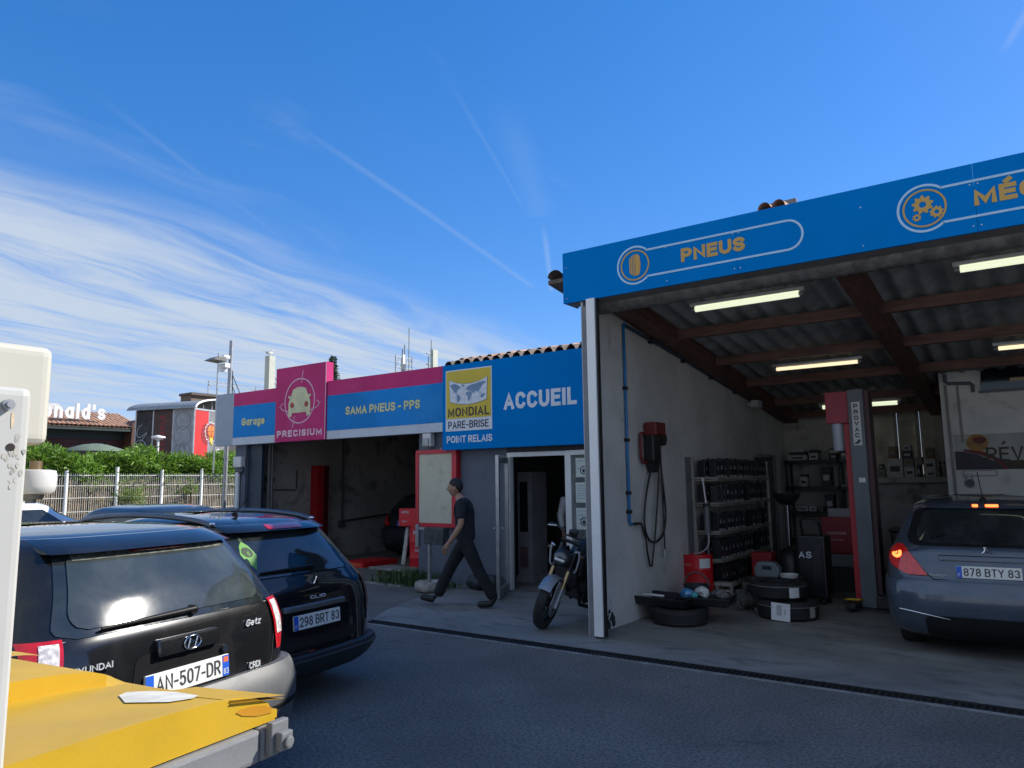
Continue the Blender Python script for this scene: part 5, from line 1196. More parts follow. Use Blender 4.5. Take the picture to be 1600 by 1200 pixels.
def wiper(C, p0, p1, hub, r=.010):
    (y0, z0), (y1, z1) = p0, p1; b = MB(); n = 8
    pts = [(C.rear(y0 + (y1 - y0) * k / n, z0 + (z1 - z0) * k / n) + .030, y0 + (y1 - y0) * k / n, z0 + (z1 - z0) * k / n) for k in range(n + 1)]
    b.tube(pts, r, 6, rads=[r * (.6 + .9 * k / n) for k in range(n + 1)])
    b.tube([(p[0] - .014, p[1], p[2] - .012) for p in pts[:-2]], .006, 5)
    if hub:
        b.cyl((C.rear(*hub) - .02, hub[0], hub[1]), (C.rear(*hub) + .035, hub[0], hub[1]), .024, n=12)
    return b.build('wiper', trim_black, C.root, smooth=60)
def round_panel(w0, w1, rb=.25, rt=.2, yc=0.0):
    """left and right edge functions of a trapezoid panel with rounded corners"""
    def half(t):
        w = w0 + (w1 - w0) * t; k = 1.0
        if t < rb: k = 1 - .16 * (1 - math.sqrt(max(0, 1 - ((rb - t) / rb) ** 2)))
        if t > 1 - rt: k = 1 - .16 * (1 - math.sqrt(max(0, 1 - ((t - 1 + rt) / rt) ** 2)))
        return w * k
    return (lambda t: yc - half(t)), (lambda t: yc + half(t))
def place(root, x, y, rot): root.location = (x, y, 0); root.rotation_euler = (0, 0, R(rot))

# ---- black hatchback with the grey bumper
def getz():
    t = thing('parked_car', 'dusty black hatchback in the sun behind the yellow bin, with a grey bumper corner', 'car')
    C = Car(t, [(.20, .74, -.02, -3.70), (.30, .795, .045, -3.76), (.50, .82, .06, -3.78), (.62, .825, .055, -3.78), (.66, .825, .012, -3.76), (.75, .828, .004, -3.72), (.90, .825, -.006, -3.45), (.93, .82, -.01, -3.10), (1.00, .805, -.03, -2.85),
                (1.04, .785, -.055, -2.75), (1.20, .72, -.142, -2.38), (1.36, .645, -.265, -2.05), (1.42, .61, -.33, -1.92), (1.455, .55, -.42, -1.80), (1.48, .44, -.62, -1.65), (1.495, .22, -.95, -1.40)], Ry=.30, Rx=.15, bow=.03)
    p = paint('black_car_paint', (.0085, .009, .010), .22)
    C.body(p)
    C.patch('window_surround', car_glass, 1.025, 1.39, *round_panel(.67, .52, .15, .1), off=.004)
    rw = C.patch('rear_window', dusty_glass, 1.055, 1.375, *round_panel(.60, .475, .3, .12), off=.009, nz=20, ny=30)
    C.patch('dirt_band', mat('glass_dirt', (.075, .078, .06), .6, var=.6, vscale=30), 1.345, 1.373, -.46, .46, off=.0105, parent=rw)
    C.slab('spoiler', p, 1.385, 1.452, -.56, .56, .075, bevel=.02, n=16)
    C.slab('brake_lamp', mat('dark_red_lens', (.10, .008, .01), .2), 1.372, 1.392, -.16, .16, .045, bevel=.004)
    for sgn, nm in ((1, 'r'), (-1, 'l')):
        a = lambda t_: sgn * (.665 - .04 * t_); b_ = lambda t_: sgn * (.805 - .03 * t_ - .09 * (1 - t_) ** 2)
        lo = (lambda t_: min(a(t_), b_(t_))); hi = (lambda t_: max(a(t_), b_(t_)))
        tl_ = C.patch('tail_lamp', lamp_red, .745, 1.03, lo, hi, off=.012, nz=14, ny=8)
        a2 = lambda t_: sgn * (.672 - .03 * t_); b2 = lambda t_: sgn * (.748 - .035 * t_)
        C.patch('clear_lens', lamp_clear, .83, 1.015, (lambda t_: min(a2(t_), b2(t_))), (lambda t_: max(a2(t_), b2(t_))), off=.0145, nz=10, ny=6, parent=tl_)
    C.line([(-.64, 1.02), (-.3, 1.028), (0, 1.03), (.3, 1.028), (.63, 1.02)], .004, mat('dusty_seam', (.16, .16, .14), .6), 'tailgate_crease')
    C.line([(-.665, 1.02), (-.66, .86), (-.62, .70), (-.56, .66)], .004, trim_black, 'tailgate_seam')
    C.line([(.655, 1.02), (.655, .86), (.62, .70), (.56, .66)], .004, trim_black, 'tailgate_seam')
    C.patch('plate_recess', mat('recess_black', (.006, .006, .007), .6, spec=.12), .66, .90, *round_panel(.33, .30, .2, .2), off=.003)
    C.slab('tailgate_handle', p, .875, .955, -.20, .19, .035, bevel=.012)
    emblem_ring(t, (C.rear(0, .915) + .036, 0, .915), .052, .032, .0045, chrome)
    MB().tube([(C.rear(0, .915) + .040, y, z) for y, z in ((-.028, .892), (-.016, .936))], .005, 6).tube([(C.rear(0, .915) + .040, y, z) for y, z in ((.014, .892), (.028, .938))], .005, 6).tube([(C.rear(0, .915) + .040, y, z) for y, z in ((-.022, .912), (.022, .918))], .004, 6).build('badge_letter', chrome, t)
    for st, y0, z0, w, h, sh in (('HYUNDAI', -.62, .885, .19, .028, 0), ('Getz', .40, .915, .115, .036, .25), ('CRDi', .42, .685, .085, .034, 0)):
        xx = max(C.rear(y0, z0), C.rear(y0 + w, z0 + h)) + .004
        text(st, mat('bright_badge', (.70, .71, .72), .3, metal=.3), t, 'model_badge', (xx, y0, z0), (C.rear(y0 + w, z0) - C.rear(y0, z0), w, 0), (-.04, 0, 1), w=w, h=h, bold=.02, depth=.006, shear=sh)
    plate(t, (C.rear(0, .75) + .012, 0, .748), 5, -1, 'AN-507-DR', strip2=True)
    MB().cyl((C.rear(.23, .835), .235, .835), (C.rear(.23, .835) + .02, .235, .835), .02, n=14).build('lock', chrome, t)
    wiper(C, (-.46, 1.055), (.07, 1.065), (.06, 1.06), .011)
    C.bumper('bumper', bumper_grey, .27, .68, .045)
    C.bumper('bumper_strip', trim_black, .44, .48, .052)
    for sgn in (-1, 1):
        C.sidepatch('side_window', car_glass, sgn, 1.03, 1.35, lambda v: -.62 - .10 * v, lambda v: -1.45 - .0 * v)
        C.sidepatch('side_window', car_glass, sgn, 1.03, 1.35, lambda v: -1.52, lambda v: -2.50 + .45 * v)
        C.sidepatch('quarter_window', car_glass, sgn, 1.05, 1.32, lambda v: -.36 - .12 * v, lambda v: -.56 - .10 * v)
        C.wheel(-.62, sgn, .29); C.wheel(-3.05, sgn, .29)
    place(t, .46, -5.1, 11.0); return t
getz()

def clio():
    t = thing('parked_car', 'black estate car with roof rails and a green sticker in its rear window', 'car')
    C = Car(t, [(.20, .74, -.05, -3.95), (.27, .80, .02, -4.02), (.36, .84, .05, -4.05), (.40, .845, .03, -4.05), (.55, .85, .02, -4.03), (.72, .855, .005, -3.95), (.86, .84, -.03, -3.60), (.93, .82, -.08, -3.15),
                (.99, .79, -.13, -2.95), (1.15, .725, -.255, -2.60), (1.32, .655, -.405, -2.20), (1.36, .63, -.45, -2.10), (1.41, .56, -.56, -1.95), (1.445, .45, -.85, -1.80), (1.465, .22, -1.2, -1.60)], Ry=.34, Rx=.20, bow=.07)
    p = paint('black_estate_paint', (.0075, .0085, .011), .20, dust=.12)
    C.body(p)
    rw = C.patch('rear_window', car_glass, .985, 1.335, *round_panel(.63, .53, .28, .12), off=.008, nz=20, ny=30)
    C.slab('spoiler', p, 1.33, 1.385, -.55, .55, .10, bevel=.02, n=16)
    C.slab('brake_lamp', lamp_red, 1.345, 1.38, -.19, .19, .104, bevel=.004)
    C.slab('tailgate_trim', mat('satin_grey_trim', (.16, .165, .17), .35, metal=.6), .725, .768, -.35, .34, .03, bevel=.012)
    C.patch('plate_recess', mat('recess_black', (.006, .006, .007), .6, spec=.12), .545, .725, *round_panel(.33, .33, .3, .1), off=.003)
    plate(t, (C.rear(0, .62) + .012, 0, .64), 5, -1, '298 BRT 83')
    C.bumper('bumper', mat('estate_bumper_black', (.016, .018, .021), .38, var=.1), .21, .40, .05)
    C.bumper('bumper_strip', mat('estate_bumper_strip', (.03, .032, .036), .4, var=.1), .345, .365, .056)
    C.line([(-.66, .93), (-.66, .70), (-.60, .42), (.60, .42), (.66, .70), (.66, .93)], .004, trim_black, 'tailgate_seam')
    C.line([(-.58, .855), (0, .865), (.58, .855)], .004, p, 'tailgate_crease')
    d = MB(); cx = C.rear(.07, .91) + .012
    d.add([(cx, .07 + y, .905 + z) for y, z in ((0, -.052), (.030, 0), (0, .052), (-.030, 0))] + [(cx, .07 + y, .905 + z) for y, z in ((0, -.028), (.014, 0), (0, .028), (-.014, 0))] + [(cx - .012, .07 + y, .905 + z) for y, z in ((0, -.056), (.034, 0), (0, .056), (-.034, 0))],
          [(0, 1, 5, 4), (1, 2, 6, 5), (2, 3, 7, 6), (3, 0, 4, 7), (0, 8, 9, 1), (1, 9, 10, 2), (2, 10, 11, 3), (3, 11, 8, 0)])
    d.build('badge', chrome, t)
    text('CLIO', mat('bright_badge', (.70, .71, .72), .3, metal=.3), t, 'model_badge', (C.rear(0, .82) + .004, -.045, .795), (0, 1, 0), UZ, w=.17, h=.026, bold=.015, depth=.006, space=1.2)
    for sgn in (-1, 1):
        lo, hi = sorted((sgn * .70, sgn * .80))
        tlp = C.patch('tail_lamp', lamp_red, .58, .90, lo, hi, off=.012, nz=12, ny=8)
        C.patch('clear_lens', lamp_clear, .52, .575, lo, hi, off=.012, nz=4, ny=6, parent=tlp)
        C.sidepatch('side_window', car_glass, sgn, .985, 1.30, lambda v: -.62 - .05 * v, lambda v: -1.15)
        C.sidepatch('side_window', car_glass, sgn, .985, 1.30, lambda v: -1.22, lambda v: -2.05)
        C.sidepatch('side_window', car_glass, sgn, .985, 1.30, lambda v: -2.12, lambda v: -2.90 + .42 * v)
        C.wheel(-.75, sgn, .30); C.wheel(-3.25, sgn, .30)
        rl = MB().tube([(-.58 - 1.75 * k / 14, sgn * (.545 + .02 * math.sin(math.pi * k / 14)), 1.385 + .075 * math.sin(math.pi * k / 14) ** .6) for k in range(15)], .022, 8).build('roof_rail', mat('rail_blue_grey', (.10, .12, .15), .3, metal=.6), t, smooth=60)
        MB().ball((-.585, sgn * .545, 1.40), .03, .02, .014, 10, 6).build('rail_cap', chrome, rl, smooth=60)
    MB().cyl((-.80, -.14, 1.45), (-.78, -.14, 1.475), .03, .012, n=10).tube([(-.79, -.14, 1.47), (-.62, -.13, 1.63)], .004, 5).build('antenna', trim_black, t)
    wiper(C, (-.44, 1.03), (.10, 1.035), (.08, 1.02), .012)
    cx = .012
    def on(y, z, o): return (C.rear(y, z) + o, y, z)
    g_ = mat('green_sticker', (.13, .33, .06), .5, var=.12)
    sk = MB().add([on(-.44 + y, 1.17 + z, .014) for y, z in ((0, -.115), (.066, -.01), (.035, .06), (0, .095), (-.035, .06), (-.066, -.01))] + [on(-.44, 1.17, .014)], [(0, 1, 6), (1, 2, 6), (2, 3, 6), (3, 4, 6), (4, 5, 6), (5, 0, 6)]).build('sticker', g_, rw)
    MB().add([on(-.44 + .042 * math.cos(a), 1.185 + .036 * math.sin(a), .0155) for a in [2 * math.pi * k / 16 for k in range(16)]], [tuple(range(16))]).add([on(-.44 + y, 1.26 + z, .0155) for y, z in ((-.014, 0), (.014, 0), (.010, .04), (-.010, .04))], [(0, 1, 2, 3)]).build('sticker_face', mat('sticker_dark', (.015, .04, .015), .6), sk)
    MB().add([on(-.44 + y, 1.175 + z, .0165) for y, z in ((-.022, 0), (0, -.008), (.022, 0), (0, -.016))], [(0, 3, 2, 1)]).build('sticker_smile', g_, sk)
    place(t, -.75, -3.28, 7.0); return t
clio()

def peugeot(place_at, rot, lit=True, label='', pl='878 BTY 83', col=(.075, .098, .135), pname='steel_blue_car_paint', simple=False):
    t = thing('parked_car', label, 'car')
    C = Car(t, [(.18, .76, -.06, -3.92), (.26, .82, .05, -3.98), (.38, .845, .075, -4.0), (.60, .86, .085, -4.0), (.70, .865, .06, -3.97), (.745, .865, .015, -3.95), (.85, .86, .0, -3.7), (.98, .83, -.03, -3.25), (1.04, .79, -.09, -3.0),
                (1.20, .72, -.225, -2.60), (1.36, .645, -.36, -2.25), (1.42, .61, -.43, -2.12), (1.46, .54, -.58, -1.95), (1.49, .42, -.85, -1.80), (1.505, .22, -1.15, -1.6)], Ry=.36, Rx=.22, bow=.05)
    p = paint(pname, col, .30, flake=.45, dust=.35)
    C.body(p)
    C.patch('window_surround', trim_black, 1.03, 1.385, *round_panel(.69, .58, .3, .15), off=.004)
    C.patch('rear_window', car_glass, 1.05, 1.372, *round_panel(.61, .50, .4, .2), off=.009, nz=20, ny=30)
    C.slab('spoiler', p, 1.385, 1.435, -.52, .52, .05, bevel=.016, n=16)
    lr = lamp_glow if lit else lamp_red
    for sgn in (-1, 1):
        a = lambda q: sgn * (.50 + .20 * q ** 1.1); b_ = lambda q: sgn * (.66 + .15 * math.sin(math.pi * min(1, q * .9)) ** .7 - .0 * q + (.03 if q > .3 else .1 * q))
        tlp = C.patch('tail_lamp', lr, .755, 1.03, (lambda q: min(a(q), b_(q))), (lambda q: max(a(q), b_(q))), off=.012, nz=16, ny=10)
        if lit:
            zc, yc = .955, sgn * .765
            MB().grid(lambda u, v: (C.rear(yc + (.018 + .03 * v) * math.cos(2 * math.pi * u), zc + (.018 + .03 * v) * math.sin(2 * math.pi * u)) + .018, yc + (.018 + .03 * v) * math.cos(2 * math.pi * u), zc + (.018 + .03 * v) * math.sin(2 * math.pi * u)), 20, 2).build('lit_ring', lamp_lit, tlp)
            MB().cyl((C.rear(yc, zc) + .012, yc, zc), (C.rear(yc, zc) + .022, yc, zc), .012, n=10).build('bulb', lamp_lit, tlp)
    if lit:
        for (ya, yb) in ((-.08, -.03), (.03, .14)): C.slab('brake_lamp', lamp_lit, 1.402, 1.424, ya, yb, .054, bevel=.004)
    C.slab('tailgate_handle', p, .905, .955, -.40, .40, .03, bevel=.015)
    plate(t, (C.rear(0, .80) + .012, 0, .805), 6, -1, pl)
    C.line([(-.60, .99), (-.52, .78), (-.45, .725), (.45, .725), (.52, .78), (.60, .99)], .005, trim_black, 'tailgate_seam')
    C.bumper('bumper', p, .20, .715, .03)
    C.patch('bumper_lower', trim_black, .20, .40, *round_panel(.52, .55, .3, .3), off=.035)
    for sgn in (-1, 1): MB().tube([(C.rear(sgn * (.76 - .42 * k / 8), .42 - .05 * k / 8) + .040, sgn * (.76 - .42 * k / 8), .43 - .06 * (k / 8) ** 1.3) for k in range(9)], .012, 6, rads=[.012 - .010 * k / 8 for k in range(9)]).build('reflector_strip', chrome, t, smooth=60)
    xx = C.rear(0, .99) + .012
    MB().tube([(xx, y, z) for y, z in ((-.038, .975), (-.022, .990), (-.012, 1.012), (.004, 1.014), (.016, .998), (.030, .992), (.040, .978))], .0075, 6).tube([(xx, -.012, 1.012), (xx, -.02, 1.035), (xx, -.002, 1.03)], .006, 6).build('badge', chrome, t)
    if lit: text('PEUGEOT', mat('bright_badge', (.70, .71, .72), .3, metal=.3), t, 'model_badge', (C.rear(-.5, .765) + .006, -.485, .755), (C.rear(-.34, .765) - C.rear(-.485, .765), .145, 0), UZ, w=.145, h=.017, bold=.01, depth=.004)
    wiper(C, (-.46, 1.10), (-.34, 1.145), None, .007)
    for sgn in (-1, 1):
        C.sidepatch('side_window', car_glass, sgn, 1.05, 1.36, lambda v: -.70 - .10 * v, lambda v: -1.55)
        C.sidepatch('side_window', car_glass, sgn, 1.05, 1.36, lambda v: -1.62, lambda v: -2.70 + .45 * v)
        C.wheel(-.72, sgn, .305); C.wheel(-3.26, sgn, .305)
    MB().cyl((-.60, .02, 1.462), (-.59, .02, 1.49), .035, .012, n=10).tube([(-.60, .02, 1.485), (-.42, -.01, 1.74)], .0045, 5).build('antenna', trim_black, t)
    place(t, place_at[0], place_at[1], rot); return t
peugeot((3.578, 1.016), -85.5, True, 'steel blue hatchback with glowing brake lamps backed into the open workshop')
peugeot((-7.65, 5.0), -88, False, 'dark hatchback standing deep in the left service bay', 'FE-241-GK', (.02, .024, .03), 'dark_bay_car_paint')

def plain_car(label, paint_m, x, y, rot, n_win=2, glass=car_glass, H=1.46):
    t = thing('parked_car', label, 'car'); k = H / 1.495
    C = Car(t, [(.20, .74, -.02, -4.0), (.36, .80, .06, -4.1), (.62, .84, .05, -4.1), (.90, .83, -.0, -3.75), (.95, .82, -.03, -3.3), (1.0 * k, .80, -.10, -3.05), (1.22 * k, .72, -.38, -2.55), (1.38 * k, .645, -.54, -2.40), (1.44 * k, .58, -.66, -2.22), (1.475 * k, .46, -.85, -2.05), (1.495 * k, .22, -1.1, -1.8)], Ry=.30, Rx=.15, bow=.05)
    C.body(paint_m)
    C.patch('rear_window', glass, 1.03 * k, 1.36 * k, *round_panel(.66, .53, .3, .2), off=.008)
    z0, z1 = 1.03 * k, 1.33 * k
    MB().grid(lambda u, v: (C.front((2 * v - 1) * (C.W(z0 + (z1 - z0) * u) - .26), z0 + (z1 - z0) * u) - .010, (2 * v - 1) * (C.W(z0 + (z1 - z0) * u) - .26), z0 + (z1 - z0) * u + .006), 12, 16).build('windscreen', glass, t, smooth=60)
    for sgn in (-1, 1):
        lo, hi = sorted((sgn * .60, sgn * .78)); C.patch('tail_lamp', lamp_red, .72, .94, lo, hi, off=.012, nz=8, ny=6)
        C.sidepatch('side_window', glass, sgn, 1.03 * k, 1.30 * k, lambda v: -.66 - .1 * v, lambda v: -1.5)
        C.sidepatch('side_window', glass, sgn, 1.03 * k, 1.30 * k, lambda v: -1.58, lambda v: -2.48 + .36 * v)
        C.wheel(-.72, sgn, .30); C.wheel(-3.3, sgn, .30)
        MB().box(-2.75, -2.62, sgn * .84 - .09, sgn * .84 + .09, .93, 1.04).build('door_mirror', paint_m, t, bevel=.03)
    C.bumper('bumper', paint_m, .22, .60, .03)
    place(t, x, y, rot); return t, C
w_, cw = plain_car('white car beyond the black cars, partly hidden by the white post', paint('white_car_paint', (.72, .73, .74), .25, dust=.15), -12.9, -2.75, -90, H=1.46)
MB().ball((-1.9, -.30, 1.1), .06, .10, .12, 10, 8).build('headrest', mat('pale_headrest', (.35, .36, .36), .8), w_, smooth=60)
d_, cd = plain_car('dark blue car whose roof shows just above the black estate', paint('dark_blue_car_paint', (.018, .025, .035), .25, dust=.2), -5.9, -.95, 4, H=1.43)
# ---------------------------------------------------------------- motorcycle
def motorcycle():
    t = thing('motorcycle', 'black naked motorcycle with silver front mudguard parked nose out beside the white rail', 'motorcycle')
    bk = mat('bike_black', (.010, .010, .012), .35, var=.15); sil = mat('bike_silver', (.27, .29, .32), .35, metal=.5, var=.06)
    gold = mat('fork_gold', (.42, .30, .16), .3, metal=.8); eng = mat('engine_dark', (.03, .031, .033), .5, metal=.5, var=.3, vscale=10)
    LEAN = Matrix.Rotation(R(11), 4, 'Y')
    AX = Vector((0, 0, .30))
    st_axis = Vector((0, .42, .91)).normalized()
    top = AX + st_axis * .72 + Vector((0, .05, 0))
    ST = Matrix.Translation(AX) @ Matrix.Rotation(R(16), 4, st_axis) @ Matrix.Translation(-AX)
    FR = LEAN @ ST
    def B(b, name, m, parent=t, M_=LEAN, **k): return b.xf(M_).build(name, m, parent, **k)
    fw = bpy.data.objects.new('front_wheel', None); COL.objects.link(fw); fw.parent = t
    def wheelset(w, c, r, wd, M_):
        hw = wd / 2
        B(MB().lathe([(r - .09, -hw * .7), (r - .05, -hw), (r - .015, -hw * .8), (r, -hw * .3), (r, hw * .3), (r - .015, hw * .8), (r - .05, hw), (r - .09, hw * .7)], c, 36, 'x', closed=True), 'tyre', rubber, w, M_, smooth=55)
        b = MB().torus(c, r - .085, .022, 'x', 32, 8)
        for k in range(6):
            a = math.pi * k / 3; b.cyl(Vector(c) + Vector((.03, 0, 0)), Vector(c) + Vector((0, math.cos(a) * (r - .09), math.sin(a) * (r - .09))), .014, n=6); b.cyl(Vector(c) + Vector((-.03, 0, 0)), Vector(c) + Vector((0, math.cos(a + .25) * (r - .09), math.sin(a + .25) * (r - .09))), .014, n=6)
        b.cyl(Vector(c) + Vector((-.06, 0, 0)), Vector(c) + Vector((.06, 0, 0)), .035, n=12)
        B(b, 'rim', bk, w, M_, smooth=50)
        B(MB().lathe([(.09, -.003), (.14, -.003), (.14, .003), (.09, .003)], Vector(c) + Vector((.075, 0, 0)), 24, 'x', closed=True), 'brake_disc', steel, w, M_)
    wheelset(fw, (0, 0, .30), .30, .125, FR)
    rwl = bpy.data.objects.new('rear_wheel', None); COL.objects.link(rwl); rwl.parent = t
    wheelset(rwl, (0, 1.34, .30), .30, .165, LEAN)
    for sx in (-.098, .098):
        a = AX + Vector((sx, -.0, 0)); c = a + st_axis * .42; d = a + st_axis * .72
        B(MB().cyl(a - st_axis * .03, a + st_axis * .20, .030, n=12), 'fork_foot', sil, t, FR, smooth=50)
        B(MB().cyl(a + st_axis * .20, c, .024, n=12), 'fork_leg', gold, t, FR, smooth=50)
        B(MB().cyl(c, d, .028, n=12), 'fork_tube', bk, t, FR, smooth=50)
    # mudguard hugging the wheel
    B(MB().grid(lambda u, v: ((v - .5) * .155, -.335 * math.cos(R(40 + 95 * u)) * (1 - .06 * (2 * v - 1) ** 2), .30 + .335 * math.sin(R(40 + 95 * u)) * (1 - .06 * (2 * v - 1) ** 2)), 12, 8), 'mudguard', sil, t, FR, smooth=60)
    b = MB()
    for sx in (-.085, .085): b.prism([(-.10, .20), (.03, .32), (.06, .56), (-.02, .60), (-.08, .52), (-.14, .34)], sx - .006, sx + .006, 'yz')
    B(b, 'mudguard_stay', sil, t, FR, bevel=.004)
    # headlamp
    H0 = AX + st_axis * .56 + Vector((0, -.10, .02)); hb = MB(); hb.ball(H0, .115, .09, .105, 20, 12)
    hl = B(hb, 'headlamp', bk, t, FR, smooth=60)
    lens = MB(); lens.ball(H0 + Vector((0, -.035, 0)), .095, .06, .085, 20, 12)
    B(lens, 'lens', mat('headlamp_lens', (.05, .055, .06), .08, var=.1, coat=1), hl, FR, smooth=60)
    B(MB().box(-.062, .062, -.012, .006, -.014, .014).xf(Matrix.Translation(H0 + Vector((0, -.092, -.012)))), 'light_strip', mat('lamp_white_strip', (.85, .85, .82), .3), hl, FR, bevel=.006)
    for sx in (-1, 1):
        B(MB().tube([H0 + Vector((sx * x, y, z)) for x, y, z in ((.13, -.01, .11), (.175, .02, .12), (.185, .05, .02), (.17, .08, -.12), (.15, .09, -.15))], .012, 8), 'side_bracket', mat('bright_silver', (.68, .70, .73), .3, metal=.4), t, FR, smooth=60)
        B(MB().ball(H0 + Vector((sx * .20, .06, .06)), .035, .03, .022, 12, 8), 'indicator', mat('smoked_amber', (.14, .06, .02), .2), t, FR, smooth=60)
    # bars, clocks, mirrors, levers
    T0 = AX + st_axis * .76
    B(MB().tube([T0 + Vector(p) for p in ((-.37, .14, .10), (-.24, .08, .12), (-.10, .02, .06), (.10, .02, .06), (.24, .08, .12), (.37, .14, .10))], .012, 8), 'handlebar', bk, t, FR, smooth=60)
    for sx in (-1, 1):
        g = T0 + Vector((sx * .37, .14, .10)); h = T0 + Vector((sx * .25, .085, .12))
        B(MB().cyl(g, h, .018, n=10), 'grip', rubber, t, FR, smooth=50)
        B(MB().tube([h + Vector((0, -.03, 0)), h + Vector((sx * .05, -.06, -.005)), g + Vector((0, -.06, -.01))], .007, 6), 'lever', mat('bright_silver', (.68, .70, .73), .3, metal=.4), t, FR, smooth=60)
        mi = B(MB().tube([h, h + Vector((sx * .03, -.01, .10)), h + Vector((sx * .06, .0, .14))], .006, 6), 'mirror_stalk', bk, t, FR)
    b = MB().box(-.055, .055, -.04, .03, .08, .15).xf(Matrix.Translation(T0)); B(b, 'instrument', bk, t, FR, bevel=.02)
    b = MB().box(-.13, .13, -.02, .02, -.02, .02).box(-.13, .13, -.03, .0, -.20, -.165).xf(Matrix.Translation(T0)); B(b, 'fork_clamp', bk, t, FR, bevel=.01)
    # tank, seat, engine, frame
    def tank(u, v):
        y = .42 + .50 * u; a = 2 * math.pi * v; w = .15 * math.sin(math.pi * min(1, .18 + .74 * u)) ** .6; h = .13 * math.sin(math.pi * (.12 + .80 * u)) ** .6
        return (w * math.cos(a), y, .80 + .06 * math.sin(math.pi * u) + h * math.sin(a))
    B(MB().grid(tank, 14, 20), 'tank', bk, t, LEAN, smooth=60)
    for sx in (-1, 1):
        B(MB().prism([(.30, .62), (.50, .58), (.60, .72), (.52, .90), (.34, .86)], sx * .17 - .015, sx * .17 + .015, 'yz'), 'tank_shroud', bk, t, LEAN, bevel=.012)
    B(MB().grid(lambda u, v: ((.13 - .03 * u) * math.cos(2 * math.pi * v), .88 + .58 * u, .83 + .09 * u * u + .045 * math.sin(2 * math.pi * v)), 10, 14), 'seat', mat('seat_black', (.018, .018, .019), .7), t, LEAN, smooth=60)
    B(MB().box(-.15, .15, .52, .92, .28, .62).box(-.17, .17, .58, .80, .34, .52).cyl((0, .50, .58), (0, .40, .74), .085, n=16), 'engine', eng, t, LEAN, bevel=.03)
    b = MB()
    for k in range(7): b.box(-.10, .10, .36 + .012 * k, .365 + .012 * k, .50 - .012 * k + .10, .56 - .012 * k + .16)
    b.box(-.15, .15, .28, .33, .48, .70); B(b, 'radiator', eng, t, LEAN)
    b = MB()
    for sx in (-.10, .10):
        b.tube([(sx * .4, .30, .86), (sx, .45, .70), (sx * 1.3, .85, .60), (sx * 1.2, 1.0, .42)], .022, 8); b.tube([(sx * .5, .34, .80), (sx, .40, .50), (sx, .60, .26), (sx, .95, .30)], .020, 8); b.tube([(sx * 1.1, .95, .36), (sx * 1.1, 1.34, .30)], .028, 8); b.tube([(sx, .85, .62), (sx, 1.35, .86)], .016, 8)
    B(b, 'frame', bk, t, LEAN, smooth=60)
    B(MB().tube([(.10, .42, .46), (.14, .46, .26), (.14, .75, .18), (.16, 1.0, .24), (.19, 1.35, .34)], .03, 10, rads=[.02, .022, .026, .045, .055]), 'exhaust', eng, t, LEAN, smooth=60)
    B(MB().prism([(1.30, .80), (1.62, .92), (1.60, .96), (1.28, .88)], -.05, .05, 'yz'), 'tail_unit', bk, t, LEAN, bevel=.015)
    B(MB().tube([(.12, .80, .30), (.20, .72, .05)], .011, 6), 'side_stand', bk, t, LEAN)
    B(MB().cyl((-.26, .74, .42), (.26, .74, .42), .012, n=8), 'foot_pegs', steel, t, LEAN)
    t.location = (-.80, .12, .006); t.rotation_euler = (0, 0, R(-4))
motorcycle()

# ---------------------------------------------------------------- people
def skin(name, J, E_, m, parent, root, sub=2):
    names = list(J); idx = {k: i for i, k in enumerate(names)}
    me = bpy.data.meshes.new(name); me.from_pydata([J[k][0] for k in names], [(idx[a], idx[b]) for a, b in E_], [])
    ob = bpy.data.objects.new('tmp', me); COL.objects.link(ob)
    ob.modifiers.new('s', 'SKIN')
    for k in names:
        r = J[k][1]; sv = me.skin_vertices[0].data[idx[k]]; sv.radius = (r, r) if not isinstance(r, tuple) else r; sv.use_root = (k == root)
    ob.modifiers['s'].use_smooth_shade = True; ss = ob.modifiers.new('u', 'SUBSURF'); ss.levels = ss.render_levels = sub
    bpy.context.view_layer.update(); dg = bpy.context.evaluated_depsgraph_get()
    m2 = bpy.data.meshes.new_from_object(ob.evaluated_get(dg)); bpy.data.objects.remove(ob)
    m2.materials.clear(); m2.materials.append(m)
    for p in m2.polygons: p.use_smooth = True
    o = bpy.data.objects.new(name, m2); COL.objects.link(o); attach(o, parent); return o
def chain(names): return list(zip(names[:-1], names[1:]))
skin_m = mat('skin_tone', (.34, .19, .13), .55, var=.08, vscale=9)
def hand(J, E_, wrist, tag_, palm, dirv, spread, curl):
    """palm and five fingers; dirv = pointing direction, spread = across the palm, curl = bending direction"""
    p = Vector(palm); d = Vector(dirv).normalized(); s_ = Vector(spread).normalized(); c = Vector(curl).normalized()
    J['palm' + tag_] = (p, (.036, .024)); E_.append((wrist, 'palm' + tag_))
    for i, (off, ln) in enumerate(((-.030, .075), (-.010, .085), (.010, .080), (.028, .062))):
        k = tag_ + str(i); b = p + d * .040 + s_ * off
        J['fa' + k] = (b, .0095); J['fb' + k] = (b + (d * .8 + c * .5).normalized() * ln * .55, .009); J['fc' + k] = (b + (d * .8 + c * .5).normalized() * ln * .55 + (d * .4 + c).normalized() * ln * .5, .0075)
        E_ += [('palm' + tag_, 'fa' + k), ('fa' + k, 'fb' + k), ('fb' + k, 'fc' + k)]
    b = p - s_ * .034 + c * .010
    J['ta' + tag_] = (b, .011); J['tb' + tag_] = (b + (d * .7 + c * .4 - s_ * .35).normalized() * .045, .010); J['tc' + tag_] = (b + (d * .9 + c * .5).normalized() * .075, .008)
    E_ += [('palm' + tag_, 'ta' + tag_), ('ta' + tag_, 'tb' + tag_), ('tb' + tag_, 'tc' + tag_)]

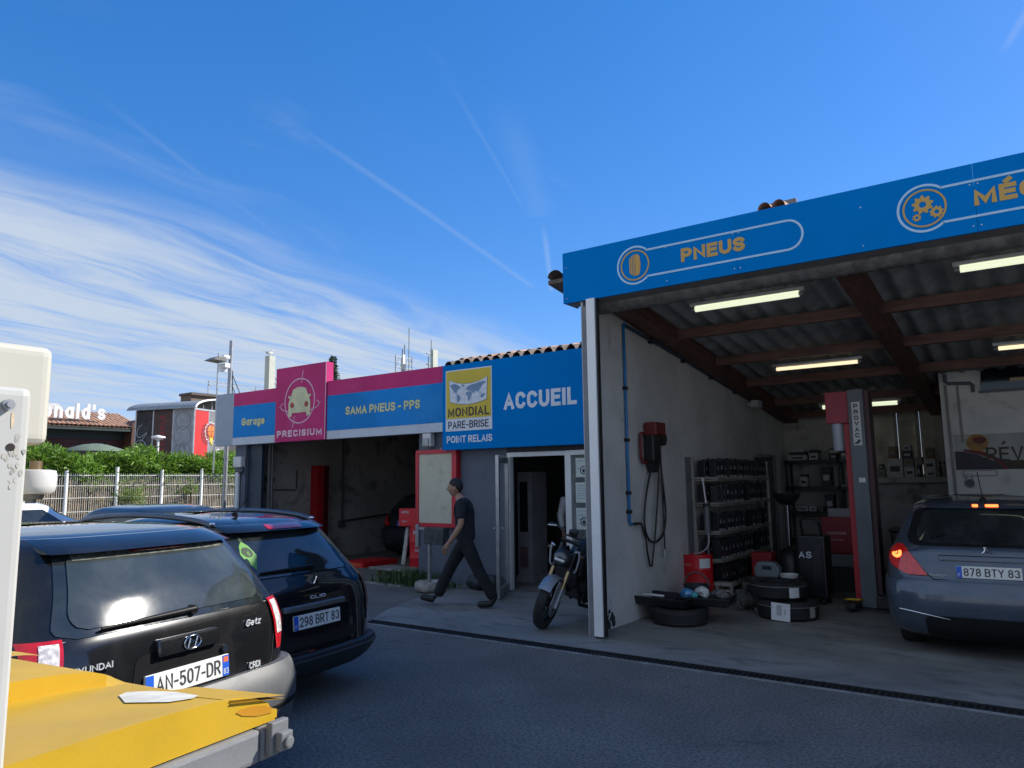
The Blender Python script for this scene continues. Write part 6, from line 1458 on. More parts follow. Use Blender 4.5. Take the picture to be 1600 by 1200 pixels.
def head_pt(u, v, k=1.0):
    """point of a head that looks along -X; u from crown to chin, v around"""
    ph, a = math.pi * u, 2 * math.pi * v
    dx, dy, dz = math.sin(ph) * math.cos(a), math.sin(ph) * math.sin(a), math.cos(ph)
    x, y, z = .098 * dx, .076 * dy, .122 * dz
    if dz < 0:
        q = -dz; y *= 1 - .34 * q ** 1.6; x = x * (1 - (.50 if dx > 0 else .10) * q ** 1.4) - .012 * q
    if dx > 0: x *= 1.06
    f = max(0.0, -dx)
    if f > 0 and k == 1.0:
        g = lambda zc, yc_, sz, sy: math.exp(-((z - zc) / sz) ** 2 - ((y - yc_) / sy) ** 2)
        x -= .026 * g(-.030, 0, .020, .014) + .014 * g(-.008, 0, .026, .011) + .007 * g(.028, 0, .014, .045) + .008 * g(-.068, 0, .012, .024) + .010 * g(-.112, 0, .018, .026)
        x += .009 * g(.006, .032, .013, .016) + .009 * g(.006, -.032, .013, .016) + .004 * g(-.060, 0, .006, .03)
    return Vector((x * k, y * k, z * k))
def add_head(body, c, t, hair_m):
    """sculpted head joined to the body mesh; eyes, ears and hair"""
    b = MB().grid(lambda u, v: c + head_pt(u, v), 36, 56)
    for sy in (-1, 1):
        b.ball(c + Vector((.008, sy * .080, -.012)), .020, .010, .032, 10, 8)
    bm = bmesh.new(); bm.from_mesh(body.data)
    vs_ = [bm.verts.new(p) for p in b.v]
    for f in b.f:
        try: bm.faces.new([vs_[i] for i in f]).smooth = True
        except ValueError: pass
    bmesh.ops.remove_doubles(bm, verts=bm.verts, dist=1e-6); bmesh.ops.recalc_face_normals(bm, faces=bm.faces); bm.to_mesh(body.data); bm.free()
    def hf(u, v):
        a = 2 * math.pi * v; fr = max(0, -math.cos(a)); bk_ = max(0, math.cos(a))
        lim = .50 + .20 * bk_ - .17 * fr ** 1.2 + .015 * math.sin(7 * a) + .008 * math.sin(31 * a)
        return c + Vector((.004, 0, .004)) + head_pt(u * lim, v, 1.075 - .045 * (u > .98))
    MB().grid(hf, 16, 64).build('hair', hair_m, t, smooth=75)
    e = MB()
    for sy in (-1, 1): e.ball(c + Vector((-.086, sy * .031, .006)), .008, .013, .006, 10, 6)
    e.build('eyes', mat('dark_eye', (.05, .04, .035), .3), body, smooth=60)
    e = MB()
    for sy in (-1, 1): e.tube([c + Vector((-.094 + .012 * k, sy * (.016 + .014 * k), .030 + .003 * (k == 1))) for k in range(3)], .0038, 5)
    e.build('eyebrows', hair_m, body, smooth=60)
    MB().tube([c + Vector((-.083 + .004 * abs(k), .009 * k, -.060)) for k in range(-2, 3)], .0034, 5).build('mouth', mat('lip_tone', (.24, .10, .085), .5), body, smooth=60)
def walking_man():
    t = thing('person', 'man in dark t-shirt, black trousers and boots walking left past the notice board', 'person', (-2.6, .85, 0))
    yc = .85
    J = {'pelvis': ((-2.555, yc, .94), .085), 'waist': ((-2.56, yc, 1.07), .095), 'chest': ((-2.575, yc, 1.25), .105), 'uchest': ((-2.60, yc, 1.395), .085), 'neck': ((-2.645, yc, 1.49), .058),
         'hbase': ((-2.685, yc, 1.545), .058),
         'shL': ((-2.575, yc - .19, 1.40), .055), 'elL': ((-2.565, yc - .235, 1.13), .046), 'faL': ((-2.625, yc - .24, 1.03), .045), 'wrL': ((-2.735, yc - .235, .885), .030),
         'shR': ((-2.605, yc + .19, 1.40), .055), 'elR': ((-2.60, yc + .21, 1.14), .046), 'wrR': ((-2.66, yc + .17, .91), .030),
         'hipL': ((-2.535, yc - .09, .88), .07), 'thL': ((-2.45, yc - .10, .70), .06), 'knL': ((-2.355, yc - .10, .50), .05), 'caL': ((-2.25, yc - .10, .32), .045), 'anL': ((-2.135, yc - .10, .12), .042),
         'hipR': ((-2.58, yc + .09, .88), .07), 'thR': ((-2.70, yc + .09, .70), .06), 'knR': ((-2.80, yc + .09, .52), .05), 'caR': ((-2.90, yc + .08, .32), .045), 'anR': ((-2.985, yc + .08, .12), .042)}
    E_ = chain(['pelvis', 'waist', 'chest', 'uchest', 'neck', 'hbase'])
    E_ += chain(['uchest', 'shL', 'elL', 'faL', 'wrL']) + chain(['uchest', 'shR', 'elR', 'wrR']) + chain(['pelvis', 'hipL', 'thL', 'knL', 'caL', 'anL']) + chain(['pelvis', 'hipR', 'thR', 'knR', 'caR', 'anR'])
    hand(J, E_, 'wrL', 'L', (-2.785, yc - .235, .825), (-.5, 0, -.85), (-.85, 0, .5), (.25, .6, -.4)); hand(J, E_, 'wrR', 'R', (-2.675, yc + .17, .85), (-.15, 0, -1), (-1, 0, -.1), (0, -1, 0))
    body = skin('body', J, E_, skin_m, t, 'pelvis')
    HC = Vector((-2.705, yc, 1.628)); add_head(body, HC, t, mat('black_hair', (.010, .009, .009), .7, var=.3, vscale=30, bump=.8, bscale=60))
    g = lambda k, r: (J[k][0], r)
    S_ = {'waist0': ((-2.555, yc, .90), .150), 'waist': g('waist', .148), 'chest': g('chest', .165), 'uchest': g('uchest', .128), 'collar': ((-2.635, yc, 1.465), .068), 'shL': g('shL', .082), 'slL': ((-2.572, yc - .225, 1.235), .074), 'slL2': ((-2.57, yc - .228, 1.20), .072), 'shR': g('shR', .082), 'slR': ((-2.60, yc + .205, 1.235), .074), 'slR2': ((-2.60, yc + .208, 1.20), .072)}
    skin('tshirt', S_, chain(['waist0', 'waist', 'chest', 'uchest', 'collar']) + chain(['uchest', 'shL', 'slL', 'slL2']) + chain(['uchest', 'shR', 'slR', 'slR2']), mat('navy_tshirt', (.010, .013, .022), .85, var=.25, vscale=8, bump=.5, bscale=14), t, 'waist')
    P_ = {'belt': ((-2.555, yc, .975), .128), 'pelvis': ((-2.555, yc, .91), .135)}
    for s_ in 'LR':
        for k, r in (('hip', .118), ('th', .105), ('kn', .088), ('ca', .084), ('an', .084)): P_[k + s_] = g(k + s_, r)
    skin('trousers', P_, [('belt', 'pelvis')] + chain(['pelvis', 'hipL', 'thL', 'knL', 'caL', 'anL']) + chain(['pelvis', 'hipR', 'thR', 'knR', 'caR', 'anR']), mat('black_trousers', (.010, .011, .014), .9, var=.3, vscale=8, bump=.6, bscale=12), t, 'pelvis')
    boot = mat('boot_leather', (.012, .011, .011), .5, var=.3)
    skin('boot', {'a': ((-2.14, yc - .10, .17), .060), 'b': ((-2.12, yc - .10, .095), .056), 'c': ((-2.20, yc - .10, .062), .05), 'd': ((-2.32, yc - .10, .052), .048), 'e': ((-2.385, yc - .10, .046), .036)}, chain('abcde'), boot, t, 'b')
    skin('boot', {'a': ((-2.985, yc + .08, .17), .060), 'b': ((-2.975, yc + .08, .075), .056), 'c': ((-3.06, yc + .08, .085), .05), 'd': ((-3.17, yc + .08, .105), .048), 'e': ((-3.24, yc + .08, .12), .036)}, chain('abcde'), boot, t, 'b')
    text('PNEUS', mat('shirt_print', (.25, .26, .28), .7), t, 'back_print', (-2.425, yc - .085, 1.335), (.03, 1, 0), (-.1, 0, 1), w=.16, h=.025, bold=.0, depth=.002)
    t.rotation_euler = (0, 0, R(26)); t.location = (-2.58, .80, 0.006)
    return t
walking_man()

def clerk():
    ox, oy = -2.50, 3.6
    t = thing('person', 'person in a white long sleeved top standing in the dim office behind the door frame', 'person', (ox, oy, 0))
    P = lambda x, y, z: (ox + x, oy + y, z)
    J = {'pelvis': (P(0, 0, .95), .12), 'waist': (P(0, 0, 1.08), .12), 'chest': (P(0, 0, 1.26), .135), 'uchest': (P(0, 0, 1.40), .10), 'neck': (P(.01, -.01, 1.49), .055), 'hbase': (P(.03, -.02, 1.56), .07), 'hmid': (P(.03, -.02, 1.64), .092), 'htop': (P(.02, -.02, 1.71), .06), 'nose': (P(.13, -.03, 1.62), .014), 'chin': (P(.095, -.02, 1.54), .035),
         'shL': (P(0, .18, 1.39), .066), 'elL': (P(.02, .24, 1.12), .045), 'wrL': (P(.14, .22, .92), .03), 'shR': (P(-.02, -.18, 1.39), .066), 'elR': (P(-.06, -.25, 1.12), .045), 'wrR': (P(.0, -.27, .90), .03),
         'hipL': (P(0, .09, .88), .10), 'knL': (P(.0, .09, .50), .05), 'anL': (P(0, .09, .10), .045), 'toL': (P(.14, .10, .05), .04), 'hipR': (P(0, -.09, .88), .10), 'knR': (P(0, -.09, .50), .05), 'anR': (P(0, -.09, .10), .045), 'toR': (P(.14, -.10, .05), .04)}
    E_ = chain(['pelvis', 'waist', 'chest', 'uchest', 'neck', 'hbase', 'hmid', 'htop']) + [('hmid', 'nose'), ('hbase', 'chin')] + chain(['uchest', 'shL', 'elL', 'wrL']) + chain(['uchest', 'shR', 'elR', 'wrR']) + chain(['pelvis', 'hipL', 'knL', 'anL', 'toL']) + chain(['pelvis', 'hipR', 'knR', 'anR', 'toR'])
    hand(J, E_, 'wrL', 'L', P(.18, .22, .87), (.4, 0, -.8), (.8, 0, .4), (0, -1, 0)); hand(J, E_, 'wrR', 'R', P(.01, -.27, .84), (.1, 0, -1), (1, 0, .1), (0, 1, 0))
    skin('body', J, E_, skin_m, t, 'pelvis', 2)
    g = lambda k, r: (J[k][0], r)
    skin('shirt', {'w0': (P(0, 0, .90), .14), 'waist': g('waist', .138), 'chest': g('chest', .152), 'uchest': g('uchest', .115), 'shL': g('shL', .08), 'elL': g('elL', .06), 'wrL': (P(.12, .222, .95), .045), 'shR': g('shR', .08), 'elR': g('elR', .06), 'wrR': (P(-.005, -.268, .93), .045)}, chain(['w0', 'waist', 'chest', 'uchest']) + chain(['uchest', 'shL', 'elL', 'wrL']) + chain(['uchest', 'shR', 'elR', 'wrR']), mat('white_cotton', (.62, .63, .66), .85, var=.08, bump=.5, bscale=12), t, 'waist')
    skin('trousers', {'p': (P(0, 0, .92), .13), 'hipL': g('hipL', .11), 'knL': g('knL', .08), 'anL': g('anL', .07), 'hipR': g('hipR', .11), 'knR': g('knR', .08), 'anR': g('anR', .07)}, chain(['p', 'hipL', 'knL', 'anL']) + chain(['p', 'hipR', 'knR', 'anR']), mat('dark_red_trousers', (.07, .02, .025), .9), t, 'p')
    b = MB(); b.ball(P(.01, -.02, 1.665), .105, .10, .10, 16, 10); b.build('hair', mat('brown_hair', (.03, .02, .015), .7), t, smooth=60)
clerk()
# ---------------------------------------------------------------- fence, hedge and what lies beyond
FXX = -16.0
fn = thing('fence', 'white wire mesh fence with reed screen in front of the green hedge', 'fence', (FXX, 2, 0))
white_wire = mat('white_wire', (.62, .62, .58), .5, var=.08)
POSTS = [-6.4, -5.0, -3.7, -2.35, -1.05, .20, 1.42, 2.68, 3.92, 5.12, 6.4]
for i, y in enumerate(POSTS): MB().cyl((FXX, y, 0), (FXX, y, 2.12 + .02 * (i % 3) + (.08 if i % 2 else 0)), .045, n=10).build('post', alu_white, fn, smooth=50)
for i in range(len(POSTS) - 1):
    a, c = POSTS[i] + .05, POSTS[i + 1] - .05; b = MB()
    n = int((c - a) / .052)
    for k in range(n + 1):
        y = a + (c - a) * k / n; b.box(FXX + .008, FXX + .014, y - .0035, y + .0035, .05, 2.05)
    for z in (.35, .72, 1.08, 1.43, 1.74, 2.0): b.box(FXX + .0145, FXX + .024, a, c, z - .008, z + .008)
    b.build('mesh_panel', white_wire, fn)
reed = mat('dry_reed', (.24, .175, .105), .85, var=.45, vscale=6, dirt=(.06, .05, .04), dscale=3, damt=.7)
b = MB(); y = POSTS[0]
while y < POSTS[-1]:
    h = 1.86 + random.uniform(-.06, .08); lean = random.uniform(-.02, .02); r = random.uniform(.007, .012)
    b.cyl((FXX - .06 + random.uniform(-.01, .01), y, 0), (FXX - .06 + random.uniform(-.01, .01), y + lean, h), r, n=5, cap=False); y += random.uniform(.016, .026)
b.build('reed_screen', reed, fn, kind='stuff')
# hedge
leaf_a = leafy(mat('hedge_leaf', (.13, .24, .03), .5, var=.5, vscale=2.6, spec=.4), (.20, .36, .03), .30)
hd_ = thing('hedge', 'long bright green hedge of narrow leaves behind the white fence', 'hedge', (FXX - .8, 1, 0))
def leaves(mb, n, place_fn, ln=(.10, .20), wd=(.012, .022), updir=.8):
    for _ in range(n):
        p = Vector(place_fn()); a = random.uniform(0, 2 * math.pi); el = random.uniform(-.2, 1.2) * updir
        d = Vector((math.cos(a) * math.cos(el), math.sin(a) * math.cos(el), math.sin(el))); L_ = random.uniform(*ln); w = random.uniform(*wd)
        s_ = d.cross(Vector((random.uniform(-1, 1), random.uniform(-1, 1), random.uniform(-1, 1)))); s_ = s_.normalized() * w if s_.length > .01 else Vector((w, 0, 0))
        m_ = p + d * L_ * .5; q = p + d * L_ + Vector((0, 0, -L_ * .22))
        mb.add([p, m_ + s_, q, m_ - s_], [(0, 1, 2, 3)])
b = MB()
def hp():
    y = random.uniform(-6.5, 7.0); top = 2.60 + .12 * math.sin(y * 2.1) + .08 * math.sin(y * 5.3 + 1)
    z = top - abs(random.gauss(0, .42)) - .02; z = max(.4, z)
    bulge = .10 * math.sin(y * 3.3 + z * 4)
    x = FXX - .75 + (random.choice((-1, 1, 1, 1)) * (.55 - .35 * max(0, z - 2.3)) + random.gauss(0, .10) + bulge) * (1 if z < 2.5 else random.uniform(-1, 1))
    return (x, y, z)
leaves(b, 21000, hp, (.15, .32), (.014, .024), 1.25)
b.build('foliage', leaf_a, hd_, kind='stuff')
b = MB()
for i in range(40):
    y = -6.4 + i * .34; b.cyl((FXX - .75, y, 0), (FXX - .75 + random.uniform(-.1, .1), y + random.uniform(-.1, .1), 2.0), .02, n=5)
b.build('stems', mat('hedge_stem', (.06, .045, .03), .8), hd_, kind='stuff')
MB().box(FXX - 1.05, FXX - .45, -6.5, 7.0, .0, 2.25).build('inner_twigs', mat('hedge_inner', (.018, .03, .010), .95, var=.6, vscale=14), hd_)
for i, (yy, zz, s_) in enumerate(((3.05, 1.45, .38), (4.75, 1.62, .20))):
    b = MB()
    leaves(b, 260 if i == 0 else 90, lambda: (FXX + .10 + random.gauss(0, .10), yy + random.gauss(0, s_ * .55), zz + random.gauss(0, s_ * .5)), (.12, .26), (.010, .018))
    sh = thing('shrub', ('light green shrub growing through the white fence', 'small tuft of leaves growing through the fence further right')[i], 'shrub', (FXX + .1, yy, 0))
    b.build('foliage', leafy(mat('shrub_leaf', (.16, .25, .07), .5, var=.4, vscale=5), (.22, .36, .05)), sh, kind='stuff')
    MB().cyl((FXX + .08, yy, 0), (FXX + .1, yy, zz), .018, n=6).build('stem', mat('hedge_stem', (.06, .045, .03), .8), sh)

# restaurant beyond the hedge
RX = -38.0
Mq = Matrix.Translation((RX, 11.5, 0)) @ Matrix.Rotation(R(-4), 4, 'Z')
rs = thing('restaurant', 'low dark red restaurant with a tiled roof and white rooftop lettering', 'building', (RX, 11.5, 0))
red_wood = mat('dark_red_cladding', (.085, .028, .022), .6, var=.15, vscale=2)
LY0, LY1 = -6.0, 3.15
MB().box(-9, -.9, LY0, LY1, 0, 4.95).xf(Mq).build('wall', red_wood, rs)
b = MB()
for k in range(9): b.box(-.9, -.86, LY0, LY1, 3.0 + k * .22, 3.17 + k * .22)
b.xf(Mq).build('cladding_boards', red_wood, rs, kind='stuff')
MB().box(-.86, -.70, -4.5, -.9, 2.9, 3.75).xf(Mq).build('lit_wall_strip', mat('lit_red_brown', (.26, .10, .055), .6, var=.1), rs)  # sunlit stretch of the wall, its light put into a lighter colour
MB().box(-.95, .05, LY0, LY1 + .1, 4.78, 4.98).xf(Mq).build('eaves_soffit', mat('dark_green_soffit', (.03, .045, .04), .6), rs)
MB().box(-.98, -.84, LY0, LY1 + .05, 4.35, 4.78).xf(Mq).build('dark_fascia', mat('dark_green_soffit', (.03, .045, .04), .6), rs)
MB().box(-.84, -.74, 1.15, 1.55, 3.65, 4.12).xf(Mq).build('wall_light', white_plastic, rs, bevel=.03)
MB().prism([(2.55, 0), (3.15, 0), (3.15, 5.3), (2.85, 5.45), (2.70, 5.2)], -.9, .1, 'yz').xf(Mq).build('end_fin', mat('brown_fin', (.10, .045, .03), .6), rs)
y = LY0; i = 0
while y < LY1 + .2:           # courses of roof tile running down to the eaves
    MB().grid(lambda u, v: (.10 - 3.4 * v, y + .11 * math.cos(math.pi * u), 4.98 + 1.02 * v + .10 * math.sin(math.pi * u) + .05 * (math.floor(v * 8) / 8 - v)), 6, 24).xf(Mq).build('roof_tile_row', tile_m, rs, smooth=40)
    y += .23; i += 1
MB().prism([(.08, 4.94), (-3.4, 5.98), (-6.8, 4.94)], LY0, LY1 + .1, 'xz').xf(Mq).build('roof', tile_m, rs)
MB().box(-3.6, -3.3, LY0, .05, 5.6, 6.45).xf(Mq).build('parapet', white_plastic, rs)
Rm = Mq.to_3x3()
text("McDonald's", mat('bright_white_letters', (.80, .80, .80), .5, var=.02), rs, 'roof_letters', Mq @ Vector((-.55, -3.6, 5.34)), Rm @ Vector((0, 1, 0)), UZ, w=5.0, h=.95, bold=.085, depth=.15)
b = MB()
for k in range(8): b.box(-.75, -.65, -2.9 + k * .5, -2.84 + k * .5, 4.9, 5.5)
b.xf(Mq).build('letter_struts', steel, rs)

# play house with banners
PXm = Matrix.Translation((-28.0, 12.05, 0)) @ Matrix.Rotation(R(18), 4, 'Z')       # local origin: the corner near us; -x along the shaded side
ph_ = thing('play_tower', 'tall play tower with curved metal roof and coloured banners beyond the hedge', 'play tower', (-28.0, 12.05, 0))
pole_m = mat('tower_pole', (.45, .46, .47), .4, metal=.6)
WID = [(-3.35, -2.35, 'net_panel', mat('black_net', (.045, .04, .042), .8, var=.5, vscale=3)), (-2.33, -1.18, 'brown_banner', mat('brown_banner', (.07, .03, .026), .6)), (-1.16, -.04, 'grey_banner', mat('grey_banner', (.32, .33, .35), .6))]
for a, c, nm, m_ in WID: MB().box(a, c, -.03, .0, 2.95, 5.33).xf(PXm).build(nm, m_, ph_)
for xx in (-3.37, -2.34, -1.17, 0.0): MB().cyl((xx, 0, 0), (xx, 0, 5.3), .05, n=8).xf(PXm).build('pole', pole_m, ph_)
b = MB()                              # faded red lettering that runs down the brown banner
for k in range(8):
    z = 3.1 + k * .25
    b.box(-1.92, -1.62, -.036, -.0305, z, z + .045).box(-1.92, -1.62, -.036, -.0305, z + .10, z + .145) if k % 3 else b.box(-1.92, -1.62, -.036, -.0305, z, z + .05)
    b.box(-1.92 if k % 2 else -1.67, -1.87 if k % 2 else -1.62, -.0365, -.0306, z, z + .18)
b.xf(PXm).build('faded_lettering', mat('banner_red_letters', (.30, .012, .02), .6), ph_)
circ = mat('circle_line', (.20, .21, .23), .6)
for (cx, cz, r) in ((-.60, 4.75, .42), (-.60, 4.0, .48), (-.72, 3.35, .3), (-.45, 3.35, .33)):
    MB().torus((cx, -.034, cz), r, .012, 'y', 30, 5).xf(PXm).build('circle_print', circ, ph_)
b = MB()
b.tube([Vector((-2.95 + .34 * math.cos(a * 1.7 + .4) * (1 - .03 * a), -.06, 3.6 + a * .13 + .2 * math.sin(a * 2.3))) for a in [k * .25 for k in range(26)]], .018, 6).xf(PXm)
b.build('rope_print', mat('pale_rope', (.5, .52, .54), .6), ph_, smooth=60)
# right side: red banner with ball, arched gable
RP = [(.05, .95, 'red_banner', mat('red_banner', (.62, .012, .012), .55)), (.98, 2.2, 'grey_banner', mat('grey_banner_dark', (.17, .17, .18), .6))]
for a, c, nm, m_ in RP: MB().box(.0, .03, a, c, 2.95, 5.22).xf(PXm).build(nm, m_, ph_)
for yy in (.97, 2.25, 3.4): MB().cyl((0, yy, 0), (0, yy, 5.3), .05, n=8).xf(PXm).build('pole', pole_m, ph_)
bl_ = [(.55 * (1 if k % 2 else .84) * math.cos(math.pi * k / 15), .55 * (1 if k % 2 else .84) * math.sin(math.pi * k / 15)) for k in range(30)]
MB().prism([(.84 + a * .75, 4.15 + c) for a, c in bl_], .031, .036, 'yz').xf(PXm).build('splash_print', mat('dark_red_print', (.25, .008, .012), .6), ph_)
MB().prism([(1.12 + a * .80, 4.25 + c * .95) for a, c in bl_], .0365, .041, 'yz').xf(PXm).build('splash_outline', mat('pale_print', (.62, .6, .6), .6), ph_)
MB().prism([(1.12 + a * .72, 4.25 + c * .85) for a, c in bl_], .0415, .046, 'yz').xf(PXm).build('splash_core', mat('maroon_print', (.20, .02, .03), .6), ph_)
ob = MB(); ob.ball((.055, 1.14, 4.28), .02, .27, .30, 20, 10); ob.xf(PXm).build('ball_print', mat('orange_print', (.65, .17, .03), .6), ph_, smooth=60)
b = MB().box(.074, .078, .88, 1.40, 4.27, 4.285).box(.074, .078, 1.13, 1.145, 3.99, 4.57).xf(PXm); b.build('ball_lines', print_m, ph_)
MB().prism([(1.02, 4.0), (1.28, 4.0), (1.22, 3.8), (1.30, 3.6), (1.12, 3.72)], .047, .05, 'yz').xf(PXm).build('flame_print', sign_yellow, ph_)
MB().torus((.034, 1.75, 4.9), .25, .02, 'x', 26, 5).torus((.034, 1.75, 3.2), .25, .02, 'x', 26, 5).xf(PXm).build('circle_print', mat('pale_print', (.62, .6, .6), .6), ph_)
RW = 3.5
MB().grid(lambda u, v: (-3.75 + 4.0 * v, RW / 2 + (RW / 2 + .25) * -math.cos(math.pi * u), 5.30 + .52 * math.sin(math.pi * u)), 18, 1).xf(PXm).build('curved_roof', mat('tower_roof', (.33, .34, .34), .5, metal=.5, var=.15), ph_, smooth=60)
MB().tube([(.27, RW / 2 + (RW / 2 + .25) * -math.cos(math.pi * k / 20), 5.30 + .52 * math.sin(math.pi * k / 20)) for k in range(21)], .05, 8).xf(PXm).build('gable_arch', alu_white, ph_, smooth=60)
b = MB().box(-.05, .05, 0, RW, 5.24, 5.32)
for k in range(1, 6): b.cyl((0, RW * k / 6, 5.3), (0, RW * k / 6, 5.28 + .50 * math.sin(math.pi * k / 6)), .025, n=6)
b.xf(PXm).build('gable_bars', pole_m, ph_)
MB().box(-3.5, .0, .05, RW, 0, 2.85).xf(PXm).build('base_wall', mat('tower_base', (.45, .44, .42), .7, var=.2), ph_)
MB().box(-3.4, -.1, .3, RW - .2, 2.9, 5.1).xf(PXm).build('inner_screen', mat('tower_inner', (.05, .045, .05), .8), ph_)
um = thing('parasol', 'closed low green parasol top just above the hedge', 'parasol', (-30, 9.2, 0))
MB().lathe([(.0, 3.62), (.5, 3.56), (1.4, 3.28), (1.42, 3.24), (.0, 3.3)], (-30, 8.6, 0), 16).build('canopy', mat('sage_cloth', (.12, .16, .12), .8), um, smooth=50)
MB().cyl((-30, 8.6, 0), (-30, 8.6, 3.5), .04, n=8).build('pole', steel, um)
gl = thing('garden_lamp', 'slim white garden lamp in front of the netting of the play tower', 'lamp', (-27.6, 10.5, 0))
MB().cyl((-27.6, 10.15, 0), (-27.6, 10.15, 3.75), .05, n=8).build('pole', alu_white, gl)
MB().lathe([(.0, 3.95), (.28, 3.88), (.30, 3.82), (.10, 3.72), (.0, 3.72)], (-27.6, 10.15, 0), 14).build('lamp_head', alu_white, gl, smooth=50)

# flat brown building, antennas, lamp post, cypress beyond the garage roof
fb = thing('flat_building', 'flat roofed brown building with a roof railing behind the play tower', 'building', (-52, 32, 0))
MB().box(-51.5, -50, 25.0, 52, 0, 8.8).build('wall', mat('brown_render', (.17, .125, .095), .8, var=.08), fb)
MB().box(-51.6, -49.8, 24.9, 52.2, 8.8, 9.0).build('roof_edge', mat('dark_brown_edge', (.10, .075, .06), .7), fb)
b = MB()
for z in (9.75, 10.05): b.box(-50.2, -50.12, 26.5, 52, z - .03, z + .03)
for k in range(12): b.box(-50.2, -50.12, 26.5 + k * 2.2, 26.58 + k * 2.2, 9.0, 10.05)
b.build('railing', steel, fb)
tm = thing('telecom_mast', 'pale flat telecom mast panel with a gull on top behind the magenta sign', 'mast', (-30, 14, 0))
mastm = mat('mast_cream', (.52, .53, .44), .6, var=.05)
MB().box(-30.20, -29.80, 17.40, 17.78, 0, 8.72).build('panel', mastm, tm)
MB().tube([(-30, 17.8, 7.9), (-30, 18.6, 6.4)], .03, 6).tube([(-30, 17.8, 7.6), (-30, 18.5, 6.2)], .03, 6).build('stay', steel, tm)
gu = thing('gull', 'gull standing on top of the pale telecom mast', 'bird', (-30, 17.6, 8.72))
MB().grid(lambda u, v: (-30 + .10 * math.sin(math.pi * u) ** .8 * math.cos(2 * math.pi * v), 17.33 + .48 * u - .05, 8.87 + .06 * u + .10 * math.sin(math.pi * u) ** .8 * math.sin(2 * math.pi * v)), 10, 12).build('body', mat('gull_white', (.65, .65, .65), .8), gu, smooth=60)
b = MB(); b.ball((-30, 17.70, 9.03), .06, .07, .06, 10, 8); b.cyl((-30, 17.75, 9.03), (-30, 17.84, 9.01), .018, .004, n=6); b.build('head', mat('gull_white', (.65, .65, .65), .8), gu, smooth=60)
MB().grid(lambda u, v: (-29.9 - .20 * v, 17.08 + .50 * u, 8.89 + .09 * u), 4, 2).build('wings', mat('gull_grey', (.12, .13, .14), .8), gu)
MB().cyl((-30.03, 17.56, 8.72), (-30.03, 17.56, 8.83), .012, n=5).cyl((-29.97, 17.56, 8.72), (-29.97, 17.56, 8.83), .012, n=5).build('legs', sign_yellow, gu)
st_ = thing('street_lamp', 'tall grey lamp post with a flat floodlight behind the left end of the signs', 'lamp post', (-12, 3.29, 0))
MB().cyl((-12, 3.24, 0), (-12, 3.30, 5.25), .055, .05, n=12).build('pole', steel, st_, smooth=50)
MB().cyl((-12.25, 3.1, 2.0), (-12.25, 3.12, 4.95), .02, n=6).build('side_rod', alu, st_)
MB().prism([(2.72, 4.70), (2.90, 4.80), (3.08, 4.80), (3.10, 4.68)], -12.25, -11.85, 'yz').build('floodlight', mat('lamp_olive_grey', (.16, .16, .14), .5, metal=.3), st_, bevel=.01)
MB().box(-12.2, -11.9, 3.08, 3.22, 4.55, 4.66).box(-12.1, -12.0, 3.02, 3.20, 4.46, 4.54).box(-12.15, -11.95, 3.08, 3.24, 4.78, 4.86).build('lamp_bracket', alu_white, st_, bevel=.01)
MB().tube([(-12, 3.36, 4.5), (-12, 3.38, 3.5)], .012, 5).tube([(-12, 3.36, 4.4), (-12.3, 4.1, 3.4)], .010, 5).tube([(-12, 3.36, 4.1), (-12.3, 4.05, 3.42)], .010, 5).build('cables', black_plastic, st_)
cy = thing('cypress', 'dark cypress top behind the magenta square sign', 'tree', (-30, 22, 0))
b = MB()
def cp():
    z = random.uniform(1.0, 9.25); r = .46 * min(1, ((9.35 - z) / 1.6) ** .55) * (.9 + .12 * math.sin(z * 5)); a = random.uniform(0, 6.28); q = math.sqrt(random.uniform(.5, 1))
    return (-30 + r * q * math.cos(a), 22 + r * q * math.sin(a), z)
leaves(b, 5200, cp, (.10, .22), (.02, .045), 1.2)
b.build('crown', mat('cypress_leaf', (.030, .055, .030), .7, var=.5, vscale=3), cy, kind='stuff')
MB().lathe([(.33, 1.0), (.36, 7.0), (.25, 8.6), (.0, 9.0)], (-30, 22, 0), 10).build('inner_crown', mat('cypress_inner', (.015, .028, .016), .9), cy)
MB().cyl((-30, 22, 0), (-30, 22, 2), .14, n=8).build('trunk', mat('hedge_stem', (.06, .045, .03), .8), cy)
lm = thing('antenna_mast', 'lattice of antenna rods with one tall whip above the long magenta sign', 'antenna', (-50, 48, 0))
b = MB()
for (dy, z1, r) in ((-.1, 15.0, .05), (.75, 14.8, .04), (.95, 15.8, .07), (1.25, 16.3, .06), (1.9, 18.2, .05), (2.35, 15.1, .05)):
    b.cyl((-50, 47.7 + dy, 10), (-50, 47.7 + dy, z1), r, n=6)
for z in (13.8, 14.3, 14.9): b.cyl((-50, 47.6, z), (-50, 50.1, z), .035, n=5)
for k in range(4): b.cyl((-50, 47.6 + k * .6, 13.6), (-50, 48.2 + k * .6, 14.9), .025, n=5)
b.build('rods', mat('antenna_grey', (.25, .27, .25), .5, metal=.5), lm)
MB().box(-50.1, -49.9, 48.6, 48.9, 13.6, 15.2).build('dipole_panels', alu_white, lm)
MB().cyl((-50, 48.9, 0), (-50, 48.9, 14.2), .25, n=8).build('mast_tube', steel, lm)
l2 = thing('flat_antenna', 'flat pale antenna panel with a thin rod just left of the tiles', 'antenna', (-50, 53.6, 0))
MB().box(-50.3, -49.9, 53.35, 54.15, 8, 16.4).build('panel', mastm, l2)
MB().cyl((-50, 52.7, 10), (-50, 52.7, 15.6), .06, n=6).cyl((-50, 53.15, 12), (-50, 53.15, 17.4), .05, n=6).build('rods', mat('antenna_grey', (.25, .27, .25), .5, metal=.5), l2)
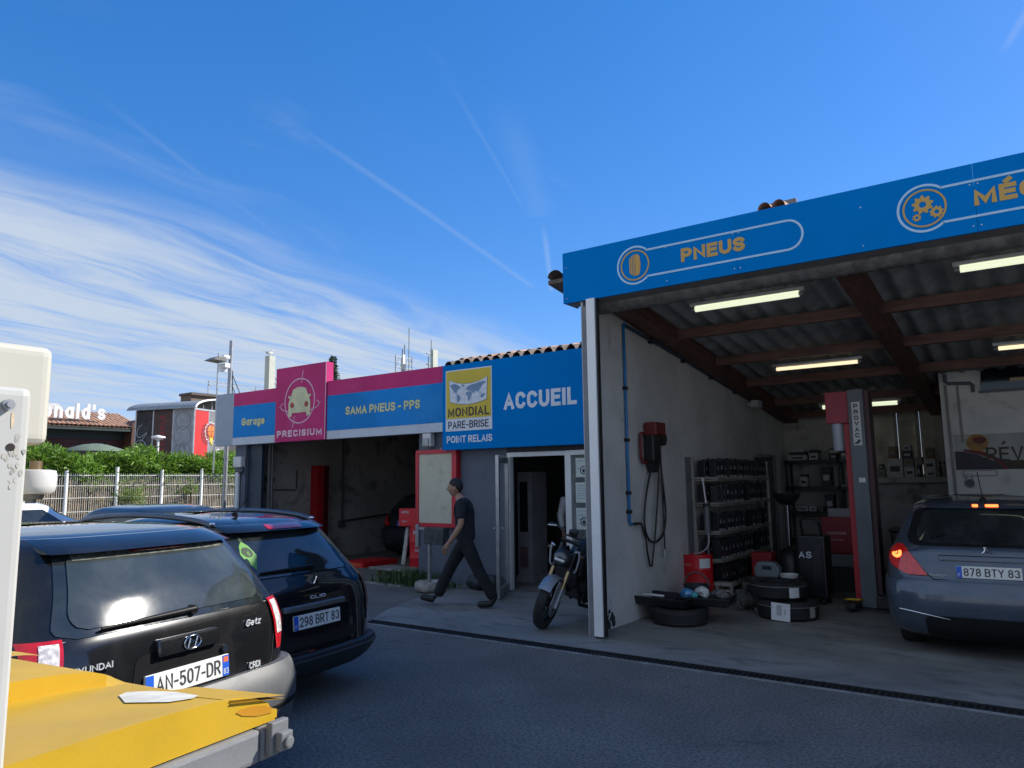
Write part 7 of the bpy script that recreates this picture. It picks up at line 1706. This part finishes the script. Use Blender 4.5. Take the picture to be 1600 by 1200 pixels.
MB().box(-50.2, -50.0, 52.5, 53.3, 14.6, 14.7).box(-50.2, -50.0, 52.5, 53.3, 15.8, 15.9).build('brackets', steel, l2)

# ---------------------------------------------------------------- yellow lidded bin (local frame: origin at the far right corner, turned 8 degrees)
bn_ = thing('wheelie_bin', 'large grey four wheeled bin with a scuffed yellow lid in the foreground', 'bin', (0, 0, 0))
bn_.rotation_euler = (0, 0, R(8))
ylw = mat('yellow_lid_plastic', (.47, .285, .012), .40, var=.08, vscale=4, bump=.04, bscale=120, dirt=(.40, .255, .022), dscale=5, damt=.55, dlo=.42, dhi=.8)
XL, YB = -1.36, -.86                      # left end and hinge side
MB().prism([(XL + .10, .22), (-.14, .22), (-.03, 1.20), (XL, 1.20)], YB + .03, -.04, 'xz').build('bin_body', grey_plastic, bn_, bevel=.02)
MB().box(XL - .03, .035, -.05, .0, 1.18, 1.240).box(XL - .03, .035, YB - .03, YB + .03, 1.18, 1.240).box(-.03, .035, YB + .031, -.051, 1.18, 1.240).box(XL - .03, XL + .02, YB + .031, -.051, 1.18, 1.240).build('bin_rim', grey_plastic, bn_, bevel=.008)
MB().box(.036, .052, -.040, .004, 1.19, 1.250).box(.053, .070, -.032, -.002, 1.198, 1.232).cyl((.071, -.017, 1.214), (.078, -.017, 1.214), .011, n=14).build('lifting_lug', grey_plastic, bn_, bevel=.005)
for k in range(5):
    ya = YB + .09 + k * .165
    MB().box(-.12, .028, ya, ya + .016, .40, 1.178).build('body_rib', grey_plastic, bn_)
MB().box(-.10, .022, YB + .04, -.06, 1.06, 1.085).build('body_rib', grey_plastic, bn_)
def lid_z(y, x=0.0):
    d = max(0.0, -y); return 1.258 + .046 * (1 - math.exp(-d / .045)) + .012 * math.sin(math.pi * min(1, d / .8)) + (-.022 if x > -.40 else 0.0) * (1 - max(0, (x + .40) / .40)) * min(1, d / .06)
def lid_panel(xa, xb, ny=34, nx=8, extra=0.0):
    b = MB(); vs_ = []
    cols = [xa + (xb - xa) * i / nx for i in range(nx + 1)]
    for k in range(ny + 1):
        y = .012 - (abs(YB) + .04) * (k / ny) ** 1.6
        row = [(xa, y, 1.2425)] + [(x, y, max(1.245, lid_z(y, x) + extra)) for x in cols] + [(xb, y, 1.2425)]
        vs_ += row
    w = nx + 3
    fs = [(w * k + i, w * k + i + 1, w * k + w + i + 1, w * k + w + i) for k in range(ny) for i in range(w - 1)] + [tuple(range(w)), tuple(w * ny + i for i in range(w))]
    return b.add(vs_, fs).build('lid_panel', ylw, bn_, smooth=32)
lid_panel(-.398, .012); lid_panel(-.80, -.3985); lid_panel(XL - .02, -.801, extra=-.012)
# upright end skirt, darker patch and the thin grip lip at the front corner
MB().prism([(.0, 1.2425)] + [(-.02 - .80 * k / 20, lid_z(-.02 - .80 * k / 20) + .0035) for k in range(21)] + [(-.84, 1.2425)], .0125, .020, 'yz').build('lid_skirt', ylw, bn_, smooth=30)
MB().prism([(-.012, 1.258), (-.012, 1.268), (-.03, 1.277), (-.06, 1.283), (-.09, 1.285), (-.10, 1.281), (-.085, 1.272), (-.05, 1.262)], .0202, .0215, 'yz').build('grip_shade', mat('shaded_yellow', (.42, .19, .006), .5), bn_, smooth=30)  # flat patch; shade of the grip hollow put into a darker yellow
gr = lambda dz: (lambda u, v: (-.19 + .215 * u, -.115 + (.135 - .035 * (1 - u)) * v, (lid_z(-.115, -.19 + .2 * u) + .0015) * (1 - v) + 1.284 * v + dz))
MB().grid(gr(0), 6, 8).grid(gr(-.006), 6, 8).build('lid_grip', ylw, bn_, smooth=40)
MB().grid(lambda u, v: (-.90 + .12 * u, -.08 + .11 * v, 1.300 - .02 * v ** 2), 4, 6).build('lid_grip', ylw, bn_, smooth=40)
# stepped ridge where the left panel stands higher
MB().prism([(-.075, 1.262)] + [(-.075 - .74 * k / 24, lid_z(-.075 - .74 * k / 24, -.5) + .018 * math.sin(math.pi * k / 24) ** .4) for k in range(25)] + [(-.815, 1.262)], -.418, -.396, 'yz').build('lid_fin', ylw, bn_, smooth=30)
sh0 = [(-.245, -.135), (-.225, -.165), (-.15, -.205), (-.07, -.175), (-.055, -.135), (-.075, -.105), (-.16, -.085), (-.215, -.10)]
cxs = sum(p[0] for p in sh0) / 8; cys = sum(p[1] for p in sh0) / 8
on = lambda x, y: (x, y, lid_z(y, x) + .0022)
MB().add([on(*p) for p in sh0] + [on((p[0] + cxs) / 2, (p[1] + cys) / 2) for p in sh0] + [on(cxs, cys)], [(i, (i + 1) % 8, 8 + (i + 1) % 8, 8 + i) for i in range(8)] + [(8 + i, 8 + (i + 1) % 8, 16) for i in range(8)]).build('torn_label', mat('torn_label_paper', (.50, .49, .44), .8, var=.12, vscale=20), bn_)
for xx in (XL + .2, -.22):
    for yy in (YB + .12, -.12):
        cs = MB().cyl((xx, yy - .025, .10), (xx, yy + .025, .10), .10, n=18).build('castor', rubber, bn_, smooth=40)
        MB().box(xx - .04, xx + .04, yy - .035, yy + .035, .15, .23).build('castor_fork', steel, cs)
bn_.location = (2.79, -6.345, 0)

# ---------------------------------------------------------------- white post with cream box at the very left
cr = mat('cream_enamel', (.52, .50, .42), .38, var=.03, vscale=2)
crw = mat('white_enamel_worn', (.47, .465, .43), .45, var=.05, vscale=3)
wp = thing('white_post', 'white enamelled post with a bolt, a bolt hole and rust stains at the left edge', 'post', (2.93, -7.0, 0))
MB().box(2.86, 2.945, -7.16, -6.866, 0, 1.838).build('post', crw, wp, bevel=.012, segs=3)
MB().box(2.62, 2.852, -7.24, -6.803, 1.764, 1.915).build('cream_box', cr, wp, bevel=.016, segs=4)
MB().cyl((2.944, -6.897, 1.812), (2.953, -6.897, 1.812), .0075, n=14).cyl((2.953, -6.897, 1.812), (2.958, -6.897, 1.812), .0045, n=10).build('bolt', mat('bright_bolt', (.36, .36, .35), .4, metal=.6), wp, smooth=50)
MB().cyl((2.9445, -6.889, 1.755), (2.9458, -6.889, 1.755), .0055, n=18).build('bolt_hole', mat('rusty_hole', (.02, .013, .01), .8), wp)
b = MB()
for i in range(34):
    y = -6.884 + random.gauss(0, .007); z = 1.752 - abs(random.gauss(0, .022)) + (.02 if random.random() < .3 else 0); r = random.uniform(.0008, .003)
    y = min(y, -6.869)
    b.add([(2.9453 + i * 1e-5, y + r * math.cos(a), z + r * 1.6 * math.sin(a)) for a in [2 * math.pi * k / 7 for k in range(7)]], [tuple(range(7))])
b.build('rust_stain', mat('rust_stain', (.405, .385, .335), .8, var=.2, vscale=60), wp, kind='stuff')
MB().add([(2.9456, -6.889 + y, 1.802 + z) for y, z in ((-.0015, 0), (.0015, 0), (.002, -.010), (.0008, -.020), (-.001, -.022), (-.002, -.008))], [(0, 1, 2, 3, 4, 5)]).build('rust_streak', mat('rust_orange', (.55, .42, .26), .8, var=.2, vscale=50), wp)
MB().lathe([(.0, 1.690), (.023, 1.691), (.027, 1.695), (.0285, 1.703), (.0285, 1.719), (.027, 1.7255), (.018, 1.727), (.0, 1.727)], (2.85, -6.818, 0), 28).build('white_cap', mat('grey_white_cap', (.52, .51, .48), .4, var=.1, vscale=12), wp, smooth=40)
MB().cyl((2.85, -6.818, 1.727), (2.85, -6.818, 1.740), .0085, n=14).build('brass_stub', mat('brass', (.28, .20, .11), .4, metal=.7), wp, smooth=50)
MB().cyl((2.85, -6.820, 1.683), (2.85, -6.820, 1.690), .013, .016, n=14).cyl((2.85, -6.822, 1.677), (2.85, -6.822, 1.683), .007, n=10).build('lower_stub', mat('dull_bolt', (.20, .20, .19), .5, metal=.6), wp, smooth=50)
MB().box(2.83, 2.858, -6.87, -6.838, 1.7275, 1.7305).build('cap_arm', crw, wp)
